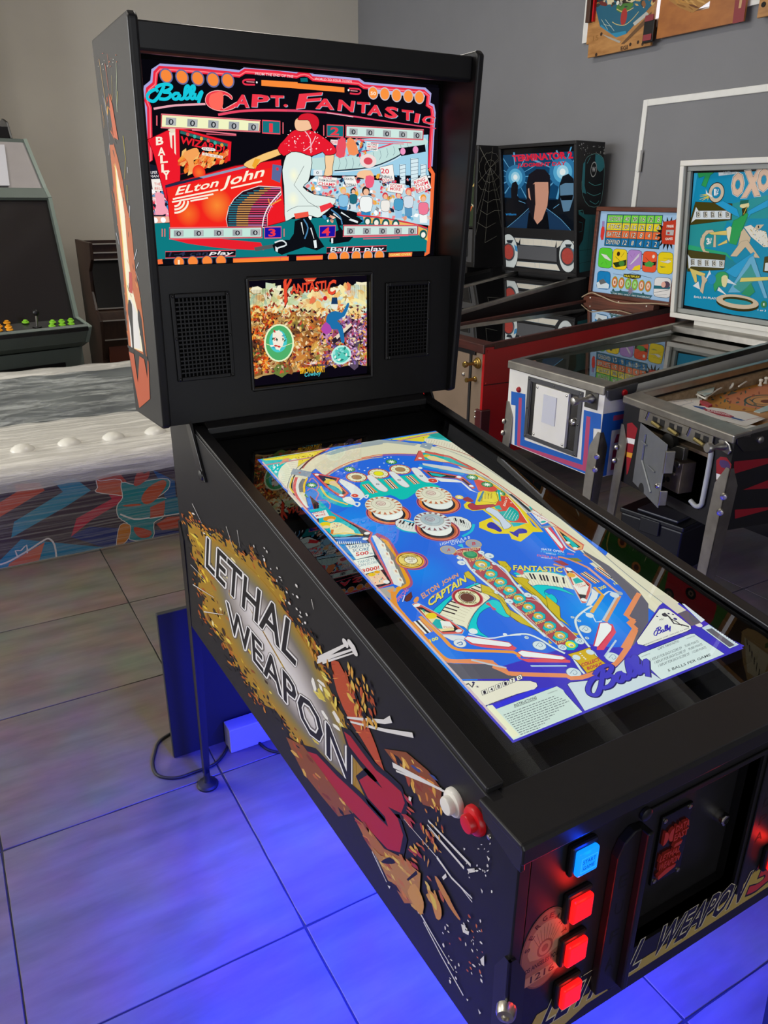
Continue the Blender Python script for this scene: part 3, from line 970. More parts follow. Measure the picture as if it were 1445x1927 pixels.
# pillars
for x0, x1, y0, y1 in ((1020, 1075, 960, 1300), (1120, 1190, 905, 1300), (1210, 1260, 960, 1300)):
    a.poly([(x0, y0), (x1, y0), (x1 - 4, y1), (x0 + 4, y1)], 'd8ecf2')
    for k in range(9):
        y = y0 + 14 + k * 34
        a.line([(x0, y), (x1, y - 12)], .8, '24405e')
    a.line([(x0, y0), (x1, y0), (x1 - 4, y1), (x0 + 4, y1)], .9, '1c3350', closed=True)
# crowd
a.at(540, 300, 300)
a.poly([(150, 240), (260, 150), (470, 170), (700, 180), (960, 200), (1150, 280), (1300, 290), (1290, 600), (1000, 560), (700, 500), (480, 440), (250, 310)], 'b8d8e6')
a.splat((180, 150, 1290, 560), 330, 30, ['f2c0a4', 'e8a080', '3f8ec0', '6fb6d8', 'e8324c', 'ffffff', '1b2a44', 'f0b040', 'f08a90', 'dfe8ea'], 11, ratio=.7)
def fan(x, y, s, hair, top, low, face='f0bb98'):
    a.poly([(x - 38 * s, y + 150 * s), (x - 34 * s, y + 250 * s), (x + 38 * s, y + 250 * s), (x + 36 * s, y + 150 * s)], low)
    a.edge([(x - 46 * s, y + 60 * s), (x, y + 44 * s), (x + 50 * s, y + 60 * s), (x + 40 * s, y + 160 * s), (x - 40 * s, y + 158 * s)], .8, '1c2740', top, sm=2)
    a.ell((x, y), 30 * s, hair); a.ell((x + 2 * s, y + 10 * s), 22 * s, face)
fan(510, 280, .9, 'f0c050', '8cc4e4', '3f8cc8'); fan(600, 285, .7, '1c1a22', '1f6a7a', 'd8e4e8'); fan(715, 285, 1.15, '2a1a18', 'f0f4f2', '2f86c0')
fan(890, 330, .85, 'd23a48', 'f0ece6', 'dfeaf0'); fan(1010, 320, .85, 'e0304a', '4fa0c8', '9cc8e8'); fan(1100, 290, .9, 'ea6a5a', 'd4e0ea', '5a96be'); fan(1235, 350, .9, 'f09a30', 'f07a96', 'f4f6f4')
a.poly([(650, 110), (760, 100), (790, 190), (740, 250), (715, 240), (720, 180), (640, 160)], 'f7c69a', sm=2); a.poly([(715, 150), (790, 160), (775, 250), (715, 250)], 'f0607e', sm=2)
for q, ts in (([(285, 150), (455, 165), (440, 250), (270, 235)], (('BUZZ', 'e03048', 330, 172, 408, 24), ('THEM BUZZERS', '28324a', 290, 195, 445, 20), ('CHAMP', 'e03048', 284, 232, 436, 30))),
              ([(505, 155), (610, 150), (640, 230), (540, 250)], (('DEATH', '28324a', 520, 185, 600, 22), ('DEFEAT', '28324a', 540, 235, 625, 20))),
              ([(840, 70), (960, 45), (975, 190), (870, 215)], (('20', 'e03048', 850, 125, 925, 45), ('PINBALL', '20405a', 838, 165, 960, 26), ('FANTASY', 'd03048', 835, 192, 960, 22), ('BALL', 'd03048', 865, 215, 930, 20))),
              ([(930, 210), (1070, 225), (1045, 315), (905, 290)], (('SCORE', 'e03048', 935, 250, 1045, 28), ('MORE', 'e03048', 935, 278, 1030, 26))),
              ([(1140, 190), (1265, 140), (1310, 260), (1190, 310)], ())):
    a.edge(q, 1.0, '24344c', 'f6f4ee')
    for t, c, x0, y, x1, h in ts:
        a.text(t, (x0, y), (x1, y + (x1 - x0) * .09), (x0, y - h), c, .012)
a.text('RING', (1155, 228), (1255, 190), (1150, 198), 'e0304a', .015); a.text('THEM', (1165, 265), (1280, 220), (1158, 235), 'e0304a', .015); a.text('BELLS', (1175, 305), (1295, 258), (1168, 272), 'e0304a', .015)
# lower bulbs arc
a.line([(640, 505), (900, 535), (1150, 585), (1270, 625)], 3.2, 'e0303e', sm=3)
a.poly([(690, 520), (900, 545), (1150, 590), (1270, 640), (1275, 740), (1200, 690), (1100, 600), (700, 575)], 'f0b860')
for x, y in ((730, 560), (810, 570), (895, 580), (985, 585), (1235, 680)):
    a.ell((x, y), 34, '1f5a58'); a.ell((x, y + 4), 20, 'f4f2e6')
# left fans
a.at(270, 300, 290)
a.poly([(48, 40), (130, 60), (240, 400), (245, 590), (95, 600), (60, 300)], '1a1c2c')
a.splat((60, 280, 235, 520), 50, 32, ['f4c0b0', 'f080a0', '3a8ac0', 'ffffff', 'e84058'], 31, ratio=.7)
a.poly([(110, 310), (190, 330), (200, 430), (240, 500), (110, 520), (120, 420)], 'f7a4b6', sm=2)
a.poly([(72, 185), (190, 180), (205, 295), (88, 295)], 'f6efe8'); a.text('THEM', (100, 245), (190, 243), (100, 218), 'd84030'); a.text('BELLS', (105, 285), (198, 283), (105, 258), 'd84030')
a.text('SUPER', (55, 140), (130, 135), (55, 112), 'f4f0f0'); a.text('MAN', (62, 172), (140, 168), (62, 148), 'f4f0f0')
a.poly([(85, 535), (245, 535), (245, 590), (90, 600)], 'f0b09a'); a.ell((110, 570), 24, 'fff'); a.ell((185, 568), 24, 'fff')
# the red machine drawn on the backglass
a.at(270, 110, 290)
a.edge([(40, 760), (235, 668), (300, 640), (825, 780), (815, 960), (345, 1090), (330, 1500), (200, 1300), (95, 900)], 1.2, '5a0a14', 'ee1c2c')
a.poly([(240, 690), (298, 690), (305, 905), (290, 885), (285, 720), (268, 722), (270, 850), (255, 830)], 'f4ead6'); a.poly([(228, 668), (298, 638), (298, 690), (262, 700)], 'e8dcc0')
a.edge([(335, 670), (790, 800), (780, 960), (345, 1085)], 1.4, '8a2030', '121014')
a.splat((350, 880, 780, 1060), 90, 60, ['f07a28', 'f4a040', 'e84a24', 'f6c070', 'd83018'], 21, inside=pin([(345, 880), (560, 900), (780, 880), (780, 960), (345, 1085)]), ratio=.5, ang=-.9)
a.poly([(420, 860), (500, 840), (520, 900), (470, 950), (480, 1040), (430, 1060), (420, 980), (370, 900)], 'f6a45a', sm=3)
a.line([(345, 690), (790, 815)], 5, '2a6a66')
for i in range(6): a.ell((415 + i * 64, 712 + i * 20), 15, ['e84a4a', '3fb0a0', 'e8a040'][i % 3])
a.text('WIZARD!', (340, 795), (755, 890), (350, 725), 'e8202e', .03)
a.edge([(550, 830), (660, 840), (672, 868), (560, 862)], .8, '222', 'f7f4ee', sm=2); a.text('READY!', (560, 855), (660, 862), (562, 838), '222')
a.poly([(550, 880), (745, 915), (740, 940), (548, 905)], 'f0e6da'); a.text('0 0 0 0 0', (565, 905), (735, 934), (566, 890), 'a03030')
for ch, x, y in (('B', 118, 815), ('A', 135, 915), ('L', 158, 985), ('L', 168, 1070), ('Y', 180, 1140)):
    a.text(ch, (x, y), (x + 70, y - 8), (x - 3, y - 78), 'fbf0dc', .03)
a.at(270, 300, 290)
a.edge([(205, 245), (420, 180), (860, 60), (1290, 0), (1300, 250), (1330, 520), (1330, 580), (1110, 640), (250, 640), (225, 360)], 1.4, '6a0c16', 'ee1c26')
a.poly([(230, 270), (1290, 60), (1290, 240), (1080, 250), (930, 330), (830, 450), (790, 630), (250, 635)], 'f2261e', sm=0)
a.glow((690, 430), 150, 'fb8a34', 'f2261e'); a.glow((420, 510), 118, 'f8702a', 'f2261e'); a.glow((520, 120), 60, 'f87a34', 'f2261e')
a.poly([(205, 240), (520, 165), (560, 178), (205, 268)], '252a48'); a.poly([(520, 165), (1050, 35), (1290, -60), (1040, 60), (560, 178)], '8c9cb8')
a.poly([(1210, 45), (1300, 60), (1280, 220), (1200, 185)], '5c6a9a'); a.ell((1255, 90), 13, 'e03048')
a.text('ELton', (295, 340), (690, 255), (330, 255), 'fbf4dc', .018); a.text('John', (715, 300), (1110, 190), (760, 165), 'fbf4dc', .018)
for p, q in (((275, 372), (700, 285)), ((268, 400), (655, 325)), ((440, 390), (605, 360)), ((820, 268), (1110, 205))):
    a.line([p, q], 3.0, 'fbf0dc')
for r in (128, 92, 56): a.line([(290 + r * math.sin(t * .2), 392 + r * .85 * math.cos(t * .2)) for t in range(0, 9)], 3.6, 'fbf0dc')
# fan of coloured slats
fan_p = [(775, 560), (800, 450), (850, 370), (930, 300), (1080, 250), (1285, 260), (1290, 330), (1200, 430), (1160, 520), (1160, 640), (790, 635)]
a.edge(fan_p, 1.4, 'f6e6e2', '2a1420')
for i in range(17):
    y = 272 + i * 21.5
    xl = max(790, 1085 - (i * 60 if i < 4 else 200 + (i - 4) * 26)) if i < 12 else 790
    xr = 1290 - max(0, i - 3) * 14 if i < 12 else 1160
    x1 = xl + (xr - xl) * .22; x2 = xl + (xr - xl) * .52
    a.line([(xl + 6, y), (x1, y)], 2.2, '2c7a8a'); a.line([(x1, y), (x2, y)], 2.2, 'd49a58', up=False); a.line([(x2, y), (xr - 8, y)], 2.2, 'e0466e' if i % 4 else 'c87ab0', up=False)
a.line([(1290, 300), (1180, 430), (1130, 540), (1115, 630)], 2.4, 'f6f0f0', sm=3); a.line([(1170, 370), (1185, 430), (1290, 375)], 2.6, 'f0a040')
# red shadow foot
a.poly([(240, 745), (700, 742), (1100, 780), (1130, 850), (1010, 850), (700, 830), (420, 790)], 'e8202e'); a.poly([(1035, 825), (1215, 795), (1215, 830), (1050, 862)], '555a5c')
# the player: plain figure in red top and white flared trousers
a.full()
a.edge([(555, 416), (579, 408), (590, 425), (597, 445), (610, 464), (596, 471), (573, 464), (556, 470), (530, 479), (517, 472), (513, 462), (524, 452), (545, 452), (553, 440)], 1.2, '07121a', '0d0f16')
a.at(540, 300, 300)
a.edge([(320, 470), (400, 430), (560, 470), (690, 560), (640, 592), (540, 590), (475, 600), (500, 640), (600, 700), (560, 742), (420, 764), (385, 742), (400, 680), (470, 640), (440, 520)], 1.2, '07121a', '0d0f16')
a.line([(150, 540), (190, 620), (160, 720)], 3, '4a86b4', sm=3); a.line([(130, 570), (150, 680)], 3, 'e6eef0', w1=1); a.line([(215, 620), (245, 720)], 3, 'e6eef0', w1=1); a.poly([(238, 735), (265, 730), (272, 800), (250, 805)], 'e6eef0')
a.line([(400, 455), (480, 520), (500, 590)], 3, '4a86b4', sm=3); a.line([(420, 490), (490, 545)], 3.4, 'e6eef0', w1=1); a.line([(490, 480), (570, 530)], 3.4, 'e6eef0', w1=1); a.poly([(575, 535), (645, 560), (640, 578), (560, 550)], 'e6eef0'); a.poly([(400, 715), (418, 712), (418, 758), (402, 760)], 'e6eef0')
a.at(270, 300, 290).line([(1230, 780), (1300, 760), (1340, 800), (1260, 830)], 3, 'dfe8ea', sm=3); a.poly([(1235, 815), (1262, 830), (1258, 870), (1238, 860)], 'dfe8ea')
a.full()
tro = [(540, 288), (551, 284), (567, 286), (586, 295), (585, 320), (580, 342), (570, 352), (592, 366), (632, 373), (623, 391), (609, 403), (598, 410), (577, 404), (552, 409), (537, 416), (535, 385), (534, 350), (531, 320)]
a.edge(tro, 1.4, '141a20', 'e2efe9', sm=2)
a.glow((553, 330), 11, 'fbfbd8', 'e2efe9', ry=14); a.glow((552, 375), 12, 'fbfbd8', 'e2efe9', ry=14)
a.line([(572, 312), (553, 348), (580, 380), (600, 392)], .8, '303a40'); a.line([(540, 398), (560, 388), (602, 388), (628, 384)], .8, '303a40', sm=2)
a.poly([(553, 402), (580, 398), (581, 407), (556, 412)], 'f05a48'); a.poly([(601, 388), (622, 381), (628, 388), (604, 400)], 'ee3a44')
a.at(540, 110, 300)
a.edge([(345, 860), (428, 852), (412, 990), (408, 1060), (335, 1060), (350, 990)], 1.1, '1a1014', 'f7cfa0', sm=2)
a.poly([(238, 1010), (320, 1010), (320, 1062), (240, 1062)], 'e9eef2'); a.text('0', (265, 1048), (288, 1048), (265, 1022), '223')
a.full().edge([(459, 308), (475, 298), (522, 280), (531, 290), (490, 306), (478, 318), (462, 314)], 1.0, '3a1810', 'f7c878', sm=2)
a.poly([(480, 298), (490, 300), (480, 318), (474, 312)], 'f0a830')
a.edge([(522, 279), (535, 262), (548, 248), (560, 243), (578, 243), (600, 252), (622, 268), (632, 280), (630, 290), (612, 292), (607, 286), (586, 294), (566, 287), (548, 286), (534, 294)], 1.3, '1a0a0e', 'e81c30', sm=2)
a.splat((532, 246, 626, 286), 46, 1.5, ['ffd8d8', 'ffffff'], 3, ratio=1)
a.line([(573, 246), (584, 262), (585, 288)], 2.2, 'f2c4cc', sm=2); a.line([(594, 256), (585, 274), (571, 284)], 1.8, 'f2c4cc', sm=2)
a.edge([(554, 232), (560, 222), (582, 224), (588, 240), (572, 247), (558, 245)], .9, '2a1410', 'f5c49c', sm=3)
a.edge([(560, 225), (567, 215), (584, 213), (598, 221), (600, 236), (590, 248), (582, 228), (572, 226)], .9, '3a0a10', 'd81c30', sm=3)
# score reels
def reel(pts, digits, fill, frame='f0808a'):
    a.poly([(pts[0][0] - 9, pts[0][1] - 9), (pts[1][0] + 9, pts[1][1] - 9), (pts[2][0] + 9, pts[2][1] + 9), (pts[3][0] - 9, pts[3][1] + 9)], 'b4243c')
    a.line([(pts[0][0] - 9, pts[0][1] - 9), (pts[1][0] + 9, pts[1][1] - 9), (pts[2][0] + 9, pts[2][1] + 9), (pts[3][0] - 9, pts[3][1] + 9)], 1.6, frame, closed=True)
    a.poly(pts, fill)
    for i, f in enumerate(digits):
        def L(s, t): return (pts[0][0] + (pts[1][0] - pts[0][0]) * s + (pts[3][0] - pts[0][0]) * t, pts[0][1] + (pts[1][1] - pts[0][1]) * s + (pts[3][1] - pts[0][1]) * t)
        a.poly([L(f - .05, .18), L(f + .055, .18), L(f + .055, .84), L(f - .05, .84)], '9aa0a4'); a.poly([L(f, .2), L(f + .05, .2), L(f + .05, .82), L(f, .82)], 'b6b8ba')
        a.text('0', L(f - .022, .8), L(f + .030, .8), L(f - .022, .28), '20242c', .012)
a.at(270, 110, 290)
reel([(175, 530), (1090, 590), (1085, 680), (170, 640)], (.09, .31, .525, .735, .935), 'f2f4c4')
a.edge([(1115, 580), (1280, 590), (1280, 708), (1115, 698)], 2.4, 'ef4a5c', '16747e'); a.text('1', (1178, 690), (1212, 692), (1178, 608), 'ef3a48', .02)
a.line([(455, 670), (870, 712)], 2.2, 'e87a8c'); a.line([(590, 708), (870, 722)], 1.8, 'd05a6c')
for x in (125, 1308): a.line([(x, 535), (x, 630)] if x < 500 else [(x, 600), (x, 705)], 2.2, 'ef6a78')
a.at(540, 110, 300)
reel([(540, 615), (1230, 655), (1226, 730), (538, 702)], (.09, .31, .53, .74, .93), 'cfe9e2')
a.edge([(362, 602), (512, 608), (510, 712), (362, 706)], 2.4, 'ef4a5c', '16747e'); a.text('2', (390, 695), (470, 698), (395, 622), 'ef3a48', .03)
a.line([(333, 605), (333, 700)], 2.2, 'ef6a78'); a.line([(620, 735), (1130, 765)], 2.0, 'e8657a'); a.line([(760, 765), (1060, 775)], 1.6, 'e8657a')
a.at(270, 300, 290)
reel([(250, 650), (1105, 640), (1105, 725), (250, 737)], (.09, .31, .53, .735, .93), 'c4e6da')
a.edge([(1135, 635), (1290, 632), (1290, 735), (1135, 738)], 2.4, 'ef6a7c', '1c12a0'); a.text('3', (1172, 725), (1240, 723), (1170, 650), 'ef3a48', .03)
for x in (175, 200, 1318): a.line([(x, 650), (x, 725)], 2.0, 'ef7a78')
a.at(540, 300, 300)
reel([(518, 605), (1180, 605), (1178, 675), (515, 690)], (.09, .31, .53, .735, .93), 'cfe6e0')
a.edge([(295, 605), (440, 600), (435, 700), (295, 708)], 2.4, 'ef6a7c', '1c12a0'); a.text('4', (315, 693), (388, 690), (318, 618), 'ef3a48', .03)
a.line([(600, 705), (1100, 690)], 2.0, 'e8657a'); a.line([(690, 720), (1020, 712)], 1.8, 'e8657a')
# lower captions
a.at(270, 300, 290)
a.edge([(205, 865), (865, 850), (862, 905), (205, 925)], 1.6, 'ef5060', '101018'); a.text('1-4 can', (235, 910), (600, 898), (250, 868), '2c3350', .01); a.text('play', (612, 902), (825, 905), (640, 858), 'f6f4f4', .02)
a.poly([(165, 950), (800, 920), (800, 985), (265, 1000)], '0c0c14')
for x, y in ((333, 962), (463, 957), (597, 955), (727, 950)): a.ell((x, y), 52, '4a4a6a'); a.ell((x, y), 45, 'f9893c')
a.text('1', (322, 985), (340, 985), (322, 942), 'ffe9c8', .02)
a.edge([(840, 930), (1362, 910), (1360, 955), (840, 972)], 1.8, 'ef4a54', 'fb8636')
a.at(540, 300, 300)
a.poly([(0, 862), (1250, 830), (1240, 900), (0, 930)], '0b0b12')
a.edge([(360, 800), (905, 782), (900, 830), (358, 850)], 1.8, 'ef5060', '15151c'); a.text('Ball in play', (388, 848), (872, 840), (400, 795), 'f2f4f8', .012)
a.edge([(85, 880), (325, 870), (322, 908), (85, 918)], 1.8, 'ef4a54', 'fb8636'); a.edge([(-60, 885), (15, 882), (15, 918), (-60, 922)], 1.8, 'ef4a54', 'fb8636')
for x, y in ((415, 888), (522, 882), (628, 878), (733, 876), (837, 874)): a.ell((x, y), 45, 'b0b0c4'); a.ell((x, y), 38, 'fb8f3c')
a.edge([(922, 850), (1135, 842), (1130, 876), (920, 884)], 1.6, 'ef5a50', 'f09a40'); a.text('GAME OVER', (935, 876), (1122, 868), (936, 856), 'fbe08a', .01)
a.build('backglass_picture', m_screen, mon)

# ---- small screen picture: crowded colourful cover with its lettering
a = Art((.287, SY + .0168, 1.325), (1, 0, 0), (0, 0, 1), (0, -1, 0), clip=(-.143, .1435, -.112, .112), eps=6e-6); a.stag = 1
a.at(440, 480, 460)
a.metres().poly([(-.146, -.116), (.146, -.116), (.146, .116), (-.146, .116)], '0c0814')
a.at(440, 480, 460)
wav = [(85, 195), (150, 210), (240, 190), (330, 205), (430, 215), (560, 195), (680, 175), (745, 190), (785, 160), (785, 300), (790, 400), (782, 540), (792, 655), (720, 640), (640, 660), (500, 650), (380, 690), (260, 700), (170, 715), (115, 730), (110, 600), (95, 400)]
a.poly(wav, 'b8935a', sm=2)
ins = pin(wav)
a.splat((85, 330, 790, 700), 120, 60, ['8a5a2c', 'c8813c', 'a04a28', '6a7a3a', 'd8a850', '5a3a2a', 'b06a30'], 401, inside=ins, ratio=.7); a.splat((540, 330, 790, 660), 50, 55, ['7a5a90', 'a04a6a', '5a4a60', 'c08ab0'], 402, inside=ins, ratio=.7); a.splat((85, 180, 790, 330), 70, 60, ['e8dca0', 'd0d8a8', 'f0d890', 'c8d8c0', 'f4ecc8'], 403, inside=ins, ratio=.6)
a.splat((85, 180, 430, 330), 60, 46, ['c8d8b0', 'f0e6b0', 'b8c890', 'e0b070', 'f4ecd0', 'a8c0a0'], 41, inside=ins)
a.splat((430, 180, 790, 360), 60, 46, ['f6e9a8', 'f0c070', 'bfe0e4', 'f4d890', 'e87a50', 'd8e8d8'], 42, inside=ins)
a.splat((100, 300, 790, 700), 700, 17, ['c86a2c', '8a4a2a', 'e89a4a', '3a1c18', 'f4dcb0', 'd84a3a', '6a3040', 'f0b860', 'b83a2a', '2a1620', 'e8c890'], 43, inside=ins)
a.splat((560, 360, 790, 660), 300, 14, ['8a6ab0', '3a2a44', 'd8b0d0', '6a4a8a', 'f0d8e0', 'c04a6a', '241a2a'], 44, inside=ins)
a.splat((100, 300, 240, 700), 170, 18, ['f0a030', 'e86a20', 'f6d070', '7a3a1a', '3a1a14', 'c8401c'], 45, inside=ins)
g = random.Random(77)
for i in range(170):
    x = g.uniform(100, 780); y = g.uniform(310, 690)
    if ins(x, y): a.line([(x, y), (x + g.uniform(-18, 18), y + g.uniform(-18, 18)), (x + g.uniform(-26, 26), y + g.uniform(-26, 26))], .7, g.choice(['1c1010', '2a1418', 'f6ecd0', '3a1a12']), sm=3, up=(i % 10 == 0))
for i in range(11):
    x = 105 + i * 9; a.line([(x, 205), (x + 3, 260 + (i * 37) % 40)], .9, '3a3a30', w1=.3)
for i in range(14):
    x = 690 + i * 7; a.line([(x, 175), (x + 2, 240 + (i * 53) % 50)], .9, '4a4a38', w1=.3)
a.ell((268, 520), 88, 'e8f4c8', ry=102); a.ell((268, 520), 78, '4fae6a', ry=94); a.ell((262, 510), 52, '48c8cc', ry=60); a.poly([(230, 460), (270, 450), (300, 500), (270, 560), (235, 540)], 'f4ead8', sm=2); a.line([(190, 525), (268, 545), (345, 520)], 1.2, 'f0e8b8', sm=3); a.splat((225, 450, 310, 590), 26, 14, ['2a6a4a', 'c83a3a', 'f0f0e0', '1a3a30', '2fa0c0'], 46)
a.ell((635, 590), 58, 'bff0e4', ry=50); a.ell((635, 590), 48, '58c8b8', ry=40); a.splat((590, 550, 680, 640), 18, 16, ['f4f4e8', '2a7a70', 'a0e0d8'], 47)
# plain rider figure in blue on a slanted keyboard
a.poly([(580, 500), (690, 410), (705, 430), (590, 530)], '2a2030'); a.poly([(600, 480), (690, 400), (700, 414), (610, 498)], 'e8d8c0')
a.poly([(555, 350), (600, 330), (640, 340), (670, 285), (682, 292), (655, 360), (610, 390), (640, 420), (655, 510), (635, 515), (615, 440), (570, 440), (545, 400)], '1f6fa8', sm=2)
a.ell((595, 300), 20, 'e8ead8'); a.poly([(575, 290), (580, 250), (610, 250), (615, 290)], '1a3a60'); a.poly([(515, 440), (545, 395), (580, 440), (550, 470)], 'b04aa8', sm=2)
a.ell((540, 255), 12, 'c8202a')
a.splat((200, 180, 420, 300), 40, 20, ['7a2a20', '2a1a1a', 'e8e0d0', 'c86a4a'], 48, inside=ins)
for t, p0, p1, h, s in (('F', (300, 305), (345, 215), (292, 158), .03), ('ANTASTI', (335, 232), (545, 208), (335, 172), .03), ('C', (548, 240), (598, 232), (556, 150), .03)):
    a.text(t, (p0[0] + 3, p0[1] + 3), (p1[0] + 3, p1[1] + 3), (h[0] + 3, h[1] + 3), '3a0a0a', s); a.text(t, p0, p1, h, 'e84a30', s)
a.poly([(412, 138), (490, 134), (465, 165), (435, 168)], 'd8402a'); a.text('Captain', (425, 157), (478, 154), (425, 145), 'f6d890')
a.line([(415, 640), (450, 648), (490, 630)], .9, 'f0e8f0', sm=3); a.text('And', (448, 648), (490, 642), (452, 628), 'f4ecf0')
a.poly([(380, 705), (560, 690), (560, 750), (380, 745)], '0c0a10'); a.text('BROWN DIRT', (392, 703), (541, 692), (390, 664), 'f6b820', .025)
a.text('the', (413, 668), (430, 667), (413, 658), 'e8402a'); a.text('Cowboy', (415, 728), (512, 716), (420, 695), '4fc8d4', .01)
a.build('small_picture', m_screen, msc)
# ---- playfield picture
_q = math.hypot(1, .1457)
a = Art(pf(.30, .50, .0190), (1, 0, 0), (0, 1 / _q, .1457 / _q), clip=(PX0 - .3, PX1 - .3, (PY0 - .5) * _q, (PY1 - .5) * _q), eps=6e-6); a.stag = 1
a.metres().poly([(-.25, -.6), (.25, -.6), (.25, .6), (-.25, .6)], '2f6fe8').poly([(.17, -.30), (.25, -.30), (.25, .4), (.17, .4)], 'e6dfc6').poly([(-.25, -.6), (.25, -.6), (.25, -.25), (.1, -.27), (-.25, -.25)], '443ac4')
def A_(): return a.at(480, 800, 240)
def B_(): return a.at(680, 800, 240)
def C_(): return a.at(860, 860, 240)
def D_(): return a.at(600, 960, 240)
def E_(): return a.at(820, 1000, 240)
def F_(): return a.at(740, 1080, 240)
def G_(): return a.at(980, 1020, 240)
def H_(): return a.at(960, 1120, 240)
def I_(): return a.at(840, 1220, 240)
def J_(): return a.at(1160, 1120, 240)
# brighter pools of light in the blue
a.full()
for c, r, col in (((665, 990), 120, '1f93f6'), ((790, 1075), 70, '1f8af4'), ((600, 940), 60, '2296f2'), ((1050, 1010), 90, '1f84f4'), ((1120, 1150), 100, '12a0fa'), ((860, 1190), 60, '1f80f2'), ((800, 1250), 100, '1694f2'), ((760, 880), 60, '2070ea')):
    a.glow(c, r, col, '2f6fe8')
# top corners
A_().poly([(20, 330), (900, 200), (620, 380), (480, 520), (400, 740), (200, 560)], '16c4c8')
a.poly([(80, 385), (830, 270), (640, 360), (490, 400), (380, 385), (120, 400)], 'f0dc3c'); a.poly([(500, 330), (820, 275), (600, 420), (490, 500), (430, 400)], 'f2da46')
a.splat((420, 300, 780, 420), 60, 14, ['c8a020', '8a7a20', 'fff29a', '3a3a18'], 61, inside=pin([(430, 380), (800, 285), (560, 440), (490, 480)]))
a.poly([(320, 385), (390, 375), (370, 410), (300, 440), (270, 460)], 'e8a080', sm=2); a.splat((150, 440, 260, 540), 14, 16, ['ffffff'], 62)
a.poly([(430, 380), (490, 400), (470, 500), (440, 540), (410, 640), (395, 740), (320, 700), (260, 580), (300, 470)], 'f0ead2', sm=2)
for i in range(15):
    t = i / 14
    x0 = 420 - 150 * math.sin(t * 1.5); y0 = 400 + 300 * t; a.line([(x0, y0), (x0 + 120 - 20 * t, y0 + 12)], .35, '6a5a40')
B_().poly([(270, 165), (930, 60), (1340, 370), (830, 200), (560, 175)], '3cc0c4'); a.poly([(300, 165), (930, 62), (760, 130), (700, 190), (480, 170)], 'eadc40'); a.splat((330, 80, 900, 185), 60, 14, ['c8a020', 'fff29a', '7a6a20', 'e8c02a'], 63, inside=pin([(300, 165), (900, 70), (720, 170), (480, 172)]))
a.poly([(760, 100), (940, 90), (1000, 130), (920, 150), (800, 130)], '2aa8a0', sm=2); a.poly([(980, 110), (1200, 240), (1130, 240), (1000, 170)], '4fb0dc')
a.poly([(720, 150), (930, 170), (1140, 240), (1350, 380), (1290, 380), (1080, 290), (830, 225), (740, 200)], 'ece4cc', sm=2)
for i in range(20):
    t = i / 19; x = 740 + 560 * t; y = 160 + 30 * t + 175 * t * t; a.line([(x, y), (x - 14, y + 42)], .4, '8a7a5a')
a.line([(-1200, 470), (0, 275), (930, 65)], 5, 'c88a90'); A_().line([(50, 375), (840, 262)], 5.4, 'd89aa0'); a.line([(80, 388), (820, 278)], 1.2, '5a1a24')
# arch of pale wood and the ball lane at the right edge
arch = [(563, 955), (558, 930), (560, 905), (575, 882), (610, 862), (660, 846), (720, 838), (780, 840), (835, 852), (890, 876), (940, 908), (985, 938), (1040, 978), (1100, 1028), (1160, 1080), (1215, 1125), (1278, 1172)]
a.full()
a.line(arch, 35, '5a5a5c', sm=4); a.line(arch, 33, 'cfd4cc', sm=4); a.line(arch, 30, 'e9e2c6', sm=4)
A_().poly([(660, 470), (760, 400), (900, 330), (1445, 210), (1445, 340), (1180, 400), (980, 470), (860, 530), (780, 570)], 'e2dabd'); B_().poly([(0, 230), (300, 195), (620, 215), (820, 260), (860, 320), (640, 330), (300, 325), (0, 370)], 'e8e2c4')
a.poly([(0, 180), (200, 165), (450, 185), (640, 215), (600, 235), (300, 200), (0, 225)], 'aab4b6'); A_().poly([(780, 330), (1000, 250), (1445, 180), (1445, 215), (1100, 270), (860, 340)], 'a4aeb2')
a.line([(840, 262), (700, 340), (590, 420), (530, 490)], 5.2, 'd86a64', sm=3); a.line([(800, 290), (650, 370), (560, 450), (490, 520), (430, 600), (415, 720), (450, 800)], 3.0, '3a3c44', sm=3)
a.line([(470, 590), (445, 680), (455, 770), (520, 880), (590, 960)], 5.6, 'e06a6c', sm=3); a.line([(497, 600), (480, 690), (492, 780), (560, 890), (600, 935)], 5.0, 'e8eae6', sm=3); a.line([(425, 590), (395, 700), (440, 770)], 3.0, 'f0d050', sm=3)
a.line([(560, 610), (520, 680), (530, 760)], 9, '7a7c80', sm=3); a.line([(590, 600), (555, 680), (560, 770)], 4, 'f2c83c', sm=3)
# inner orange edge of the arch
A_().line([(800, 570), (920, 490), (1100, 410), (1300, 365), (1445, 345)], 3.0, 'e8784a', sm=3); a.line([(820, 575), (935, 500), (1110, 424), (1300, 380), (1445, 360)], 2.0, 'f0c848', sm=3)
B_().line([(0, 372), (200, 335), (400, 325), (640, 330)], 3.2, 'e87a50', sm=3); a.line([(0, 388), (200, 350), (400, 340), (620, 345)], 1.6, 'd04a4a', sm=3)
# right-hand outlines of the lane
B_().line([(820, 220), (1100, 300), (1300, 380), (1445, 470)], 2.6, 'b86a60', sm=3); a.line([(820, 310), (1000, 370), (1200, 450), (1445, 590)], 3, 'd86a60', sm=3)
C_().line([(0, 50), (200, 140), (400, 260), (620, 410), (830, 570), (1080, 750), (1440, 1000)], 2.6, 'd8685c', sm=3)
a.line([(0, 150), (200, 200), (420, 320), (560, 430), (700, 570), (850, 720), (960, 850)], 5.5, 'f0c23a', sm=3); a.line([(0, 135), (200, 180), (430, 300), (640, 460), (860, 690), (960, 800)], 3.5, 'a8b0b4', sm=3); a.line([(600, 420), (700, 500), (830, 620)], 6, '3a3c44', sm=3)
B_().line([(680, 470), (900, 500), (1150, 540), (1320, 580)], 2.6, 'f0c23a', sm=3)
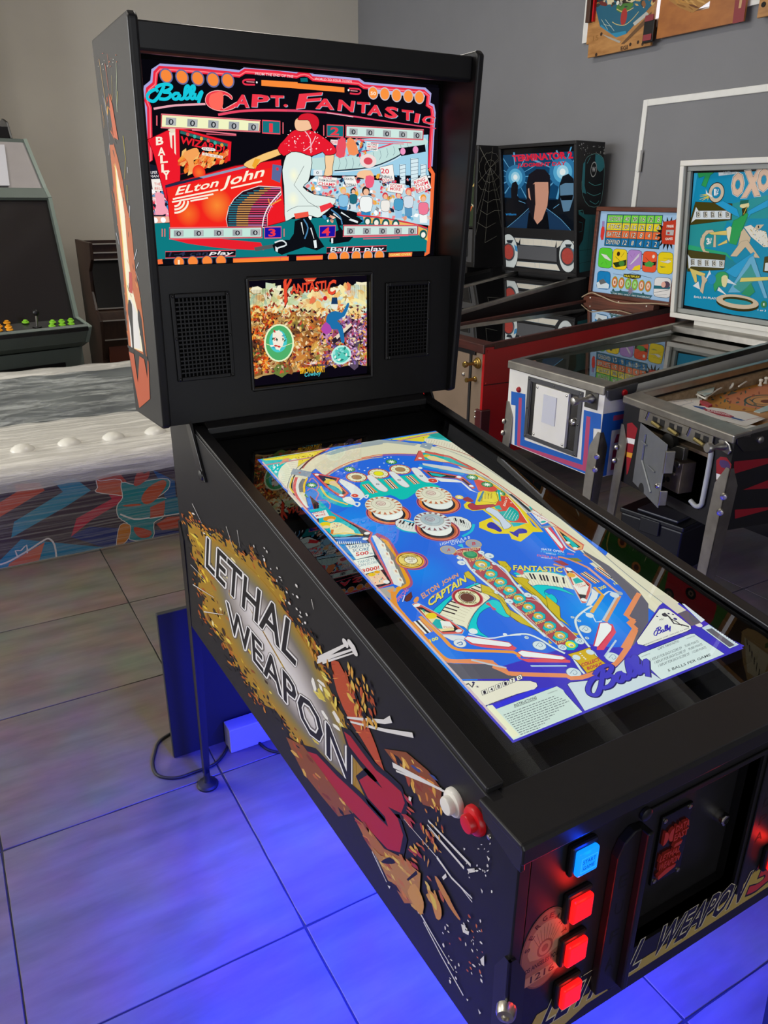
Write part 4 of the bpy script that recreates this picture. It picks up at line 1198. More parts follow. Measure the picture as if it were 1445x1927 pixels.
# stars
def starlamp(c, r=62):
    a.ell(c, r, '2f7a4a'); a.ell(c, r * .86, '3f9a5c'); a.star(c, r * .32, r * .82, 9, 'f6fbea')
A_(); starlamp((1070, 500), 66); starlamp((640, 680), 62); starlamp((620, 795), 60); starlamp((765, 890), 60)
for p in ((940, 525), (1010, 540), (1005, 465), (1105, 462), (1180, 500), (1240, 515), (1280, 482), (1410, 470)): a.ell(p, 9, 'e8f4fa')
B_(); starlamp((340, 415), 64); starlamp((1250, 590), 62); starlamp((1405, 672), 58)
for p in ((265, 380), (295, 365), (335, 362), (420, 385), (475, 430), (255, 430), (205, 475), (70, 485), (35, 515), (310, 460)): a.ell(p, 9, 'e8f4fa')
C_().poly([(180, 240), (330, 280), (420, 330), (560, 440), (800, 740), (620, 800), (480, 620), (400, 560), (290, 400), (240, 380)], 'e0584a'); starlamp((170, 230), 66); starlamp((340, 312), 66); starlamp((480, 412), 66)
# teal ground round the top lanes
A_().poly([(700, 730), (760, 720), (900, 800), (1130, 900), (1000, 930), (820, 860), (720, 800)], '20b8c8', sm=2); a.line([(740, 690), (800, 790), (900, 850), (1050, 900)], 4.5, 'f0d060', sm=3)
a.poly([(560, 760), (690, 730), (760, 830), (860, 880), (840, 960), (700, 900)], '2a86e4', sm=2); a.line([(590, 745), (640, 715), (720, 770), (690, 850), (800, 850), (850, 900), (840, 950)], 2.4, 'd87a96', sm=3); a.line([(610, 640), (650, 600), (720, 680), (690, 740)], 2.2, 'e09070', sm=3)
B_().poly([(0, 740), (0, 640), (200, 620), (480, 570), (640, 560), (740, 640), (900, 700), (740, 720), (620, 760), (520, 830), (430, 840), (330, 790), (100, 830)], '18c8bc', sm=2)
A_().poly([(1200, 680), (1445, 560), (1445, 860), (1300, 830), (1240, 780)], '18c8bc')
# lane guides and rollover lamps
def lanelamp(fn, c, r=122, mid='b08a60'):
    fn(); a.ell(c, r, 'd86a50'); a.ell(c, r * .92, '8a3a28'); a.ell(c, r * .86, 'f2ecc8'); a.ell(c, r * .48, '6a5a40'); a.ell(c, r * .44, mid)
    for k in range(12):
        t = k * math.pi / 6; a.line([(c[0] + r * .62 * math.cos(t), c[1] + r * .36 * math.sin(t)), (c[0] + r * .78 * math.cos(t), c[1] + r * .45 * math.sin(t))], 1.1, '5a4a30', up=False)
lanelamp(A_, (1150, 590)); lanelamp(B_, (195, 548), mid='f2ee28'); lanelamp(B_, (440, 502))
def rollslot(fn, q, w=8.5):
    fn(); a.line(q, w + 5, 'f0a848'); a.line(q, w + 2.4, 'c8744a'); a.line(q, w - 1.6, 'f4f4ea'); a.line(q, w * .32, '2a2630')
rollslot(A_, [(1240, 670), (1360, 770)]); rollslot(B_, [(45, 670), (130, 765)]); rollslot(B_, [(285, 615), (385, 720)]); rollslot(B_, [(530, 575), (630, 665)])
def guide(fn, q):
    fn(); a.edge(q, .9, 'c86a5c', 'e9edee', sm=3); m = (sum(p[0] for p in q) / len(q), sum(p[1] for p in q) / len(q)); a.ell(m, 20, '6a7078'); a.ell(m, 13, 'c4c8cc')
guide(A_, [(960, 610), (1050, 640), (1160, 700), (1240, 790), (1200, 830), (1120, 800), (1030, 700)])
guide(B_, [(60, 580), (120, 570), (240, 670), (300, 730), (270, 755), (190, 730), (110, 650)]); guide(B_, [(310, 535), (370, 530), (490, 630), (545, 690), (500, 705), (430, 670), (350, 590)]); guide(B_, [(565, 490), (640, 490), (740, 590), (790, 640), (740, 650), (670, 620), (600, 550)])
A_(); a.disc((1130, 798), (52, 40), ('f0f0ee', 'e04a40')); a.ell((1130, 798), 12, 'f6b0a0'); B_(); a.disc((808, 628), (62, 50), ('f4efe6', 'e04a40')); a.ell((808, 628), 12, 'f6b0a0')
A_().line([(1180, 850), (1230, 810), (1280, 790), (1260, 830), (1230, 800)], 3, 'f0f0ec', sm=4); a.line([(1080, 870), (1180, 880), (1160, 920), (1110, 890)], 4, 'eef0ee', sm=4)
# upper plastic guards
A_().edge([(645, 545), (700, 545), (960, 600), (930, 650), (1060, 770), (1000, 825), (940, 800), (800, 700)], 1.6, '8a2a2c', 'e8625a'); a.poly([(700, 560), (930, 605), (910, 640), (1030, 770), (990, 790), (830, 690), (740, 610)], '2a2a32'); a.poly([(790, 600), (910, 640), (990, 740), (960, 780), (870, 700)], 'f0d890', sm=2)
a.ell((845, 640), 66, 'f0cc30', ry=52); a.ell((880, 648), 42, 'f6d0a0', ry=34); a.poly([(820, 680), (900, 690), (990, 760), (960, 780), (870, 730)], '30b0c0', sm=2)
a.poly([(950, 620), (1050, 650), (1160, 730), (1090, 780), (1060, 740), (960, 650)], 'e8ecec'); a.ell((700, 562), 24, 'f4f4f0'); a.ell((975, 795), 26, 'f4f4f0'); a.poly([(990, 830), (1080, 810), (1140, 890), (1090, 900), (1020, 870)], 'eef0ee', sm=2)
B_().edge([(650, 290), (720, 292), (1000, 350), (1300, 500), (1250, 510), (1000, 430), (780, 400), (640, 400), (600, 405)], 1.6, '9a3a34', 'e0685c'); a.poly([(690, 310), (1000, 370), (1240, 490), (1000, 420), (720, 390)], '24b8b4'); a.ell((745, 350), 40, 'f0cc30'); a.poly([(740, 360), (820, 350), (1000, 420), (800, 400)], 'f4d9a0', sm=2); a.ell((700, 298), 22, 'f4f4f0'); a.ell((665, 375), 22, 'f4f4f0')
a.poly([(690, 430), (1000, 470), (1300, 540), (1280, 560), (900, 495), (700, 460)], 'd8dcd8'); a.poly([(650, 440), (900, 500), (1180, 545), (1150, 570), (800, 500), (660, 470)], '2f98e0')
a.edge([(690, 505), (780, 520), (1080, 570), (1150, 590), (1290, 710), (1260, 725), (1160, 640), (1080, 605), (790, 585)], 1.6, '9a3a34', 'e0685c'); a.poly([(730, 525), (1070, 580), (1060, 600), (800, 580)], '2a2c34'); a.poly([(765, 535), (960, 570), (900, 585), (800, 570)], '22bcc0'); a.line([(1140, 610), (1240, 690)], 5, '2a2c34'); a.ell((1105, 588), 28, 'f4f4f0'); a.ell((1245, 690), 26, 'f4f4f0')
a.poly([(820, 590), (1080, 620), (1140, 640), (1260, 740), (1330, 770), (1230, 740), (1130, 650), (900, 640)], 'f0f0ea'); a.ell((665, 485), 26, 'f4f4f0')
# metal brackets
A_().poly([(430, 490), (640, 530), (620, 590), (400, 555)], '95a4b4'); a.ell((505, 540), 14, 'c86a60'); B_().poly([(690, 200), (815, 210), (780, 280), (660, 245)], '9aa8b4'); a.ell((730, 230), 13, 'dfe6ea')
# three pop bumpers
def bumper(fn, c, r, capc='f2ecd4', tri='c8704a', ring='f08a3c', gem=None, dx=26, dy=78):
    fn()
    b = (c[0] + dx * 2.1, c[1] + dy * 1.15)
    a.ell(b, r * 1.22, 'c8607c'); a.ell(b, r * 1.17, '5a2a54'); a.ell(b, r * 1.12, 'e87a5c'); a.ell(b, r * 1.02, ring); a.ell(b, r * .92, '2e2c34'); a.ell((b[0] - 6, b[1] - 14), r * .82, 'f2f4ee'); a.ell(c, r * 1.015, '8a8478'); a.ell(c, r, capc)
    cu, cv = a.uv(c); e = a.uv((c[0] + r, c[1])); R = math.hypot(e[0] - cu, e[1] - cv); sv = a.crop; a.crop = None; a.k += 1
    for i in range(18):
        t0 = 2 * math.pi * i / 18; t1 = t0 + .2
        a._poly([(cu + R * .97 * math.cos(t0), cv + R * .97 * math.sin(t0)), (cu + R * .97 * math.cos(t1), cv + R * .97 * math.sin(t1)), (cu + R * .66 * math.cos((t0 + t1) / 2), cv + R * .66 * math.sin((t0 + t1) / 2))], lin(tri))
    a.crop = sv
    a.ell((c[0] - 4, c[1] - 18), r * .66, 'b8b09c'); a.ell((c[0] - 4, c[1] - 18), r * .63, 'e9e4cc' if gem is None else 'b4c2c8'); a.ell((c[0] - 4, c[1] - 20), r * .44, 'c2bca4' if gem is None else '8fa2ac'); a.ell((c[0] - 4, c[1] - 20), r * .41, 'efead4' if gem is None else 'bac8ce')
    q = (c[0] - 40, c[1] - 24); a.ell((c[0] - 30, c[1] - 26), r * .26, 'a0646a'); a.ell((c[0] - 30, c[1] - 26), r * .235, 'e8d4c4' if gem is None else 'b4bcc4'); a.line([(c[0] - 60, c[1] - 20), (c[0] - 30, c[1] - 34), (c[0], c[1] - 20), (c[0] - 30, c[1] - 6)], .9, '9a4a5a', closed=True)
bumper(B_, (252, 912), 208); bumper(B_, (820, 795), 202)
B_().edge([(385, 1090), (470, 1060), (640, 1110), (700, 1230), (480, 1200), (400, 1150)], 1, '3a4a54', 'e6e8e2', sm=2); a.edge([(980, 1040), (1130, 1040), (1240, 1100), (1230, 1180), (1100, 1200), (1020, 1120)], 1, '3a4a54', 'e6e8e2', sm=2)
for i in range(8):
    a.line([(430 + i * 32, 1085 + i * 8), (400 + i * 34, 1150 + i * 6)], .5, '3a3a40'); a.line([(1040 + i * 24, 1050 + i * 8), (1060 + i * 24, 1120 + i * 8)], .5, '3a3a40')
for i in (0, 1, 3, 4): a.line([(450 + i * 36, 1078 + i * 8), (430 + i * 36, 1112 + i * 8)], 3, '23232a'); 
for i in (0, 2, 3): a.line([(1060 + i * 30, 1050 + i * 9), (1075 + i * 30, 1090 + i * 9)], 3, '23232a')
D_().line([(880, 190), (960, 235), (1130, 260)], 4, '22b8d0', sm=3); a.line([(960, 110), (1010, 130), (1080, 140)], 4, '28b4dc', sm=3); C_().line([(190, 760), (160, 840), (60, 900)], 5, '22c4dc', sm=3)
bumper(B_, (806, 1090), 206, capc='e4e8e8', tri='8a5a60', gem=1, ring='b8603c')
# right upper picture: plain player with a red machine
C_().poly([(75, 540), (120, 500), (200, 540), (240, 400), (300, 380), (420, 400), (500, 430), (580, 450), (760, 620), (860, 780), (980, 850), (860, 850), (800, 900), (720, 960), (620, 930), (590, 870), (420, 870), (250, 800), (250, 740), (400, 680), (290, 600), (180, 610), (90, 580)], 'f0d82e', sm=1)
a.poly([(500, 440), (580, 450), (700, 590), (805, 750), (600, 735), (480, 620), (420, 560)], 'e0503e'); a.line([(580, 455), (700, 590), (805, 750), (690, 745)], 1.4, 'f4f0e0'); a.poly([(600, 560), (690, 620), (700, 690), (640, 730), (520, 690), (480, 620), (560, 610)], '24b4ac', sm=2)
for i in range(5): a.line([(590 + i * 24, 570 + i * 22), (520 + i * 34, 680 + i * 10)], .8, 'e8f4ec')
a.text('BALLY', (545, 560), (575, 460), (520, 550), 'f8f0e0', .02); a.star((612, 518), 5, 16, 5, 'f8f0e0'); a.poly([(420, 560), (480, 545), (510, 600), (440, 590)], '24b4ac')
a.edge([(290, 400), (440, 390), (470, 500), (420, 520), (280, 500)], 1.2, '5a5a30', 'f0dc40'); a.poly([(230, 500), (290, 385), (310, 390), (260, 510)], '4a86a8')
for t, y in (('GOOD', 0), ('GAME', 34), ('WIN', 68)): a.text(t, (328 + y, 475), (332 + y, 408), (308 + y, 472), '8a6a20', .01)
a.line([(470, 380), (490, 500)], 4, '20b8b4'); a.line([(450, 370), (500, 385)], 4, '20b8b4')
a.edge([(120, 545), (180, 520), (220, 545), (410, 535), (420, 560), (280, 590), (170, 600)], 1, '5a1a24', 'b8404a', sm=2); a.poly([(60, 480), (120, 450), (190, 500), (130, 510)], 'a0424a', sm=2); a.ell((25, 455), 46, 'f2d040'); a.star((25, 455), 14, 46, 8, 'fbf4d8')
a.edge([(320, 600), (360, 570), (460, 610), (560, 720), (620, 780), (530, 820), (480, 720), (380, 640)], 1, '4a5a6a', 'd2dcee', sm=2); a.poly([(390, 690), (480, 740), (510, 800), (420, 740)], 'c4d2ea')
a.poly([(340, 760), (390, 735), (450, 770), (510, 830), (480, 850), (420, 820), (350, 800)], '3a3ab0', sm=2); a.poly([(590, 840), (640, 850), (700, 810), (780, 820), (790, 860), (700, 870), (690, 910), (620, 870)], '3a3ab0', sm=2)
a.poly([(600, 740), (780, 750), (700, 780), (640, 790)], '20b8c4')
# right lane plastics
a.poly([(830, 620), (880, 610), (1060, 730), (960, 770)], 'f0ece8'); a.line([(840, 625), (1050, 735), (955, 770)], 1.6, 'd8504a'); a.splat((860, 640, 960, 720), 14, 9, ['c84a50', '5a5a60'], 70); a.ell((975, 735), 36, '20b4b0', ry=18); a.line([(820, 560), (850, 600)], 4, '20b4b0'); a.line([(700, 510), (790, 570)], 3, '1a1c22')
a.poly([(980, 800), (1060, 790), (1230, 1030), (1190, 1080)], 'e8506a', sm=1); a.edge([(990, 810), (1030, 800), (1190, 990), (1200, 1030), (1160, 1020)], 2.0, 'e05060', 'f2f4f2', sm=2); a.poly([(950, 790), (1060, 770), (1080, 790), (980, 810)], '9aa0a4')
a.edge([(1090, 780), (1140, 800), (1430, 1000), (1420, 1045), (1330, 1060), (1240, 990)], 2.2, 'e0685c', 'f0b87a'); a.poly([(1150, 830), (1400, 1020), (1330, 1040), (1240, 960)], '2a2c30'); a.poly([(1200, 890), (1260, 910), (1380, 1020), (1320, 1030)], '24c0bc'); a.ell((1255, 970), 26, 'f4f4f0'); a.ell((1340, 1035), 26, 'f4f4f0')
a.line([(1090, 790), (1220, 1000), (1260, 1040), (1340, 1080)], 3, 'e6e8e6', sm=2)
# left plastic with signs
D_().edge([(-100, -160), (90, 0), (590, 250), (560, 330), (830, 800), (800, 850), (660, 885), (540, 740), (0, 160)], 1.6, '7a2a2e', '2a2c34')
a.line([(0, -70), (90, 0), (600, 258), (570, 330), (840, 830), (650, 890)], 4.4, 'd0646c')
a.poly([(0, -120), (150, 30), (440, 210), (480, 270), (300, 300), (160, 300), (0, 150)], '22bcc4'); A_().poly([(610, 960), (740, 940), (770, 970), (630, 990)], '22c4cc'); a.poly([(640, 1000), (800, 960), (840, 1030), (700, 1060)], 'f4f2ec'); a.text('SCORE', (655, 1012), (790, 990), (650, 990), 'd84048', .01); a.text('MORE', (690, 1040), (800, 1020), (685, 1018), 'd84048', .01)
D_().ell((120, 95), 76, 'e89a28', ry=56); a.ell((135, 115), 44, 'f6cfa0', ry=32); a.ell((75, 165), 70, 'f0d428', ry=62); a.ell((85, 190), 40, 'f8dca0', ry=34); a.poly([(130, 150), (230, 140), (330, 190), (410, 260), (160, 270)], 'f4e6b0', sm=2); a.splat((140, 150, 260, 210), 16, 9, ['d84a40', '2a6ac0'], 71); a.line([(150, 275), (300, 260), (500, 280)], 4, 'f0c860', sm=2); a.poly([(140, 220), (170, 220), (160, 270), (130, 270)], 'e87a30')
a.poly([(170, 310), (500, 300), (560, 370), (220, 380)], '2a70c8', sm=1)
for i in range(12): a.line([(215 + i * 24, 385), (208 + i * 24, 355)], 1.6, 'e8f2f8')
a.line([(180, 320), (480, 310)], 1.2, 'd8ecf8'); a.poly([(210, 390), (310, 385), (420, 560), (360, 560)], '1c90d8'); a.line([(300, 480), (390, 530)], 3, '1a60c0')
a.edge([(300, 400), (580, 370), (630, 510), (420, 560)], .8, '8a9aa0', 'f2f4ea'); a.text('TARGETS', (335, 440), (575, 410), (330, 405), '3a6a90', .01); a.text('SCORE', (385, 475), (572, 455), (380, 440), '3a6a90', .01); a.text('500', (420, 523), (568, 500), (415, 482), 'd8423a', .03); a.text('EA', (578, 500), (612, 495), (576, 482), '3a6a90', .01)
a.edge([(385, 570), (620, 525), (730, 670), (520, 725)], .8, '8a9aa0', 'f2f4ea'); a.text('TARGETS', (440, 610), (630, 565), (435, 580), '7a9aa8', .005); a.text('CAN SCORE', (450, 645), (665, 598), (445, 615), '7a9aa8', .005); a.text('3000!', (492, 710), (690, 668), (482, 668), 'd8423a', .03)
a.poly([(540, 730), (700, 680), (760, 760), (800, 820), (640, 850)], 'f6d0b0', sm=1); a.ell((600, 730), 46, 'f0c828', ry=34); a.ell((660, 700), 34, 'e8b020', ry=30); a.splat((580, 720, 760, 830), 24, 14, ['e8a080', 'd84a48', 'f4e8c0', '4aa0a0'], 72); a.ell((765, 812), 36, 'f2f2ee'); a.ell((545, 262), 36, 'f2f2ee', ry=28); a.ell((525, 325), 34, 'f2f2ee', ry=26)
# drop-target channel
a.line([(640, 270), (750, 320), (800, 380), (880, 510), (940, 630), (1020, 780), (1020, 850), (940, 890)], 10, 'b05a80', sm=3); a.line([(690, 330), (760, 360), (850, 510), (920, 640), (1000, 790), (985, 850), (900, 890), (840, 980), (850, 1080), (950, 1180)], 8.5, 'f2a428', sm=3)
a.poly([(600, 290), (640, 280), (740, 360), (860, 520), (980, 790), (990, 830), (930, 870), (860, 830)], '8a8478'); a.poly([(600, 290), (640, 285), (710, 350), (950, 800), (930, 870), (850, 840)], 'e8eae6')
for i in range(5):
    x = 715 + i * 50; y = 390 + i * 98; a.poly([(x - 34, y - 20), (x + 26, y - 16), (x + 50, y + 50), (x - 8, y + 40)], 'f6f2e0'); a.poly([(x - 6, y - 8), (x + 14, y - 4), (x + 26, y + 26), (x, y + 16)], 'd8a48a')
a.poly([(640, 900), (840, 860), (880, 900), (840, 960), (830, 1020)], 'b4aea4'); a.poly([(770, 910), (850, 880), (830, 960)], 'f0a060')
# special lamp
a.disc((1050, 572), (188, 172, 160), ('c2607c', '5a3a9a', 'd06a84')); a.ell((1030, 570), 160, 'f0b038'); a.disc((1035, 568), (142, 132), ('8a4a24', 'f4dc78')); a.disc((1042, 566), (78, 70), ('8a6a30', 'f6f0d4'))
for t, p0, p1, h in (('TARGETS DOWN', (930, 545), (1125, 535), (925, 515)), ('SCORES SPECIAL', (930, 625), (1150, 625), (928, 605))): a.text(t, p0, p1, h, '6a4a18', .01)
a.text('WHEN', (1000, 566), (1085, 562), (1000, 550), '6a4a3a', .01); a.text('LIT', (1022, 592), (1066, 590), (1022, 574), '6a4a3a', .01)
F_().text('SPECIAL', (52, 320), (180, 180), (30, 285), 'e07aa0', .02); a.edge([(125, 300), (140, 255), (205, 200), (215, 260), (190, 300), (150, 315)], .8, '3a1a1a', '6a3834'); a.line([(105, 315), (130, 240)], 1.4, 'f2f2f2')
# central title lettering
F_().text('ELTON', (338, 285), (530, 155), (308, 230), 'e8a06a', .03); a.text('JOHN', (560, 140), (748, 40), (540, 85), 'e8a06a', .03); a.line([(445, 250), (705, 100)], 2.2, 'd08a78')
a.text('CAPTAIN', (405, 385), (835, 92), (395, 290), '2a4a80', .045); a.text('CAPTAIN', (400, 378), (830, 88), (390, 285), 'f2e258', .03)
# keyboards and waves
a.edge([(450, 420), (520, 350), (640, 250), (800, 160), (950, 100), (990, 130), (900, 160), (700, 240), (560, 400), (530, 440)], 1, '1a5aa0', '1cd0d2', sm=2)
a.edge([(520, 460), (600, 350), (760, 220), (900, 140), (1000, 110), (1100, 270), (960, 400), (860, 580), (850, 640), (800, 600), (680, 560)], 1, '4a4030', 'f2eccf', sm=1)
for i in range(13):
    t = i / 12; x0 = 545 + 440 * t ** 1.3; y0 = 450 - 320 * t ** .8; a.line([(x0, y0), (x0 + 260 - 120 * t, y0 + 90 + 40 * t)], .4, '8a7a5a')
for i in (0, 1, 2, 3): a.line([(555 + i * 30, 410 - i * 34), (700 + i * 24, 455 - i * 36)], 3.0, '3a2a30')
a.line([(610, 510), (670, 535)], 3, '3a2a30'); a.line([(880, 160), (1000, 210)], 3, '3a2a30'); a.line([(920, 130), (990, 160)], 3, '3a2a30')
a.line([(1090, 280), (960, 390), (860, 540), (830, 650)], .8, '7a7060', sm=3)
a.disc((840, 268), (176, 164, 138), ('d86a78', 'a8323c', 'f2ecc0')); a.disc((838, 268), (98, 88, 78), ('8a6a30', 'c8c0b0', '6e4036'))
for t, p0, p1, h in (('SAME PLAYER', (735, 225), (945, 222), (732, 198)), ('SHOOTS AGAIN', (735, 340), (950, 338), (733, 316))): a.text(t, p0, p1, h, '6a5a18', .015)
wv = [(1060, 310), (1180, 300), (1290, 400), (1330, 480), (1270, 490), (1180, 440), (1120, 380), (1060, 390), (980, 450), (945, 560), (990, 660), (1080, 720), (960, 690), (860, 660), (850, 600), (920, 450)]
a.edge(wv, 1, '0a6a9a', '16d0d4', sm=2); a.poly([(1045, 340), (1080, 320), (1120, 370), (1170, 400), (1130, 410), (1100, 370)], 'd8596a', sm=2)
E_().edge([(870, 470), (1100, 440), (1300, 460), (1445, 500), (1445, 660), (1300, 640), (1230, 680), (1300, 720), (1370, 780), (1350, 830), (1270, 780), (1120, 620)], 1, '0a6a9a', '16d0d4', sm=1)
a.edge([(900, 500), (1060, 470), (1260, 480), (1445, 530), (1445, 640), (1300, 610), (1100, 620)], .8, '4a4030', 'f2eed4', sm=1)
for i in range(14): a.line([(930 + i * 40, 492 + abs(i - 7) * 1.2 + i * 2), (1000 + i * 34, 612 + i * 2)], .4, '7a7060')
for i in (2, 3, 5, 6, 8, 9, 10, 12): a.line([(945 + i * 40, 490 + i * 2.4), (985 + i * 37, 550 + i * 2.5)], 3.0, '33303a')
G_().poly([(30, 345), (300, 340), (520, 380), (600, 540), (450, 500), (140, 490)], 'f2eed4')
a.line([(20, 330), (280, 325), (500, 385)], 3.4, '1cc8dc', sm=3)
for i in range(14): a.line([(30 + i * 36, 350 + i * 4), (110 + i * 34, 480 + i * 4)], .4, '7a7060')
for i in (1, 2, 4, 5, 6, 8, 9, 11): a.line([(60 + i * 38, 350 + i * 4.5), (95 + i * 36, 415 + i * 5)], 3.0, '33303a')
a.edge([(120, 500), (300, 490), (500, 540), (620, 610), (480, 560), (340, 530), (270, 550), (280, 600), (350, 590), (410, 650), (400, 700), (330, 670), (240, 620)], 1, '0a6a9a', '16d0d4', sm=2)
E_().text('FANTASTIC', (882, 445), (1440, 470), (880, 385), '2a4a80', .045); a.text('FANTASTIC', (878, 440), (1436, 465), (876, 380), 'f2e258', .03)
a.poly([(905, 450), (990, 440), (985, 490), (950, 480)], 'd86a70', sm=2)
# lettering of the lanes
G_().text('GATE OPEN,', (228, 92), (490, 128), (235, 65), 'eaf2fa', .015); a.text('3000', (520, 140), (600, 150), (525, 122), 'e0708a', .02); a.text('3 BONUS ADV.', (220, 112), (500, 155), (228, 92), '5ac8f0', .01); a.text('WHEN LIT', (280, 132), (400, 150), (282, 120), 'eaf2fa', .01); a.text('EXTRA BALL', (180, 160), (440, 200), (185, 138), 'e0708a', .02); a.text('WHEN LIT', (225, 180), (355, 196), (228, 168), 'eaf2fa', .01)
E_().text('LIGHTING A & B', (50, 160), (390, 80), (45, 130), 'dfe8f2', .01); a.text('LITES', (180, 155), (330, 118), (175, 132), 'dfe8f2', .01); a.poly([(240, 155), (300, 140), (315, 190)], '40c8dc')
# bonus column
a.edge([(190, 260), (240, 210), (300, 190), (510, 185), (500, 240), (560, 300), (700, 390), (800, 480), (900, 600), (1000, 720), (1080, 730), (1200, 820), (1330, 930), (1445, 1060), (1445, 1204), (1260, 1204), (1100, 1060), (940, 900), (830, 800), (760, 740), (640, 620), (480, 500), (400, 420), (340, 320), (250, 270)], 1.6, 'e6dcd2', 'b4505c', sm=0)
H_().edge([(0, 90), (160, 40), (290, 60), (400, 130), (560, 290), (690, 410), (780, 500), (660, 560), (540, 570), (420, 470), (180, 230)], 1.2, 'e6dcd2', 'b4505c')
E_().disc((390, 260), (86, 78), ('d8c070', '2f8a5a')); a.ell((400, 255), 54, '4aa878'); a.disc((140, 210), (90, 80), ('d8b860', 'a4a8b4')); a.text('A', (125, 228), (165, 222), (128, 192), 'c84a58', .03); a.disc((428, 140), (90, 80), ('d8b860', 'a4a8b4')); a.text('B', (412, 158), (452, 152), (412, 122), 'c84a58', .03); a.poly([(195, 265), (300, 195), (510, 195), (480, 225), (320, 225), (220, 275)], 'b4404c'); a.text('DOUBLE BONUS', (240, 250), (490, 205), (235, 225), 'f0d8a8', .01)
def bonus(fn, c, t, r=92, lit=False, ty=None):
    fn()
    a.edge([(c[0] - r, c[1] + 30), (c[0] - r * .6, c[1] - 46), (c[0] + r * .2, c[1] - 52), (c[0] + r * .9, c[1] - 20), (c[0] + r * .95, c[1] + 20), (c[0] + r * .4, c[1] + 62), (c[0] - r * .5, c[1] + 64)], .8, '0a6a7a', '20bcc4', sm=1)
    a.ell((c[0] - 8, c[1]), r * .66, 'f4ee30' if lit else 'e2bc48'); a.ell((c[0], c[1] + 6), r * .36, 'f4f0d8'); a.ell((c[0] + 6, c[1] + 14), r * .22, 'a8b0b4')
    if t:
        a.text(t, (c[0] - r * .55 + 2, c[1] + 108), (c[0] + r * .95 + 2, c[1] + 66), (c[0] - r * .6 + 2, c[1] + 72), '5a2a28', .03); a.text(t, (c[0] - r * .55, c[1] + 105), (c[0] + r * .95, c[1] + 63), (c[0] - r * .6, c[1] + 70), 'f0c878', .02)
E_().text('10,000', (388, 352), (560, 315), (378, 312), 'f0c878', .02)
bonus(E_, (520, 372), '', 104); E_().text('9000', (490, 462), (645, 420), (485, 425), 'f0c878', .02)
for i, (c, t) in enumerate((((625, 480), '8000'), ((733, 570), '7000'), ((838, 658), '6000'), ((945, 755), '5000'), ((1052, 853), '4000'), ((1168, 960), '3000'), ((1288, 1068), '2000'))): bonus(E_, c, t, 80)
bonus(H_, (570, 455), '1000', 92); bonus(H_, (690, 560), '', 84, lit=True)
# gold drapes at both sides of the column
E_().edge([(690, 330), (790, 340), (860, 420), (830, 470), (900, 520), (980, 520), (1060, 550), (1040, 580), (1150, 680), (1240, 760), (1400, 880), (1410, 1020), (1340, 980), (1240, 840), (1100, 720), (990, 640), (900, 560), (840, 480), (740, 400)], 1, '5a5210', 'd4bc2c', sm=1)
a.edge([(320, 470), (370, 445), (440, 520), (460, 580), (520, 600), (640, 640), (690, 700), (770, 760), (830, 880), (1000, 1000), (1200, 1120), (1230, 1180), (1100, 1100), (920, 1020), (800, 930), (720, 780), (600, 720), (520, 690), (510, 600), (420, 560), (340, 520)], 1, '5a5210', 'd4bc2c', sm=1)
for q in ([(900, 540), (1100, 700), (1260, 860), (1390, 1000)], [(980, 620), (1180, 760), (1330, 960)], [(540, 680), (700, 720), (850, 900), (1100, 1080)], [(620, 650), (760, 800), (1000, 1010), (1180, 1120)]): a.line(q, .7, '7a6a18', sm=3)
a.splat((330, 450, 500, 640), 40, 12, ['8a7a1c', 'f0dc60', '6a5a18'], 75, ang=.9, ratio=.2, inside=pin([(320, 470), (370, 445), (440, 520), (560, 650), (500, 650)])); a.splat((690, 330, 880, 500), 40, 12, ['8a7a1c', 'f0dc60', '6a5a18'], 76, ang=.9, ratio=.2, inside=pin([(690, 330), (790, 340), (880, 470), (820, 480)]))
H_().edge([(400, 0), (560, 130), (570, 250), (690, 360), (560, 280), (430, 150)], 1, '5a5210', 'd4bc2c', sm=1); a.edge([(0, 170), (150, 250), (290, 350), (390, 450), (280, 380), (120, 320), (0, 240)], 1, '5a5210', 'd4bc2c', sm=1); a.poly([(700, 415), (780, 440), (740, 460)], 'd4bc2c'); a.poly([(430, 500), (480, 545), (440, 550)], 'd4bc2c')
# white scroll work along the column
E_()
for q in ([(310, 300), (400, 430), (520, 540), (640, 640), (770, 740)], [(520, 250), (650, 350), (780, 430), (880, 570), (1010, 720)], [(800, 780), (900, 890), (1030, 1000), (1240, 1190)], [(1040, 720), (1130, 740), (1230, 850), (1445, 1080)]):
    a.line(q, 4.6, '8a9aa8', sm=4); a.line(q, 3.8, 'dfe9ee', sm=4)
for c, r in (((270, 300), 36), ((290, 355), 50), ((515, 238), 38), ((605, 275), 56), ((830, 790), 50), ((1040, 720), 46), ((690, 690), 30), ((660, 365), 28), ((425, 440), 28), ((945, 615), 26)):
    a.ell(c, r, '7a94aa'); a.ell(c, r * .9, 'e2ecf0'); a.ell((c[0] + r * .2, c[1] + r * .1), r * .28, 'a8bcc8')
H_()
for q in ([(0, 455), (180, 440), (340, 500), (480, 590), (620, 660)], [(930, 120), (820, 190), (740, 280), (770, 400), (830, 500), (900, 590)], [(940, 640), (1010, 740), (1100, 790)], [(720, 720), (790, 830), (840, 890)]):
    a.line(q, 4.4, '6a8aa4', sm=4); a.line(q, 3.4, 'e4eef2', sm=4)
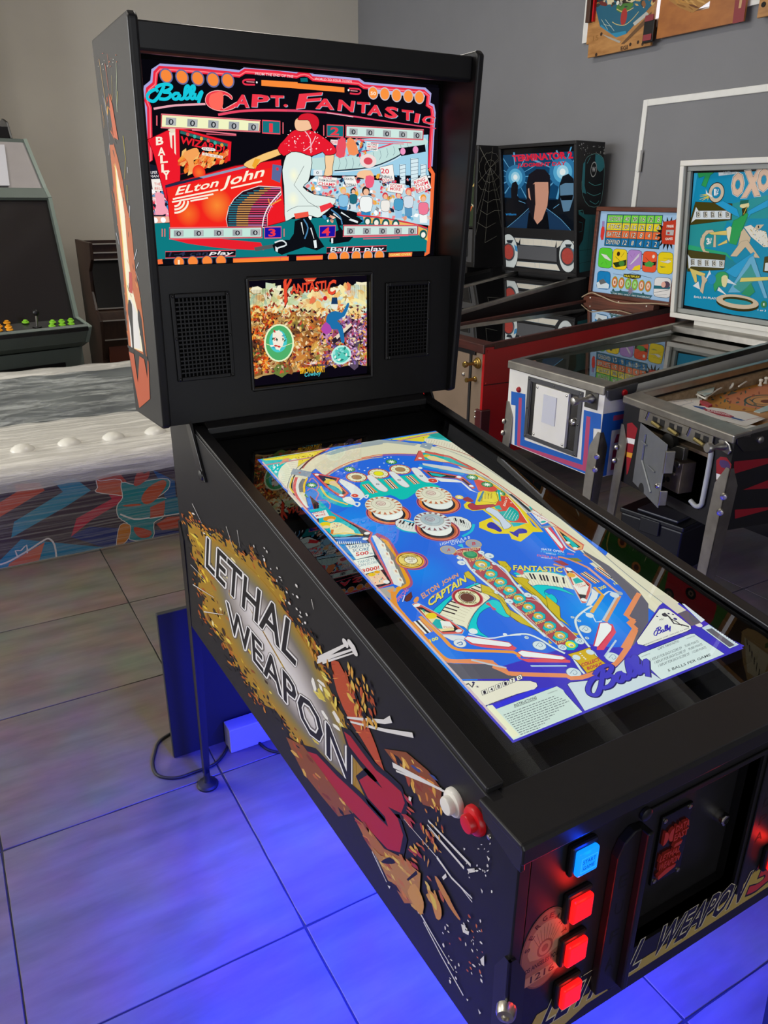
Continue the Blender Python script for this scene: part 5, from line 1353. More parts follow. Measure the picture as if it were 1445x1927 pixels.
for c, r in (((330, 570), 78), ((850, 385), 70), ((590, 590), 52), ((785, 520), 56), ((905, 645), 48), ((740, 705), 50), ((720, 880), 86), ((1160, 705), 88), ((185, 480), 26), ((780, 290), 24), ((705, 250), 22), ((870, 485), 24)):
    a.ell(c, r, '5a7a94'); a.ell(c, r * .93, 'd9e8ee'); a.line([(c[0] - r * .5, c[1] + r * .1), (c[0], c[1] - r * .4), (c[0] + r * .45, c[1]), (c[0] + r * .1, c[1] + r * .25), (c[0] - r * .1, c[1])], .8, '6a8aa4', sm=4)
a.edge([(650, 670), (760, 640), (900, 590), (960, 680), (1100, 790), (870, 885), (800, 800), (720, 720)], 1, '5a4a10', 'dcb42c', sm=1); a.ell((750, 705), 44, 'd9e8ee'); a.ell((905, 645), 44, 'd9e8ee')
for c in ((795, 660), (815, 685), (835, 705), (852, 722)): a.ell(c, 10, 'f4f2e8')
a.text('COLLECT', (812, 815), (1020, 742), (800, 775), 'c03a4a', .035); a.text('BONUS', (878, 850), (1048, 795), (865, 812), 'c03a4a', .035)
# slingshots, flippers and outlanes
F_()
a.edge([(215, 345), (260, 320), (310, 345), (640, 520), (800, 640), (780, 680), (560, 685), (480, 620)], 1.6, 'b8c4cc', 'e0605a'); a.poly([(260, 375), (330, 380), (700, 590), (760, 650), (560, 660)], '2a2c34'); a.poly([(300, 400), (400, 440), (680, 590), (690, 640), (540, 650), (440, 560)], 'f2e0a4', sm=1); a.ell((430, 475), 66, 'f2d428', ry=52); a.poly([(480, 510), (540, 520), (560, 620), (500, 620), (440, 560)], '24b4b4', sm=1); a.poly([(530, 530), (640, 540), (690, 610), (560, 620)], 'f4f4ee'); a.text('SPAWN', (565, 612), (680, 622), (562, 588), 'e08a40', .01); a.ell((265, 355), 44, 'f4f4f0', ry=28); a.ell((740, 645), 40, 'f0f0ee', ry=26); a.poly([(320, 400), (350, 405), (360, 450)], '1aa890')
a.poly([(230, 300), (260, 260), (290, 265), (280, 310), (240, 325)], 'e89a5a', sm=2)
a.line([(0, 200), (15, 330), (80, 430), (250, 620), (400, 780), (500, 890), (580, 960), (680, 990), (900, 985), (1130, 1000)], 8, 'f09a40', sm=2); a.line([(1130, 1010), (1180, 1050), (1260, 1080), (1300, 1120), (1445, 1130)], 7, 'f08a50', sm=2)
a.line([(300, 480), (560, 720), (640, 810), (730, 855), (900, 870), (1360, 885), (1420, 940)], 6, 'f0a048', sm=2)
a.poly([(560, 690), (790, 700), (830, 740), (690, 760), (620, 730)], 'e6eaec', sm=2); a.ell((755, 785), 74, '8aa0b0'); a.ell((755, 785), 68, 'e8ecee'); a.line([(720, 790), (770, 770), (780, 800), (740, 805)], 1.6, '2a6ab0', sm=3); a.ell((905, 650), 50, 'e8f2f2'); a.line([(850, 680), (1080, 730), (1280, 700), (1445, 690)], 2.6, 'e6eef2', sm=3); a.ell((1265, 685), 24, 'e6eef2')
rollslot(F_, [(262, 530), (395, 670)], 12); a.text('100', (420, 778), (515, 742), (405, 742), 'f2e83a', .035)
a.poly([(815, 750), (870, 720), (1330, 800), (1400, 840), (1370, 865), (1000, 830), (880, 800)], 'e85a66', sm=1); a.edge([(805, 735), (840, 705), (1310, 775), (1350, 810), (1310, 830), (900, 790)], 1.6, 'c83a48', 'f4f6f6', sm=1)
H_().poly([(70, 680), (130, 720), (600, 720), (680, 740), (680, 765), (200, 760), (100, 720)], 'e85a66', sm=1); a.edge([(80, 650), (130, 625), (590, 690), (632, 715), (590, 732), (150, 700)], 1.6, 'd83a48', 'f6f8f8', sm=1); a.line([(230, 800), (640, 800)], 2.6, 'b8d4ee')
a.poly([(1010, 310), (1160, 330), (1200, 420), (1060, 620), (980, 620)], 'e8506a', sm=1); a.edge([(1015, 315), (1100, 310), (1155, 350), (1150, 400), (1000, 585), (945, 575)], 1.8, 'd83a50', 'f6f8f8', sm=1); a.line([(1200, 510), (1070, 695)], 2.8, 'c4d6ea')
G_().edge([(490, 305), (530, 285), (560, 300), (795, 480), (790, 560), (740, 690), (690, 690), (640, 600)], 1.8, 'c8ccd0', 'e0605a'); a.poly([(520, 330), (560, 320), (770, 490), (720, 680), (680, 650), (600, 480)], '2a2c34'); a.poly([(540, 340), (600, 350), (720, 450), (760, 500), (740, 600), (660, 590), (590, 460)], 'f4ecd8', sm=1); a.ell((570, 375), 48, 'f0b040', ry=44); a.poly([(585, 420), (640, 400), (710, 450), (620, 475)], '24b8b4', sm=1); a.poly([(590, 490), (700, 470), (770, 500), (740, 590), (660, 590)], 'f4f2ea'); a.text('TELL', (615, 505), (700, 482), (612, 485), 'e08a78', .01); a.text('THEM', (650, 525), (735, 500), (646, 505), 'e08a78', .01); a.ell((545, 312), 34, 'f2f2ee'); a.ell((712, 655), 32, 'f2f2ee')
a.poly([(800, 520), (880, 580), (860, 640), (790, 720), (740, 720), (800, 590)], 'e6eaec', sm=1)
a.line([(420, 165), (560, 200), (760, 290)], 5, 'e89a70', sm=2); a.poly([(520, 180), (640, 180), (700, 220), (620, 220)], '8a8a3c'); a.poly([(360, 210), (460, 210), (550, 260), (480, 270)], 'a8484c'); a.line([(370, 250), (500, 290)], 5, 'e8a070')
a.line([(760, 290), (1060, 540), (1130, 590)], 5.2, 'e0a898', sm=2); a.line([(1120, 610), (960, 900)], 5.2, 'e8a070'); a.line([(1095, 600), (930, 890)], 3.4, 'c8d0d8'); a.line([(830, 510), (890, 570), (930, 600), (800, 800)], 6, 'f0b048', sm=1)
rollslot(G_, [(700, 345), (870, 460)], 8); rollslot(G_, [(860, 290), (1030, 410)], 8); a.text('300', (905, 545), (975, 515), (875, 515), 'f2e23a', .03); a.text('100', (1065, 490), (1135, 462), (1045, 462), 'f2e23a', .03)
a.poly([(700, 140), (760, 140), (840, 210), (780, 190)], 'e89a70'); a.poly([(700, 90), (1000, 270), (1340, 560), (1445, 700), (1445, 900), (1400, 860), (1180, 560), (900, 270), (720, 130)], '6e6a74'); a.ell((1060, 600), 50, 'd8e4ee'); a.line([(940, 600), (1000, 560), (1060, 580)], 3, 'd8e4ee', sm=3); a.ell((1120, 580), 34, 'a8b4c0'); a.line([(710, 790), (820, 850), (850, 905), (920, 895)], 1.8, 'e6eef2', sm=2); a.ell((780, 830), 44, 'e2ecf0')
# lower right corner: dark lane field, orange outline
a.poly([(1330, 580), (1445, 700), (1445, 980), (1330, 1150), (1200, 1200), (1310, 980), (1240, 910), (1190, 830)], '6a6674')
a.line([(1340, 580), (1200, 830), (1280, 900), (1250, 930), (1300, 970), (1160, 1204)], 8, 'ee9464')
# ---- apron: purple with pale cards
a.full().poly([(860, 1286), (930, 1282), (1010, 1282), (1075, 1284), (1110, 1275), (1170, 1250), (1185, 1225), (1240, 1140), (1250, 1132), (1290, 1160), (1400, 1215), (1390, 1230), (960, 1410)], '443ac4')
I_().poly([(0, 160), (100, 175), (500, 180), (600, 250), (700, 300), (900, 320), (760, 345), (140, 350), (0, 220)], '5e5c68')
a.line([(0, 140), (200, 150), (530, 160), (540, 210), (640, 250), (700, 285), (1000, 300), (1360, 310), (1400, 335)], 8, 'ee9464')
H_().line([(0, 890), (640, 910), (680, 940), (800, 935), (1040, 860), (1210, 770), (1340, 580), (1420, 390)], 8, 'ee9464'); a.line([(1420, 390), (1345, 315), (1395, 275), (1310, 230), (1440, 10)], 8, 'ee9464')
I_().line([(280, 130), (440, 170), (680, 222)], 3.4, 'c8ccd4'); a.line([(960, 200), (1360, 198)], 3, 'b8d4ee')
a.edge([(140, 368), (950, 368), (1020, 390), (1035, 430), (1000, 465), (800, 520), (420, 660), (350, 600)], 1, '2a2478', 'f0ead6')
for i, ch in enumerate('148170'):
    x = 405 + i * 79; y = 535 - i * 33
    a.poly([(x, y), (x + 66, y - 24), (x + 50, y - 78), (x - 14, y - 52)], '2a2638'); a.poly([(x + 4, y - 6), (x + 60, y - 27), (x + 46, y - 72), (x - 8, y - 50)], 'f4f0e4'); a.text(ch, (x + 18, y - 14), (x + 46, y - 25), (x + 8, y - 50), '2a2638', .03)
a.line([(200, 420), (250, 400), (290, 440), (310, 400)], 2.6, '3a3448'); a.ell((305, 388), 17, '2a2060'); a.line([(240, 440), (310, 520), (350, 560), (330, 590)], 3, '3a3448'); a.star((350, 435), 8, 26, 5, '4a4460')
a.text('FOR AMUSEMENT ONLY', (485, 640), (745, 545), (482, 628), '4a4048', .01)
a.poly([(525, 645), (960, 470), (1240, 430), (560, 690)], '3a3ae0')
a.edge([(430, 690), (470, 640), (560, 690), (1250, 430), (1310, 470), (1560, 740), (1480, 900), (745, 1150), (700, 1040)], 1, '2a2478', 'dcEEe6'.lower())
a.poly([(470, 650), (520, 640), (830, 985), (760, 1020), (460, 720)], 'f2f2d0'); a.poly([(560, 690), (1250, 430), (1320, 470), (1480, 740), (830, 985)], 'd6e8e0')
a.text('INSTRUCTIONS', (772, 665), (1025, 570), (762, 635), '2a2e34', .012); a.line([(770, 672), (1025, 577)], .6, '2a2e34')
a.text('FOR AMUSEMENT ONLY', (1150, 520), (1260, 480), (1146, 508), '4a4e54')
g = random.Random(9)
for i in range(11):
    x0 = 648 + i * 19; y0 = 758 + i * 22; x1 = 1230 + 40 * min(i, 4) - max(0, i - 4) * 55; y1 = y0 - (x1 - x0) * .375
    x = x0
    while x < x1:
        w = g.uniform(14, 44); xe = min(x + w, x1); a.line([(x, y0 - (x - x0) * .375), (xe, y0 - (xe - x0) * .375)], 1.1, '6a7478', up=False); x = xe + 9
J_().edge([(480, 160), (540, 148), (600, 165), (840, 345), (850, 380), (800, 410), (340, 578), (240, 555), (225, 520)], 1.2, '2a2478', 'f0efe4')
a.script((425, 475), (620, 405), (415, 385), 1.7, '3a30b0'); a.text('MANUFACTURING CORP. CHICAGO, ILL. 60618', (310, 575), (825, 378), (305, 560), '2a2840', .005)
a.ell((545, 225), 30, '33303c'); a.line([(540, 200), (600, 250), (650, 320), (760, 340), (820, 358)], 3, '33303c'); a.line([(600, 260), (680, 300), (740, 345)], 2.2, '33303c'); a.ell((665, 268), 20, '3a3880')
for p in ((460, 240), (590, 208), (640, 218)): a.ell(p, 12, '33305a')
a.text('MV', (490, 292), (535, 280), (488, 270), '4a4858')
a.edge([(235, 690), (270, 660), (830, 440), (880, 435), (930, 470), (1290, 710), (560, 1010)], 1.2, '2a2478', 'dcebea')
a.text('CAPT. FANTASTIC', (470, 625), (712, 530), (462, 600), '3a4048', .005)
for i, (t0, t1) in enumerate((('1 REPLAY FOR EACH SCORE OF', '75,000 POINTS.'), ('1 REPLAY FOR EACH SCORE OF', '99,000 POINTS.'), ('1 REPLAY FOR EACH SCORE OF', '112,000 POINTS.'))):
    x = 392 + i * 43; y = 748 + i * 34; a.text(t0, (x, y), (x + 352, y - 140), (x - 8, y - 30), '4a5258', .002); a.text(t1, (x + 385, y - 152), (x + 545, y - 212), (x + 377, y - 182), '4a5258', .002)
a.text('5 BALLS PER GAME', (588, 870), (1072, 685), (576, 842), '3a4248', .008); a.text('FOR AMUSEMENT ONLY', (285, 705), (385, 665), (281, 692), '4a5258'); a.text('FOR AMUSEMENT ONLY', (795, 500), (890, 465), (791, 488), '4a5258')
a.edge([(960, 370), (1045, 330), (1390, 560), (1280, 605)], 1.0, '2a2478', 'cfe0ea'); a.poly([(1010, 390), (1080, 375), (1340, 565), (1280, 590)], '6a6672'); a.line([(1090, 368), (1360, 552)], 2.2, 'f0f4f6')
for i in range(10): a.line([(1110 + i * 26, 384 + i * 17.5), (1124 + i * 26, 376 + i * 17.5)], 1.2, '33303a')
a.poly([(740, 95), (770, 100), (1000, 280), (960, 310)], 'dfe8ee'); a.ell((930, 335), 40, 'ece6e0'); a.poly([(690, 200), (800, 175), (960, 310), (880, 340), (850, 350)], '6a6470')
a.poly([(420, 0), (560, 0), (790, 170), (690, 210)], 'e0d8c4')
H_().edge([(645, 1010), (680, 985), (940, 960), (1200, 820), (1290, 725), (1380, 720), (1760, 990), (1500, 1200), (900, 1400)], 1.2, '2a2478', 'd4e2ea', sm=0)
a.script((900, 1200), (1620, 905), (830, 900), 9.4, '28246a'); a.script((895, 1195), (1615, 900), (825, 895), 6.6, '4a44c8')
a.metres().line([(-.209, -.36), (-.209, .45)], 4, 'd9c2c6')
a.build('playfield_picture', m_screen, psc)
# ---- print on the left cabinet side
m_print = print_mat('vinyl_print', rough=.42, spec=.35)
a = Art((-.0004, .65, .80), (0, -1, 0), (0, 0, 1), eps=7e-6)
a.full()
boom = [(345, 968), (356, 975), (378, 998), (398, 1002), (417, 1011), (442, 1024), (458, 1044), (475, 1034), (492, 1058), (514, 1098), (536, 1124), (530, 1141), (550, 1169), (569, 1184), (592, 1200), (606, 1250), (627, 1310), (650, 1365), (690, 1430), (720, 1500), (700, 1540), (655, 1492), (625, 1462), (600, 1432), (580, 1412), (548, 1386), (530, 1345), (492, 1318), (475, 1300), (458, 1270), (442, 1248), (425, 1220), (403, 1188), (386, 1157), (378, 1120), (375, 1087), (370, 1055), (360, 1010)]
inb = pin(boom)
g = random.Random(5)
rag = []
for i, p in enumerate(boom):
    q = boom[(i + 1) % len(boom)]
    for k in range(3):
        t = k / 3; rag.append((p[0] + (q[0] - p[0]) * t + g.uniform(-5, 5), p[1] + (q[1] - p[1]) * t + g.uniform(-5, 5)))
a.poly(rag, 'a87f1e')
a.splat((345, 965, 730, 1540), 900, 13, ['d8b62c', 'b08a20', '8a6014', 'e8d24c', 'b8621c', '1a120c', 'c8a830', '9a481a', '6a4410'], 81, inside=inb, ang=.98, ratio=.16)
# ragged dark bites and loose sparks along the outline
for i, p in enumerate(rag):
    a.splat((p[0] - 9, p[1] - 9, p[0] + 9, p[1] + 9), 5, 8, ['171416', '171416', 'c87a22', 'a8521c', '171416'], 300 + i, ang=.98, ratio=.22, up=(i % 20 == 0))
# airbrushed pale centre behind the letters
core = [(396, 1022), (440, 1046), (500, 1104), (556, 1186), (600, 1262), (636, 1350), (664, 1420), (662, 1476), (640, 1468), (588, 1412), (538, 1352), (480, 1276), (432, 1192), (402, 1112), (392, 1056)]
core = smoothc(core, True, 3)
cx0, cy0 = 522, 1240
def shr(k):
    out = []
    for x, y in core:
        yy = cy0 + (y - cy0) * (k * .55 + .45); mx = 398 + (yy - 1020) * .575
        out.append((mx + (x - 398 - (y - 1020) * .575) * k, yy))
    return out
lv = [(1.05, 'a87f1e'), (.84, '8a7a44'), (.70, '7d756c'), (.50, 'a8a09c'), (.28, 'cfc8c6'), (.02, 'e2dddb')]
for (k0, c0), (k1, c1) in zip(lv, lv[1:]): a.band(shr(k0), c0, shr(k1), c1)
a.splat((590, 1180, 680, 1400), 60, 18, ['ece6da', 'f4f0e6', 'd8c04a', 'e8d870'], 83, inside=inb, ang=1.0, ratio=.25)
a.splat((372, 1040, 440, 1240), 70, 10, ['e8c030', '7a4a14', 'f0e0a0', 'b06a1c', '120c08'], 84, inside=inb, ang=1.0, ratio=.25)
a.splat((370, 1040, 600, 1440), 120, 9, ['160f0a', '3a2410', 'e8d05a', '8a4a16'], 85, inside=lambda x, y: inb(x, y) and (y - 1050) > (x - 380) * 1.28 + 60, ang=1.0, ratio=.3)
def big(t, p0, p1, h):
    def off(dx, dy, c, b, up):
        a.text(t, (p0[0] + dx, p0[1] + dy), (p1[0] + dx, p1[1] + dy), (h[0] + dx, h[1] + dy), c, b, up)
    for k in range(8): off(3.0 * math.cos(k * .785), 3.0 * math.sin(k * .785), '6c6462', .03, True)
    for k in range(8): off(1.8 * math.cos(k * .785), 1.8 * math.sin(k * .785), 'f4f1ee', .02, True)
    off(0, 0, '121014', .012, True)
big('LETHAL', (387, 1066), (556, 1254), (389, 1010)); big('WEAPON', (429, 1182), (661, 1482), (425, 1129))
# red three
a.at(500, 1180, 460)
three = [(462, 618), (500, 645), (570, 740), (650, 845), (720, 900), (800, 975), (822, 1040), (800, 1100), (722, 1062), (780, 1130), (812, 1230), (792, 1332), (720, 1312), (600, 1185), (480, 1055), (350, 905), (250, 785), (216, 726), (300, 752), (420, 880), (560, 1010), (680, 1140), (724, 1182), (704, 1120), (604, 1010), (552, 905), (600, 875), (690, 955), (640, 880), (560, 790), (490, 700)]
a.line(three, 22, '14121a', closed=True); a.poly(three, 'ab2028')
a.at(500, 1180, 460)
def flames(poly, n, size, cols, seed, ang=.95, ratio=.22, base=None):
    if base: a.poly(poly, base)
    xs = [p[0] for p in poly]; ys = [p[1] for p in poly]
    a.splat((min(xs), min(ys), max(xs), max(ys)), n, size, cols, seed, inside=pin(poly), ang=ang, ratio=ratio)
tong = [(385, 190), (430, 205), (480, 300), (540, 420), (610, 600), (650, 700), (700, 850), (650, 800), (560, 650), (500, 560), (455, 470), (420, 380), (395, 280)]
a.poly(tong, 'bb4c26'); flames(tong, 50, 26, ['d86a34', '9a3418', 'e8a04a', 'c8582c'], 91, ang=.1, ratio=.12)
flames([(440, 220), (520, 240), (620, 290), (660, 400), (640, 540), (560, 560), (500, 420)], 46, 44, ['d89a3c', 'c85a28', '0e0b0e', 'a8481c', 'e0b850'], 92, ang=1.2)
flames([(120, 650), (220, 700), (330, 850), (460, 1030), (520, 1100), (430, 1120), (330, 1000), (220, 860), (150, 720)], 60, 40, ['c88a38', 'a8481c', 'd8a84a', '7a3014', 'b8602a', '14100f'], 93, base='8a4c20')
flames([(700, 720), (830, 740), (960, 850), (1040, 960), (1030, 1080), (930, 1050), (850, 920), (760, 800)], 54, 46, ['c87a30', 'd8a040', 'a8441c', 'e8c060', '8a3414', '14100f'], 94, ang=1.15, base='8a4a20')
flames([(860, 810), (960, 840), (1030, 930), (1020, 960), (920, 900)], 16, 40, ['c85a28', 'e0923c', '3a4a8a'], 95, ang=.6)
flames([(520, 1120), (600, 1180), (700, 1310), (800, 1360), (860, 1420), (900, 1500), (920, 1633), (820, 1633), (700, 1430), (600, 1280)], 90, 60, ['c8923c', 'b0562a', 'd8b04a', '8a3a20', 'a03028', 'c87a34', '1a1210'], 96, base='a8662c')
flames([(830, 1000), (880, 1040), (900, 1150), (860, 1180), (800, 1120)], 12, 50, ['a83030', 'b8502c'], 97)
flames([(840, 1240), (900, 1260), (910, 1420), (860, 1440)], 14, 46, ['a03030', 'c86a30', 'd8a840'], 98)
flames([(920, 1080), (960, 1300), (980, 1480), (940, 1500), (910, 1200)], 12, 46, ['b85a2c', 'c88a3c', 'a83a28'], 99, ang=1.4, ratio=.18)
flames([(940, 1480), (1040, 1500), (1100, 1633), (950, 1633)], 14, 50, ['c8923c', 'b0562a', 'd8b85a'], 100, ang=1.2)
# white streaks
wl = [([(310, 190), (500, 90)], 9, 3.5), ([(300, 205), (520, 130)], 7, 3), ([(335, 212), (530, 150)], 4, 2), ([(480, 535), (700, 560), (740, 545)], 3, 10), ([(500, 560), (700, 610), (870, 640)], 3, 7), ([(750, 815), (900, 890), (1060, 975)], 8, 3), ([(770, 850), (920, 910), (1040, 960)], 3, 3)]
for q, w0, w1 in wl: a.line(q, w0, 'e4e0dc', w1=w1)
for p in ((500, 100), (515, 120), (525, 145), (470, 95)): a.ell(p, 16, 'e4e0dc', ry=10)
a.at(700, 1400, 400)
for q, w0, w1 in (([(380, 520), (670, 825)], 3.2, 4.5), ([(375, 550), (625, 845)], 2, 4.5), ([(385, 575), (600, 820)], 1.2, 1.5), ([(215, 510), (440, 770)], .8, 1.6), ([(440, 770), (540, 910), (680, 1050)], 5, 2.2), ([(560, 930), (610, 985), (680, 1075)], 1.2, 1.8), ([(0, 730), (60, 860), (100, 940)], 3, 1.6), ([(20, 750), (95, 935)], 1, 1), ([(120, 810), (320, 1140)], 1.6, 3), ([(320, 1140), (430, 1330), (555, 1540)], 4, 1.6), ([(350, 1210), (470, 1440), (620, 1710)], 3, 3)):
    a.line(q, w0, 'dedad6', w1=w1)
for q in ([(645, 850), (695, 845), (700, 870), (660, 878)], [(475, 905), (500, 880), (508, 905), (485, 925)], [(250, 355), (268, 365), (262, 392), (248, 380)], [(620, 705), (635, 712), (625, 725)], [(605, 1225), (635, 1235), (632, 1265), (660, 1275), (655, 1300), (618, 1280)], [(735, 1465), (760, 1440), (762, 1510), (745, 1500)], [(105, 960), (125, 970), (118, 985)], [(738, 980), (752, 1000), (748, 1018)], [(780, 760), (800, 780), (792, 798)], [(765, 855), (772, 872), (764, 878)], [(720, 1800), (740, 1830), (730, 1838)], [(640, 1730), (655, 1740), (648, 1750)], [(308, 1125), (325, 1120), (322, 1155), (312, 1150)]):
    a.poly(q, 'e0dcd8')
flames([(0, 700), (60, 760), (220, 790), (330, 880), (320, 1050), (350, 1160), (300, 1130), (180, 960), (110, 930)], 50, 56, ['c89a44', 'b86a30', 'd8b452', 'a04a26'], 101, base='b07a38')
a.poly([(240, 1000), (290, 950), (340, 1040), (352, 1110), (330, 1165), (280, 1090)], 'c89040', sm=2); a.poly([(60, 800), (120, 770), (160, 810), (100, 815)], '14100e', sm=2); a.poly([(235, 920), (300, 860), (310, 885), (245, 932)], '14100e')
a.poly([(375, 990), (440, 1040), (472, 1130), (465, 1190), (435, 1185), (405, 1080)], 'c8883c', sm=2); a.poly([(390, 1010), (430, 1060), (440, 1130), (415, 1100)], 'd8bc4c', sm=2); a.poly([(425, 895), (460, 930), (510, 1020), (560, 1120), (600, 1190), (585, 1190), (520, 1100), (450, 970)], 'c08038', sm=2)
a.splat((480, 1160, 760, 1620), 46, 18, ['c86a34', 'dcd6d0', 'b0532a', 'e8e2dc'], 102, ang=1.1, ratio=.35)
a.splat((330, 400, 480, 780), 30, 34, ['c87a30', 'a8441c', 'd8a040'], 103, ang=1.2, ratio=.25)
a.splat((640, 620, 820, 1060), 18, 14, ['e4e0dc', 'c8c4c0'], 104, ratio=.5)
# flecks above the explosion
a.at(320, 920, 400)
a.splat((520, 280, 1000, 950), 70, 17, ['e0dcd6', 'c8c4be', 'f0ece8'], 105, inside=pin([(380, 250), (560, 300), (700, 460), (900, 640), (1050, 850), (900, 980), (780, 800), (600, 520), (440, 350)]), ang=1.0, ratio=.4)
a.splat((80, 90, 350, 330), 36, 17, ['d8862c', 'c8501c', 'e8e0d8', 'd8b040'], 106, inside=pin([(80, 90), (120, 110), (230, 230), (340, 300), (250, 320), (110, 230)]), ang=.9, ratio=.4)
for q, w0, w1 in (([(150, 100), (215, 235)], 2.4, 1), ([(380, 255), (430, 410)], 2.4, 1), ([(455, 280), (475, 400)], 2, .8), ([(140, 515), (230, 610)], 2, .8), ([(155, 650), (300, 740)], 3, 1), ([(230, 835), (360, 855)], 3, 1), ([(960, 750), (975, 820)], 2.4, 1)): a.line(q, w0, 'd8d4ce', w1=w1)
flames([(900, 940), (960, 930), (1040, 1050), (1100, 1250), (1160, 1500), (1100, 1480), (1000, 1250), (930, 1050)], 60, 46, ['d8b84a', '14100c', 'c88a2c', 'e8d05a', '2a1c0c'], 107, ang=1.25)
flames([(1180, 1220), (1300, 1260), (1400, 1380), (1400, 1620), (1300, 1640), (1220, 1420)], 60, 50, ['c87a30', 'b04a1c', 'd8a040', '0e0b0e', 'e0b850'], 108, ang=1.35)
a.build('side_print', m_print, pside)

# ---- print on the backbox side
a = Art((BX0 - .0004, 1.2, 1.5), (0, -1, 0), (0, 0, 1), eps=7e-6)
a.sc(0, 180, 340 / 1213)
fl = [(715, -80), (745, 0), (765, 90), (795, 180), (800, 310), (792, 420), (822, 560), (842, 700), (882, 880), (896, 1000), (906, 1110), (912, 1200), (935, 1290), (962, 1500), (988, 1755), (950, 1738), (862, 1680), (848, 1500), (834, 1300), (815, 1100), (798, 950), (784, 850), (768, 700), (754, 560), (742, 350), (728, 180), (716, 60)]
flames(fl, 420, 40, ['d8762c', 'c85a24', 'e0a83c', 'a8441c', 'e8c050', '241410'], 110, ang=1.40, ratio=.09)
mid = [(735, 330), (765, 330), (790, 420), (822, 560), (842, 700), (880, 880), (892, 1000), (902, 1110), (910, 1200), (932, 1290), (960, 1500), (985, 1752), (950, 1738), (864, 1680), (850, 1500), (836, 1300), (818, 1100), (802, 950), (788, 850), (772, 700), (758, 560)]
a.poly(mid, 'c4622a'); flames(mid, 200, 34, ['e0a83c', 'd8702c', 'e8c458', '3a1a12', 'b84a1c', '1a1414'], 113, ang=1.40, ratio=.09)
co = [(768, 450), (786, 540), (816, 690), (832, 800), (846, 980), (858, 1100), (884, 1300), (932, 1500), (955, 1720), (880, 1690), (868, 1500), (852, 1330), (834, 1150), (818, 950), (802, 800), (784, 650)]
a.poly(co, 'f0cc58'); a.poly([(768 + (x - 768) * .985 + 6, y) for x, y in co], 'f8f0d0'); flames(co, 90, 30, ['f0d060', 'e8a040', 'fbf8ee', 'e07a2c', '3a1c12'], 111, ang=1.40, ratio=.10)
a.poly([(865, 1180), (885, 1190), (890, 1330), (868, 1320)], 'c03a30'); a.poly([(862, 1350), (880, 1370), (925, 1470), (945, 1700), (880, 1690), (862, 1480)], 'e9e6e2')
a.poly([(862, 1370), (885, 1400), (892, 1520), (900, 1710), (890, 1705), (878, 1560), (860, 1460)], '15131a', sm=2); a.poly([(928, 1430), (950, 1500), (962, 1620), (980, 1755), (965, 1750), (945, 1620), (925, 1500)], '15131a', sm=2)
for q, w0, w1, c in (([(690, 0), (720, 150), (735, 300)], 2, 1, '9aa0b8'), ([(700, 20), (728, 180)], 1.2, .8, 'd8dce8'), ([(825, 270), (842, 420), (836, 560)], 4, 1.5, 'c8b83c'), ([(852, 600), (858, 720)], 4, 1.4, 'c8b83c'), ([(870, 740), (868, 820)], 5, 2, 'd0d6e0'), ([(790, -30), (785, 60)], 2.4, 1, 'c8c060'), ([(735, 320), (730, 400)], 2, 1, 'c8ccd8'), ([(855, 480), (858, 520)], 4, 2, 'd0d6e0'), ([(780, 920), (800, 1000)], 3, 2, 'd0d6e0'), ([(900, 1100), (920, 1030)], 3, 2, 'd0d6e0'), ([(915, 1160), (930, 1120)], 2.4, 1.6, 'd0d6e0'), ([(910, 1180), (930, 1240)], 1.6, 1, 'd0d6e0'), ([(750, 640), (775, 760), (800, 880)], 2.4, 1.4, 'd86a28'), ([(685, 100), (705, 200)], 1.6, 1, 'd89a40')):
    a.line(q, w0, c, w1=w1)
a.at(160, 20, 400)
for q, w0, w1, c in (([(95, 330), (120, 500), (150, 700)], 2, 2.4, 'd8a850'), ([(135, 360), (160, 540)], 3, 2, 'c8582c'), ([(210, 350), (215, 440), (212, 560), (218, 690)], 1.4, 3, 'b8c8a0'), ([(180, 440), (185, 600)], 1.4, 1.4, 'c8b04a'), ([(150, 295), (165, 390)], 1.6, 1.2, 'c8582c'), ([(112, 640), (128, 800)], 1.6, 1.2, 'd89a40')):
    a.line(q, w0, c, w1=w1)
a.poly([(160, 560), (185, 640), (205, 760), (225, 880), (195, 860), (172, 700)], 'cc5c2c', sm=1)
a.splat((80, 290, 230, 420), 16, 7, ['d8d4cc', 'c8602c'], 112)
a.at(240, 460, 400)
a.poly([(8, 728), (42, 745), (70, 940), (80, 758), (112, 780), (135, 912), (136, 790), (142, 795), (152, 1050), (80, 1112)], 'c2552c')
a.line([(0, 690), (70, 735), (135, 775)], 6, '151316')
a.build('backbox_print', m_print, bl)

# ---- print on the front panel
a = Art((0, -.0004, 0), (1, 0, 0), (0, 0, 1), (0, -1, 0), eps=6e-6).metres()
a.poly([(.022, .612), (.052, .668), (.075, .668), (.11, .646), (.35, .645), (.43, .662), (.475, .690), (.596, .690), (.596, .612)], 'a8923c')
a.poly([(.10, .612), (.14, .626), (.596, .626), (.596, .612)], '19171a')
for dx, c, b in ((.0, 'c9c2a0', .05), (.0, '17151a', .02)):
    d = .0012 if b > .03 else 0
    a.text('LETHAL', (.058 - d, .634 - d), (.232 + d, .634 - d), (.078 - d, .688 + d), c, b); a.text('WEAPON', (.252 - d, .634 - d), (.440 + d, .634 - d), (.272 - d, .688 + d), c, b)
a.text('3', (.452, .632), (.520, .632), (.468, .704), '17151a', .06); a.text('3', (.456, .636), (.516, .636), (.470, .700), 'b03028', .03)
c0 = (.052, .783)
a.ell(c0, .037, '6e4436', ry=.064, n=40); a.ell(c0, .034, 'a06a52', ry=.061, n=40); a.ell(c0, .0335, '8a5846', ry=.0605, n=40)
a.poly([(.030, .775), (.030, .815), (.052, .828), (.074, .815), (.074, .775)], 'a87a62', sm=3)
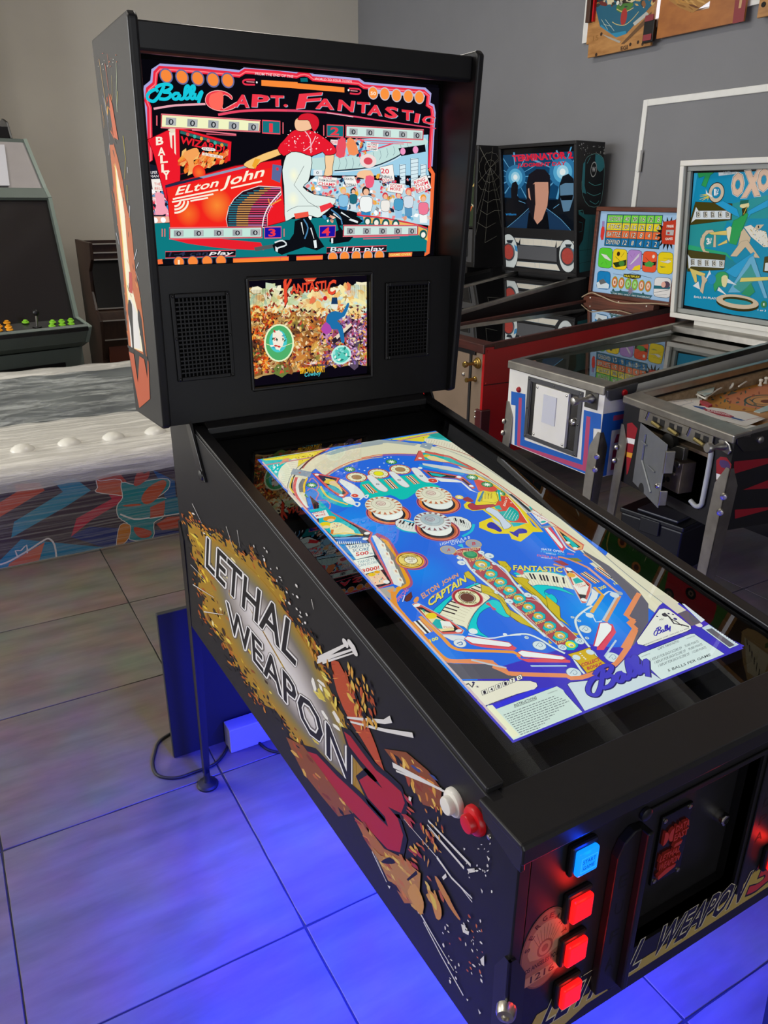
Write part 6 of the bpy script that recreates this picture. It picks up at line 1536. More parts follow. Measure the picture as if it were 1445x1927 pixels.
for i in range(9):
    x = .031 + i * .0055; a.line([(.052, .772), (x, .824 - abs(x - .052) * .5)], .6, '6a4234')
a.ell((.052, .785), .012, '7a4c3c', ry=.014); a.ell((.052, .785), .009, 'a4745c', ry=.011); a.ell((.052, .785), .005, '7a4c3c', ry=.006)
for i, ch in enumerate('SERGEANT'):
    t = math.radians(165 - i * 21.5); x = c0[0] + .0285 * math.cos(t); z = c0[1] + .0525 * math.sin(t); ux, uz = math.sin(t), -math.cos(t) * .9
    a.text(ch, (x - ux * .0035 - math.cos(t) * .004, z - uz * .0035 - math.sin(t) * .004), (x + ux * .0035 - math.cos(t) * .004, z + uz * .0035 - math.sin(t) * .004), (x - ux * .0035 + math.cos(t) * .004, z - uz * .0035 + math.sin(t) * .004), '2e1a16', .02)
a.text('LOS ANGELES POLICE', (.021, .756), (.084, .760), (.021, .764), '2e1a16', .02); a.poly([(.026, .733), (.079, .735), (.079, .750), (.026, .748)], 'a8785e'); a.text('1216', (.034, .7355), (.071, .7365), (.034, .7475), '33201a', .015)
a.build('front_print', m_print, pfront)
# ------------------------------------------------------------------ the row of older pinball machines along the grey wall
m_wpaint = mat('white_cabinet_paint', 'e4e1d8', 0.45, var=0.05, scale=6, bump=0.02)
m_redpaint = mat('red_cabinet_paint', 'b01014', 0.38, var=0.08, scale=4)
m_brownpaint = mat('brown_door_paint', '7e6a56', 0.5, var=0.08, scale=6)
m_darkpaint = mat('black_cabinet_paint', '131214', 0.4, var=0.1, scale=8)
m_wood = mat('stained_wood', '6a3420', 0.45, col2='45200f', scale=5, stretch=(1, 14, 14))
m_railwood = mat('dark_wood_rail', '4a2018', 0.4, col2='35140f', scale=5, stretch=(2, 12, 12))
m_inner = mat('cabinet_inside', '6b5a45', 0.7, var=0.1)
m_blackin = mat('dark_inside', '161412', 0.8)
m_plastic = mat('grey_plastic', '4a4a4c', 0.4)
m_post = mat('white_post', 'e8e4d8', 0.35)
m_brass = mat('brass', 'a88a4a', 0.35, metal=1.0)
m_oldsteel = mat('old_steel', 'a39e96', 0.36, metal=1.0, var=0.18, scale=14)
m_darksteel = mat('dark_steel', '565452', 0.38, metal=1.0, var=0.15, scale=10)
m_flat = print_mat('cabinet_print', rough=.5, spec=.35)
m_glassprint = print_mat('backglass_print', rough=.12, spec=.5)

def pin_matrix(p, lx):
    return Matrix.Translation((p[0], p[1], 0)) @ Matrix.Rotation(math.atan2(lx[1], lx[0]), 4, 'Z')

class Pin:
    def __init__(s, name, label, p, lx, W, L, zf, slope, bot, mside, mfront, mrail, mlock, glass=True, mleg=None, ztop=None, group='pinball machines along the grey wall', railh=.022, lockd=.062, splay=.035, lip=.045, gsl=None):
        s.M = pin_matrix(p, lx); s.W = W; s.L = L; s.zf = zf; s.sl = slope; s.bot = bot
        s.root = thing(name, label, 'pinball machine', s.M, group)
        s.t = .018
        B = s.B
        for x in (0, W - s.t):
            o = B(MB().prism([(x, 0, bot), (x, L, bot), (x, L, s.z(L)), (x, 0, s.z(0))], (s.t, 0, 0)), 'side_panel', mside)
            if x > 0: s.right = o
        s.mfront = mfront
        B(MB().box(s.t, W - s.t, L - s.t, L, bot, s.z(L) - .02), 'back_panel', mside)
        B(MB().box(s.t, W - s.t, s.t, L - s.t, bot, bot + .012), 'bottom_panel', m_blackin)
        h = railh
        for x in (-.003, W - .022):
            B(MB().prism([(x, lockd - .004, s.z(lockd) - h), (x, L - .02, s.z(L - .02) - h), (x, L - .02, s.z(L - .02) + .004), (x, lockd - .004, s.z(lockd) + .004)], (.025, 0, 0)), 'side_rail', mrail, bevel=.002)
        B(MB().prism([(-.004, lockd, s.z(lockd) + .004), (-.004, -.012, zf + .002), (-.004, -.012, zf - lip), (-.004, 0, zf - lip), (-.004, .002, zf - .012), (-.004, lockd, zf - .012)], (W + .008, 0, 0)), 'lock_bar', mlock, bevel=.004)
        if glass:
            gz0 = s.z(lockd) - .004; gz1 = s.z(L - .12) - .004 if gsl is None else gz0 + gsl * (L - .12 - lockd)
            B(MB().add([(.02, lockd, gz0), (W - .02, lockd, gz0), (W - .02, L - .12, gz1), (.02, L - .12, gz1)], [(0, 1, 2, 3)]), 'playfield_glass', glass_mat('old_sheet_glass', 'eef4ee', 1.75))
        s.pfd = .11
        s.pf = B(MB().prism([(s.t, .03, s.z(.03) - s.pfd), (s.t, L - .1, s.z(L - .1) - s.pfd - .02), (s.t, L - .1, s.z(L - .1) - s.pfd - .032), (s.t, .03, s.z(.03) - s.pfd - .012)], (W - 2 * s.t, 0, 0)), 'playfield', m_inner)
        if mleg:
            zt_ = ztop or bot + .235
            for (cx, cy, sx, sy) in ((0, 0, 1, 1), (W, 0, -1, 1), (0, L, 1, -1), (W, L, -1, -1)):
                leg(cx, cy, sx, sy, (cx - sx * splay, cy - sy * .035), zt_, mleg, m_zinc, s.root, m_darksteel, frame=s.M, w=.046)
    def z(s, y): return s.zf + s.sl * y
    def B(s, mb, name, m, parent=None, **k):
        return mb.build(name, m, parent or s.root, frame=s.M, **k)
    def P(s, x, y, z): return s.M @ Vector((x, y, z))
    def D(s, x, y, z): return (s.M.to_3x3() @ Vector((x, y, z)))
    def front(s, p, y=0.0):
        """photograph pixel -> (x, z) on the machine's front plane"""
        q = s.M.inverted() @ pixel(p, s.P(0, y, 0), s.D(0, 1, 0)); return q.x, q.z
    def art_front(s, y=-.0006, eps=8e-6): return Art(s.P(0, y, 0), s.D(1, 0, 0), (0, 0, 1), s.D(0, -1, 0), eps=eps)
    def art_right(s, x=None, eps=8e-6):
        x = s.W + .0006 if x is None else x
        return Art(s.P(x, 0, 0), s.D(0, 1, 0), (0, 0, 1), s.D(1, 0, 0), eps=eps)
    def art_plane(s, y0, z0, y1, z1, eps=1.2e-5):
        """plane across the width through (y0,z0) and (y1,z1)"""
        v = s.D(0, y1 - y0, z1 - z0).normalized(); u = s.D(1, 0, 0)
        return Art(s.P(0, y0, z0), u, v, u.cross(v), eps=eps)
    def backbox(s, yb, yt, y1, z0, z1, ov, mside, neck=True, wx=0):
        s.bb = (yb, yt, y1, z0, z1, ov); W = s.W + wx; t = .018
        for x in (-ov, W + ov - t):
            o = s.B(MB().prism([(x, yb, z0), (x, y1, z0), (x, y1, z1), (x, yt, z1)], (t, 0, 0)), 'backbox_side', mside, bevel=.002)
            if x > 0: s.bbright = o
        s.B(MB().prism([(-ov + t, yt, z1), (-ov + t, y1, z1), (-ov + t, y1, z1 - t), (-ov + t, yt + .002, z1 - t)], (W + 2 * ov - 2 * t, 0, 0)), 'backbox_top', mside)
        s.B(MB().box(-ov + t, W + ov - t, yb, y1, z0, z0 + t), 'backbox_floor', mside)
        s.B(MB().box(-ov + t, W + ov - t, y1 - .012, y1, z0 + t, z1 - t), 'backbox_back', m_blackin)
        if neck: s.B(MB().box(.05, W - .05, yb + .04, y1 - .01, s.z(yb) - .02, z0), 'neck', mside)
    def at(s, z, d):
        """y of the backbox front at height z, d metres behind it"""
        yb, yt, y1, z0, z1, ov = s.bb
        return yb + (yt - yb) * (z - z0) / (z1 - z0) + d
    def pane(s, name, m, x0, x1, z0, z1, d, th=.004, parent=None):
        return s.B(MB().prism([(x0, s.at(z0, d), z0), (x0, s.at(z1, d), z1), (x0, s.at(z1, d) + th, z1), (x0, s.at(z0, d) + th, z0)], (x1 - x0, 0, 0)), name, m, parent)

# ================= white machine with blue and pink stripes
ox = Pin('pinball_machine', 'white pinball machine with blue and pink stripes and a white framed blue backglass', (1.764, 2.228), (0, -1), .584, 1.30, .928, .087, .553, m_wpaint, m_wpaint, m_oldsteel, m_oldsteel, mleg=m_oldsteel, ztop=.745, splay=0, lip=.033, gsl=.052)
f = ox.front
dx0, dz0 = f((993, 822)); dx1, dz1 = f((1096, 738))
cx0_, cz1_ = f((996, 716))
# coin door
D0, D1, DZ0, DZ1 = .133, .470, .610, .884
ox.B(MB().frame(.018, ox.W - .018, ox.bot, ox.zf - .02, D0 + .015, D1 - .015, DZ0 + .015, DZ1 - .015, 0, .018), 'front_panel', m_wpaint)
oxf = ox.B(MB().frame(D0, D1, DZ0, DZ1, D0 + .02, D1 - .02, DZ0 + .02, DZ1 - .02, -.006, 0), 'coin_door_frame', m_plastic, bevel=.002)
for x, z in ((D0 + .01, DZ0 + .01), (D1 - .01, DZ0 + .01), (D0 + .01, DZ1 - .01), (D1 - .01, DZ1 - .01), ((D0 + D1) / 2, DZ1 - .01), (D0 + .01, (DZ0 + DZ1) / 2), (D1 - .01, (DZ0 + DZ1) / 2)):
    ox.B(MB().rev((x, -.006, z), (0, -1, 0), [(0, .0045), (.002, .004), (.003, .0015)], 10), 'frame_screw', m_darksteel, oxf, smooth=40)
oxd = ox.B(MB().box(D0 + .02, D1 - .02, .004, .012, DZ0 + .02, DZ1 - .02), 'coin_door', m_darksteel)
pl1 = ox.B(MB().box(.194, .398, -.010, .004, .631, .862), 'door_plate', m_wpaint, oxd, bevel=.001)
for x, z in ((.205, .850), (.387, .852), (.205, .643), (.387, .643)):
    ox.B(MB().rev((x, -.010, z), (0, -1, 0), [(0, .006), (.002, .0055), (.004, .002)], 12), 'plate_screw', m_steel, oxd, smooth=40)
ox.B(MB().box(.251, .331, -.0135, -.010, .709, .831), 'paper_card', mat('pale_card', 'c9cad2', .6), oxd)
lkx, lkz = .427, .749
ox.B(MB().rev((lkx, .004, lkz), (0, -1, 0), [(0, .017), (.010, .016), (.016, .011), (.017, .006), (.012, .005)], 18), 'door_lock', m_chrome, oxd, smooth=35)
# plunger
px_, pz_ = .517, .868
op = ox.B(MB().box(px_ - .034, px_ + .036, -.004, 0, pz_ - .040, pz_ + .030), 'plunger_plate', m_darksteel, bevel=.001)
ox.B(MB().rev((px_, -.004, pz_), (0, -1, 0), [(0, .020), (.012, .018), (.02, .012), (.03, .010), (.05, .009), (.055, .007), (.075, .007), (.078, .016), (.09, .018), (.098, .014), (.10, .006)], 18), 'plunger', m_steel, op, smooth=40)
ox.B(MB().rev((.074, 0, .812), (0, -1, 0), [(0, .013), (.006, .012), (.010, .009), (.011, .003)], 16), 'start_button', mat('dark_red_plastic', '9a1420', .3), smooth=40)
bt = ox.B(MB().prism([(ox.W, .0, .915), (ox.W, .165, .930), (ox.W, .16, .893), (ox.W, .10, .872), (ox.W, .025, .870), (ox.W, .003, .888)], (.012, 0, 0)), 'flipper_housing', m_plastic, bevel=.005)
ox.B(MB().rev((ox.W + .011, .090, .897), (1, 0, 0), [(0, .014), (.005, .013), (.009, .011), (.010, .006)], 18), 'flipper_button', mat('red_plastic', 'd3121c', .3), bt, smooth=40)
a = ox.art_front(); a.clip = (.002, ox.W - .001, .556, .92); a.at(950, 670, 240)
blue, pink = '1f5fb4', 'b4456a'
a.poly([(72, 398), (232, 432), (222, 950), (860, 1175), (895, 610), (1094, 660), (1085, 830), (1003, 820), (985, 1260), (1060, 1385), (900, 1440), (105, 1080), (120, 560), (70, 550)], blue)
a.poly([(158, 470), (192, 476), (172, 1010), (880, 1235), (925, 680), (970, 690), (925, 1312), (135, 1030)], pink)
a.build('front_print', m_flat, ox.root)
a = ox.art_right().metres()
a.poly([(.002, .645), (.35, .645), (.35, .735), (1.28, .735), (1.28, .82), (.002, .82)], blue); a.poly([(.002, .556), (.06, .556), (.06, .73), (.002, .73)], blue)
a.poly([(.06, .785), (1.2, .785), (1.2, .806), (.06, .806)], pink); a.poly([(.06, .556), (.20, .556), (.20, .745), (.06, .745)], 'dcd8ce'); a.poly([(.08, .575), (.125, .575), (.11, .665), (.08, .66)], 'a83248'); a.poly([(.08, .69), (.14, .69), (.14, .725), (.09, .725)], 'a83248')
a.build('side_print', m_flat, ox.root)
a = ox.art_plane(.03, ox.z(.03) - ox.pfd + .0006, ox.L - .1, ox.z(ox.L - .1) - ox.pfd - .0194).metres()
a.poly([(.02, 0), (.56, 0), (.56, 1.1), (.02, 1.1)], '5c6258')
for i, c in enumerate(('b8b090', '48606a', '7a5a4a', 'a8a49a', '3c4a50', '8a7a5a')):
    g = random.Random(i); a.poly([(g.uniform(.05, .5), g.uniform(.1, 1)) for k in range(3)], c)
for i in range(5): a.ell((.12 + .09 * i, .62 + .1 * math.sin(i * 2)), .035, ['c8c0a8', '5a3a34', '3a5a6a'][i % 3])
a.build('playfield_print', m_flat, ox.root)
# backbox with white frame
ox.backbox(1.075, .995, 1.24, 1.045, 1.765, .058, m_wpaint, neck=False)
ox.B(MB().box(.075, ox.W - .075, 1.09, 1.22, ox.z(1.1) - .01, 1.045), 'neck', m_wpaint)
ox.B(MB().prism([(.0, 1.0, ox.z(1.0)), (.0, 1.28, ox.z(1.0) + .012), (.0, 1.28, ox.z(1.0) - .03), (.0, 1.0, ox.z(1.0) - .03)], (ox.W, 0, 0)), 'rear_cover', m_oldsteel, bevel=.002)
W = ox.W; yb, yt, y1, z0, z1, ov = ox.bb
def rail4(pn, m, x0, x1, za, zb_, w, d0, d1, name='frame_rail'):
    for (xa, xb, a0, a1) in ((x0, x1, zb_ - w, zb_), (x0, x1, za, za + w), (x0, x0 + w, za + w, zb_ - w), (x1 - w, x1, za + w, zb_ - w)):
        pn.B(MB().prism([(xa, pn.at(a0, d0), a0), (xa, pn.at(a1, d0), a1), (xa, pn.at(a1, d1), a1), (xa, pn.at(a0, d1), a0)], (xb - xa, 0, 0)), name, m, bevel=.003)
rail4(ox, m_wpaint, -ov, W + ov, z0 - .002, z1 + .002, .024, -.012, .004)
rail4(ox, mat('grey_inner_frame', '9b9d98', .45, var=.05), -ov + .024, W + ov - .024, z0 + .022, z1 - .022, .022, .012, .03, 'inner_frame')
bgp = ox.pane('backglass', m_gloss, -ov + .03, W + ov - .03, z0 + .03, z1 - .03, .031)
a = ox.art_plane(ox.at(z0, .0305), z0, ox.at(z1, .0305), z1)
a.clip = (-ov + .05, W + ov - .05, .048, z1 - z0 - .048)
a.metres().poly([(-.05, .0), (W + .05, .0), (W + .05, .72), (-.05, .72)], '0f1418')
a.at(1255, 285, 190)
a.full().poly([(1300, 330), (1306, 325), (1460, 312), (1460, 610), (1420, 600), (1276, 572), (1283, 540)], '1493bd')
a.at(1255, 285, 190)
a.poly([(350, 370), (400, 290), (440, 300), (320, 1000), (300, 1230), (235, 1369), (290, 1000)], '35b0de'); a.poly([(300, 1060), (930, 960), (920, 750), (1445, 620), (1445, 960), (1180, 960), (1100, 1100), (860, 1000), (700, 1369), (330, 1369)], '2b9aa0')
a.edge([(435, 300), (660, 250), (735, 265), (690, 290), (620, 340), (555, 515), (490, 485), (545, 350), (455, 380)], 1.4, '1a3a34', '2fa05a')
a.edge([(735, 290), (1030, 270), (1000, 320), (740, 350)], .6, '6a8a94', 'd6e2e6'); a.text('Williams', (800, 332), (990, 318), (805, 285), '8a969c', .012)
def oxo(ch, p0, p1, h):
    a.text(ch, (p0[0] - 14, p0[1] + 14), (p1[0] + 14, p1[1] + 14), (h[0] - 14, h[1] - 14), 'f4f4f0', .09); a.text(ch, (p0[0] - 6, p0[1] + 6), (p1[0] + 6, p1[1] + 6), (h[0] - 6, h[1] - 6), '3a3024', .08); a.text(ch, p0, p1, h, 'e8c6ac', .065)
oxo('O', (925, 660), (1095, 625), (930, 325)); oxo('X', (1060, 665), (1330, 630), (1110, 285)); oxo('O', (1290, 590), (1470, 560), (1300, 255)); oxo('O', (1500, 600), (1680, 580), (1500, 240))
a.disc((705, 590), (118, 108, 66), ('2a2a24', 'd8c6ac', '1a8ab4')); a.text('1', (672, 632), (698, 630), (672, 535), 'f4f8f8', .04); a.text('U', (708, 580), (738, 578), (708, 540), 'f4f8f8', .03); a.text('P', (708, 630), (735, 628), (708, 588), 'f4f8f8', .03)
for q in ([(600, 640), (465, 690)], [(600, 620), (470, 650)], [(590, 610), (470, 625)], [(595, 650), (500, 705)], [(590, 660), (580, 700)]): a.line(q, 5, 'e6d23c', w1=1)
a.poly([(555, 540), (575, 590), (655, 640), (640, 655), (560, 610)], 'e8eef0')
def scorebox(q, r, digs):
    a.edge(q, 1, '1c1a10', '4a4416'); a.poly(r, 'dfe8ee')
    for x, y, ch in digs: a.poly([(x - 4, y), (x + 50, y - 4), (x + 48, y - 86), (x - 6, y - 82)], '2a2a26'); a.poly([(x + 6, y - 6), (x + 46, y - 9), (x + 45, y - 80), (x + 6, y - 76)], 'e8e6da'); a.text(ch, (x + 14, y - 12), (x + 40, y - 14), (x + 12, y - 72), '2a2a26', .04)
scorebox([(405, 720), (935, 745), (925, 980), (310, 1055)], [(345, 1020), (415, 795), (450, 850), (910, 848), (905, 968), (410, 970)], ((425, 945, '0'), (528, 945, '5'), (632, 945, '2'), (738, 945, '6'), (845, 945, '0')))
# plain figures: green suit, blue sleeves
a.edge([(690, 745), (800, 705), (1000, 820), (1040, 940), (970, 920)], 1, '14405a', '2aa6dc', sm=1); a.edge([(1160, 850), (1445, 690), (1445, 790), (1200, 900), (1150, 960)], 1, '14405a', '2aa6dc', sm=1)
a.edge([(950, 990), (1020, 960), (1120, 870), (1165, 900), (1100, 1060), (990, 1340), (880, 1310), (920, 1080)], 1, '1a4a34', '2fa65a', sm=1); a.poly([(1040, 780), (1100, 720), (1170, 740), (1165, 800), (1080, 810)], 'ecdfa4', sm=2); a.poly([(1050, 700), (1170, 690), (1160, 740), (1040, 760)], '1f6a5a', sm=1); a.poly([(1070, 820), (1150, 790), (1140, 870), (1080, 930)], '3a3414', sm=1); a.line([(1140, 800), (1095, 900)], 3, 'e6c84c')
a.edge([(490, 1300), (500, 1200), (560, 1130), (650, 1120), (700, 1180), (700, 1369), (660, 1369), (670, 1200), (610, 1160), (550, 1210), (525, 1320), (540, 1400), (500, 1400)], 1, '3a3428', 'd8c4a4', sm=1); a.text('3', (565, 1335), (612, 1330), (562, 1240), 'f4f8f4', .05); a.text('U', (615, 1280), (640, 1278), (615, 1240), 'f4f8f4', .03); a.text('P', (612, 1328), (635, 1326), (612, 1286), 'f4f8f4', .03)
for q in ([(590, 1165), (860, 1130), (860, 1200), (640, 1190)], [(720, 1340), (860, 1260), (860, 1310), (740, 1350)]): a.edge(q, .8, '5a5020', 'e4cf74')
a.edge([(850, 1100), (900, 1070), (925, 1090), (890, 1300), (860, 1230)], .8, '5a5020', 'ece8c8', sm=1)
a.edge([(1060, 1150), (1100, 1100), (1200, 1240), (1160, 1369), (1010, 1369)], .8, '3a3428', 'd8c4a4'); a.edge([(1100, 1080), (1200, 1050), (1260, 1100), (1420, 1150), (1445, 1250), (1445, 1369), (1380, 1369), (1200, 1220)], 1, '3a3428', 'ece8dc', sm=1); a.splat((1180, 1080, 1445, 1360), 60, 14, ['b0964c', '4a8ab0', 'c8b060'], 120, inside=pin([(1100, 1080), (1260, 1100), (1440, 1150), (1445, 1369), (1380, 1369)])); a.poly([(1285, 1050), (1390, 1045), (1330, 1110), (1250, 1100)], 'd8c4a4'); a.text('1', (1300, 1095), (1318, 1095), (1300, 1062), '2a2a26', .05)
a.at(1255, 440, 190)
a.poly([(270, 230), (840, 300), (1000, 440), (900, 520), (840, 480), (820, 500), (300, 540)], '1f8aa0'); a.poly([(280, 150), (600, 220), (850, 270), (960, 400), (830, 300), (260, 220)], '2fae7a', sm=1)
a.line([(500, 60), (490, 150), (540, 260), (600, 275)], 13, 'd8c4a4', sm=2); a.edge([(905, 320), (1060, 110), (1150, 90), (1330, 345), (1240, 340), (1120, 190), (1000, 325)], .8, '3a3428', 'd8c4a4')
scorebox([(270, 225), (840, 305), (820, 500), (800, 515), (290, 540)], [(295, 290), (340, 350), (825, 378), (815, 490), (345, 465), (310, 500)], ((345, 450, '0'), (446, 455, '0'), (548, 460, '0'), (650, 466, '0'), (755, 470, '0')))
a.edge([(830, 540), (1240, 260), (1255, 280), (1000, 620), (960, 620)], 1, '14405a', '2aa6dc'); a.edge([(870, 840), (1180, 340), (1240, 310), (1440, 920), (1390, 920), (1200, 430), (1000, 760), (1060, 840)], 1, '2a5a74', '6fb8dc'); a.poly([(1200, 440), (1290, 640), (1060, 840), (950, 760)], '3fa09a'); a.poly([(1060, 860), (1200, 700), (1260, 830), (1180, 900)], '2f9a6a', sm=1)
a.edge([(680, 640), (720, 560), (820, 540), (880, 600), (860, 690), (840, 760), (740, 750), (690, 830), (665, 760)], 1, '1a5a3a', '34a462', sm=2); a.poly([(780, 620), (840, 590), (870, 640), (840, 760), (790, 740)], 'e8e0a8', sm=2); a.poly([(740, 760), (860, 880), (720, 810)], 'ecf0f0'); a.poly([(870, 640), (1000, 735), (860, 700)], 'dfe9ee')
a.edge([(1060, 630), (1445, 615), (1445, 665), (1040, 690)], .8, '5a5020', 'e6d674'); a.edge([(1395, 330), (1445, 320), (1445, 560), (1370, 545)], .8, '1c1a10', '4a4416'); a.poly([(1405, 420), (1445, 412), (1445, 530), (1395, 530)], 'dfe8ee')
a.edge([(320, 490), (550, 570), (530, 620), (420, 580), (430, 690), (400, 700)], .8, '5a5020', 'e4cf74'); a.edge([(490, 590), (530, 600), (580, 660), (540, 720), (515, 860), (470, 820), (500, 680)], .8, '3a3428', 'd8c4a4'); a.poly([(370, 745), (450, 680), (475, 800)], 'e8eef0'); a.poly([(550, 650), (610, 520), (640, 600)], 'dcecf2'); a.ell((640, 650), 60, '2490cc')
a.text('BALL IN PLAY', (385, 915), (705, 942), (388, 885), 'eef4f6', .02)
a.ell((1000, 1000), 315, '3a3414', ry=92); a.ell((1000, 970), 315, 'd9c5a8', ry=86); a.ell((1010, 958), 225, '3f3a14', ry=44); a.ell((1010, 975), 200, '2b9aa8', ry=30)
a.ell((1385, 1010), 45, '3f8a54'); a.text('1', (1376, 1028), (1394, 1028), (1376, 992), 'f0f4e8', .05); a.text('1 or 3', (1298, 1102), (1415, 1115), (1300, 1075), 'eef4f6', .02)
a.build('backglass_picture', m_glassprint, bgp)
# ================= red machine with wooden backbox
rd = Pin('pinball_machine', 'red sided pinball machine with brown front and wood framed light blue backglass', (1.994, 3.29), (0, -1), .572, 1.40, .90, .0815, .30, m_redpaint, m_brownpaint, m_railwood, m_railwood, mleg=m_darksteel, ztop=.52, railh=.030, splay=0)
rd.B(MB().box(.018, rd.W - .018, 0, .018, rd.bot, rd.zf - .02), 'front_panel', m_brownpaint)
rdd = rd.B(MB().box(.10, .452, -.010, 0, .40, .842), 'coin_door', m_brownpaint, bevel=.003)
rd.B(MB().box(.452, .466, -.006, 0, .40, .86), 'door_gap', m_blackin)
rd.B(MB().box(.15, .50, -.012, 0, .838, .862), 'dark_plate', m_black, bevel=.002)
rd.B(MB().rev((.517, 0, .800), (0, -1, 0), [(0, .030), (.006, .029), (.010, .024), (.014, .023), (.018, .017), (.024, .015), (.030, .009), (.07, .008), (.073, .015), (.085, .017), (.092, .012)], 20), 'plunger', m_brass, smooth=35)
rd.B(MB().rev((.500, 0, .712), (0, -1, 0), [(0, .016), (.006, .015), (.012, .010), (.05, .008), (.052, .013), (.06, .012)], 16), 'coin_return_knob', m_brass, smooth=35)
rd.B(MB().rev((.410, -.010, .722), (0, -1, 0), [(0, .012), (.004, .011), (.010, .007), (.011, .003)], 14), 'door_lock', m_zinc, rdd, smooth=35)
lp = rd.B(MB().box(rd.W - .045, rd.W + .012, -.012, .05, .40, .560), 'leg_plate', mat('maroon_paint', '4a1618', .4), bevel=.006)
for q in ((rd.W - .04, .545), (rd.W - .04, .515)):
    rd.B(MB().rev((q[0], -.012, q[1]), (0, -1, 0), [(0, .007), (.004, .006), (.006, .003)], 10), 'bolt', m_zinc, lp, smooth=40)
rd.B(MB().box(rd.W, rd.W + .0015, .004, rd.L, .690, .694), 'side_seam', m_blackin)
for z in (.868, .70):
    rd.B(MB().rev((rd.W, .018, z), (1, 0, 0), [(0, .006), (.003, .005), (.004, .002)], 10), 'side_screw', m_redpaint, smooth=40)
a = rd.art_plane(.03, rd.z(.03) - rd.pfd + .0006, rd.L - .1, rd.z(rd.L - .1) - rd.pfd - .0194).metres()
a.poly([(.02, 0), (.55, 0), (.55, 1.2), (.02, 1.2)], '6a604c'); g = random.Random(4)
for i in range(14): a.poly([(g.uniform(.03, .5), g.uniform(.05, 1.1)) for k in range(3)], g.choice(['8a7a58', '4a5a52', '7a6a4a', '9a8a6a', '5a4a3a']))
a.build('playfield_print', m_flat, rd.root)
rd.backbox(1.245, 1.245, 1.42, 1.03, 1.555, 0.0, m_wood, neck=False, wx=.10)
rail4(rd, m_wood, 0, rd.W + .10, 1.03, 1.555, .024, -.014, .004)
rd.B(MB().box(.0, rd.W, 1.20, 1.247, rd.z(1.2) - .02, 1.03), 'lower_board', m_wood)
rbp = rd.pane('backglass', m_gloss, .02, rd.W + .08, 1.05, 1.535, .003)
for x in (.06, .30, .52):
    rd.B(MB().rev((x, 1.2, 1.02), (0, -1, 0), [(0, .005), (.003, .004), (.004, .002)], 8), 'brass_nail', m_post, smooth=40)
wire = [rd.M.inverted() @ pixel(p, rd.P(0, 1.195, 0), rd.D(0, 1, 0)) for p in ((1095, 559), (1112, 551), (1130, 557), (1160, 569), (1190, 571), (1225, 571), (1258, 573))]
ww = MB().tube(cr3([tuple(rd.M @ v) for v in wire]), .0038, 6).build('cable', mat('beige_cable', 'b8a284', .5), rd.root, smooth=60)
tag(ww, 'beige cable lying along the foot of the backglass')
a = rd.art_plane(rd.at(1.03, .0025), 1.03, rd.at(1.555, .0025), 1.555)
a.clip = (.024, rd.W + .076, .024, .50)
a.metres().poly([(.0, .0), (.7, .0), (.7, .55), (0, .55)], 'a6caee')
a.at(1105, 380, 180)
rows = (('7ee04a', 'VICTORY', ('40', '20', '16', '12', '8')), ('f4dc2c', 'ATTACK', ('20', '16', '12', '8', '4')), ('f4723c', 'BATTLE', ('16', '12', '8', '4', '2')), ('1c74b0', 'DEFEND', ('12', '8', '4', '2', '2')))
TL, TR, BL, BR = (308, 195), (1140, 205), (262, 655), (1080, 705)
def tq(s_, t_): return (TL[0] + (TR[0] - TL[0]) * s_ + (BL[0] - TL[0]) * t_ + (BR[0] - TR[0] - BL[0] + TL[0]) * s_ * t_, TL[1] + (TR[1] - TL[1]) * s_ + (BL[1] - TL[1]) * t_ + (BR[1] - TR[1] - BL[1] + TL[1]) * s_ * t_)
a.poly([(TL[0] - 8, TL[1] - 10), (TR[0] + 6, TR[1] - 8), (BR[0] + 6, BR[1] + 10), (BL[0] - 8, BL[1] + 8)], '2c5a62')
cuts = (0, .285, .43, .57, .715, .855, 1.0)
for r, (c, nm, vals) in enumerate(rows):
    for k in range(6):
        q = [tq(cuts[k] + .008, (r + .05) / 4), tq(cuts[k + 1] - .008, (r + .05) / 4), tq(cuts[k + 1] - .008, (r + .95) / 4), tq(cuts[k] + .008, (r + .95) / 4)]
        a.poly(q, c)
        t = nm if k == 0 else vals[k - 1]; w = .24 if k == 0 else (.075 if len(t) > 1 else .045); m = (cuts[k] + cuts[k + 1]) / 2
        for dd, cc, bo in ((.006, '1c2a30', .07), (0, 'f2f2e4', .0)):
            a.text(t, tq(m - w / 2 - dd, (r + .80) / 4 + dd), tq(m + w / 2 + dd, (r + .80) / 4 + dd), tq(m - w / 2 - dd + .012, (r + .22) / 4 - dd), cc, bo)
a.edge([(225, 370), (258, 375), (262, 440), (240, 570), (212, 575), (198, 520), (208, 420)], .8, '5a1a1a', 'e03a34', sm=1); a.poly([(225, 290), (262, 290), (258, 370), (220, 368)], '9a8ac0'); a.line([(241, 290), (238, 370)], 1.2, 'c83a4a')
a.star((1225, 480), 120, 200, 17, '1c1a1a'); a.poly([(1150, 300), (1340, 270), (1340, 650), (1130, 630), (1120, 480)], 'c8402a'); a.text('FREE', (1200, 388), (1305, 385), (1200, 350), 'f4f0e8', .03); a.edge([(1190, 420), (1310, 420), (1300, 508), (1185, 502)], 1.6, '2a2426', 'c0bcbc'); a.poly([(1210, 452), (1245, 454), (1243, 488), (1208, 486)], 'c83a3a'); a.text('GAMES', (1178, 580), (1290, 575), (1178, 540), 'f4f0e8', .03)
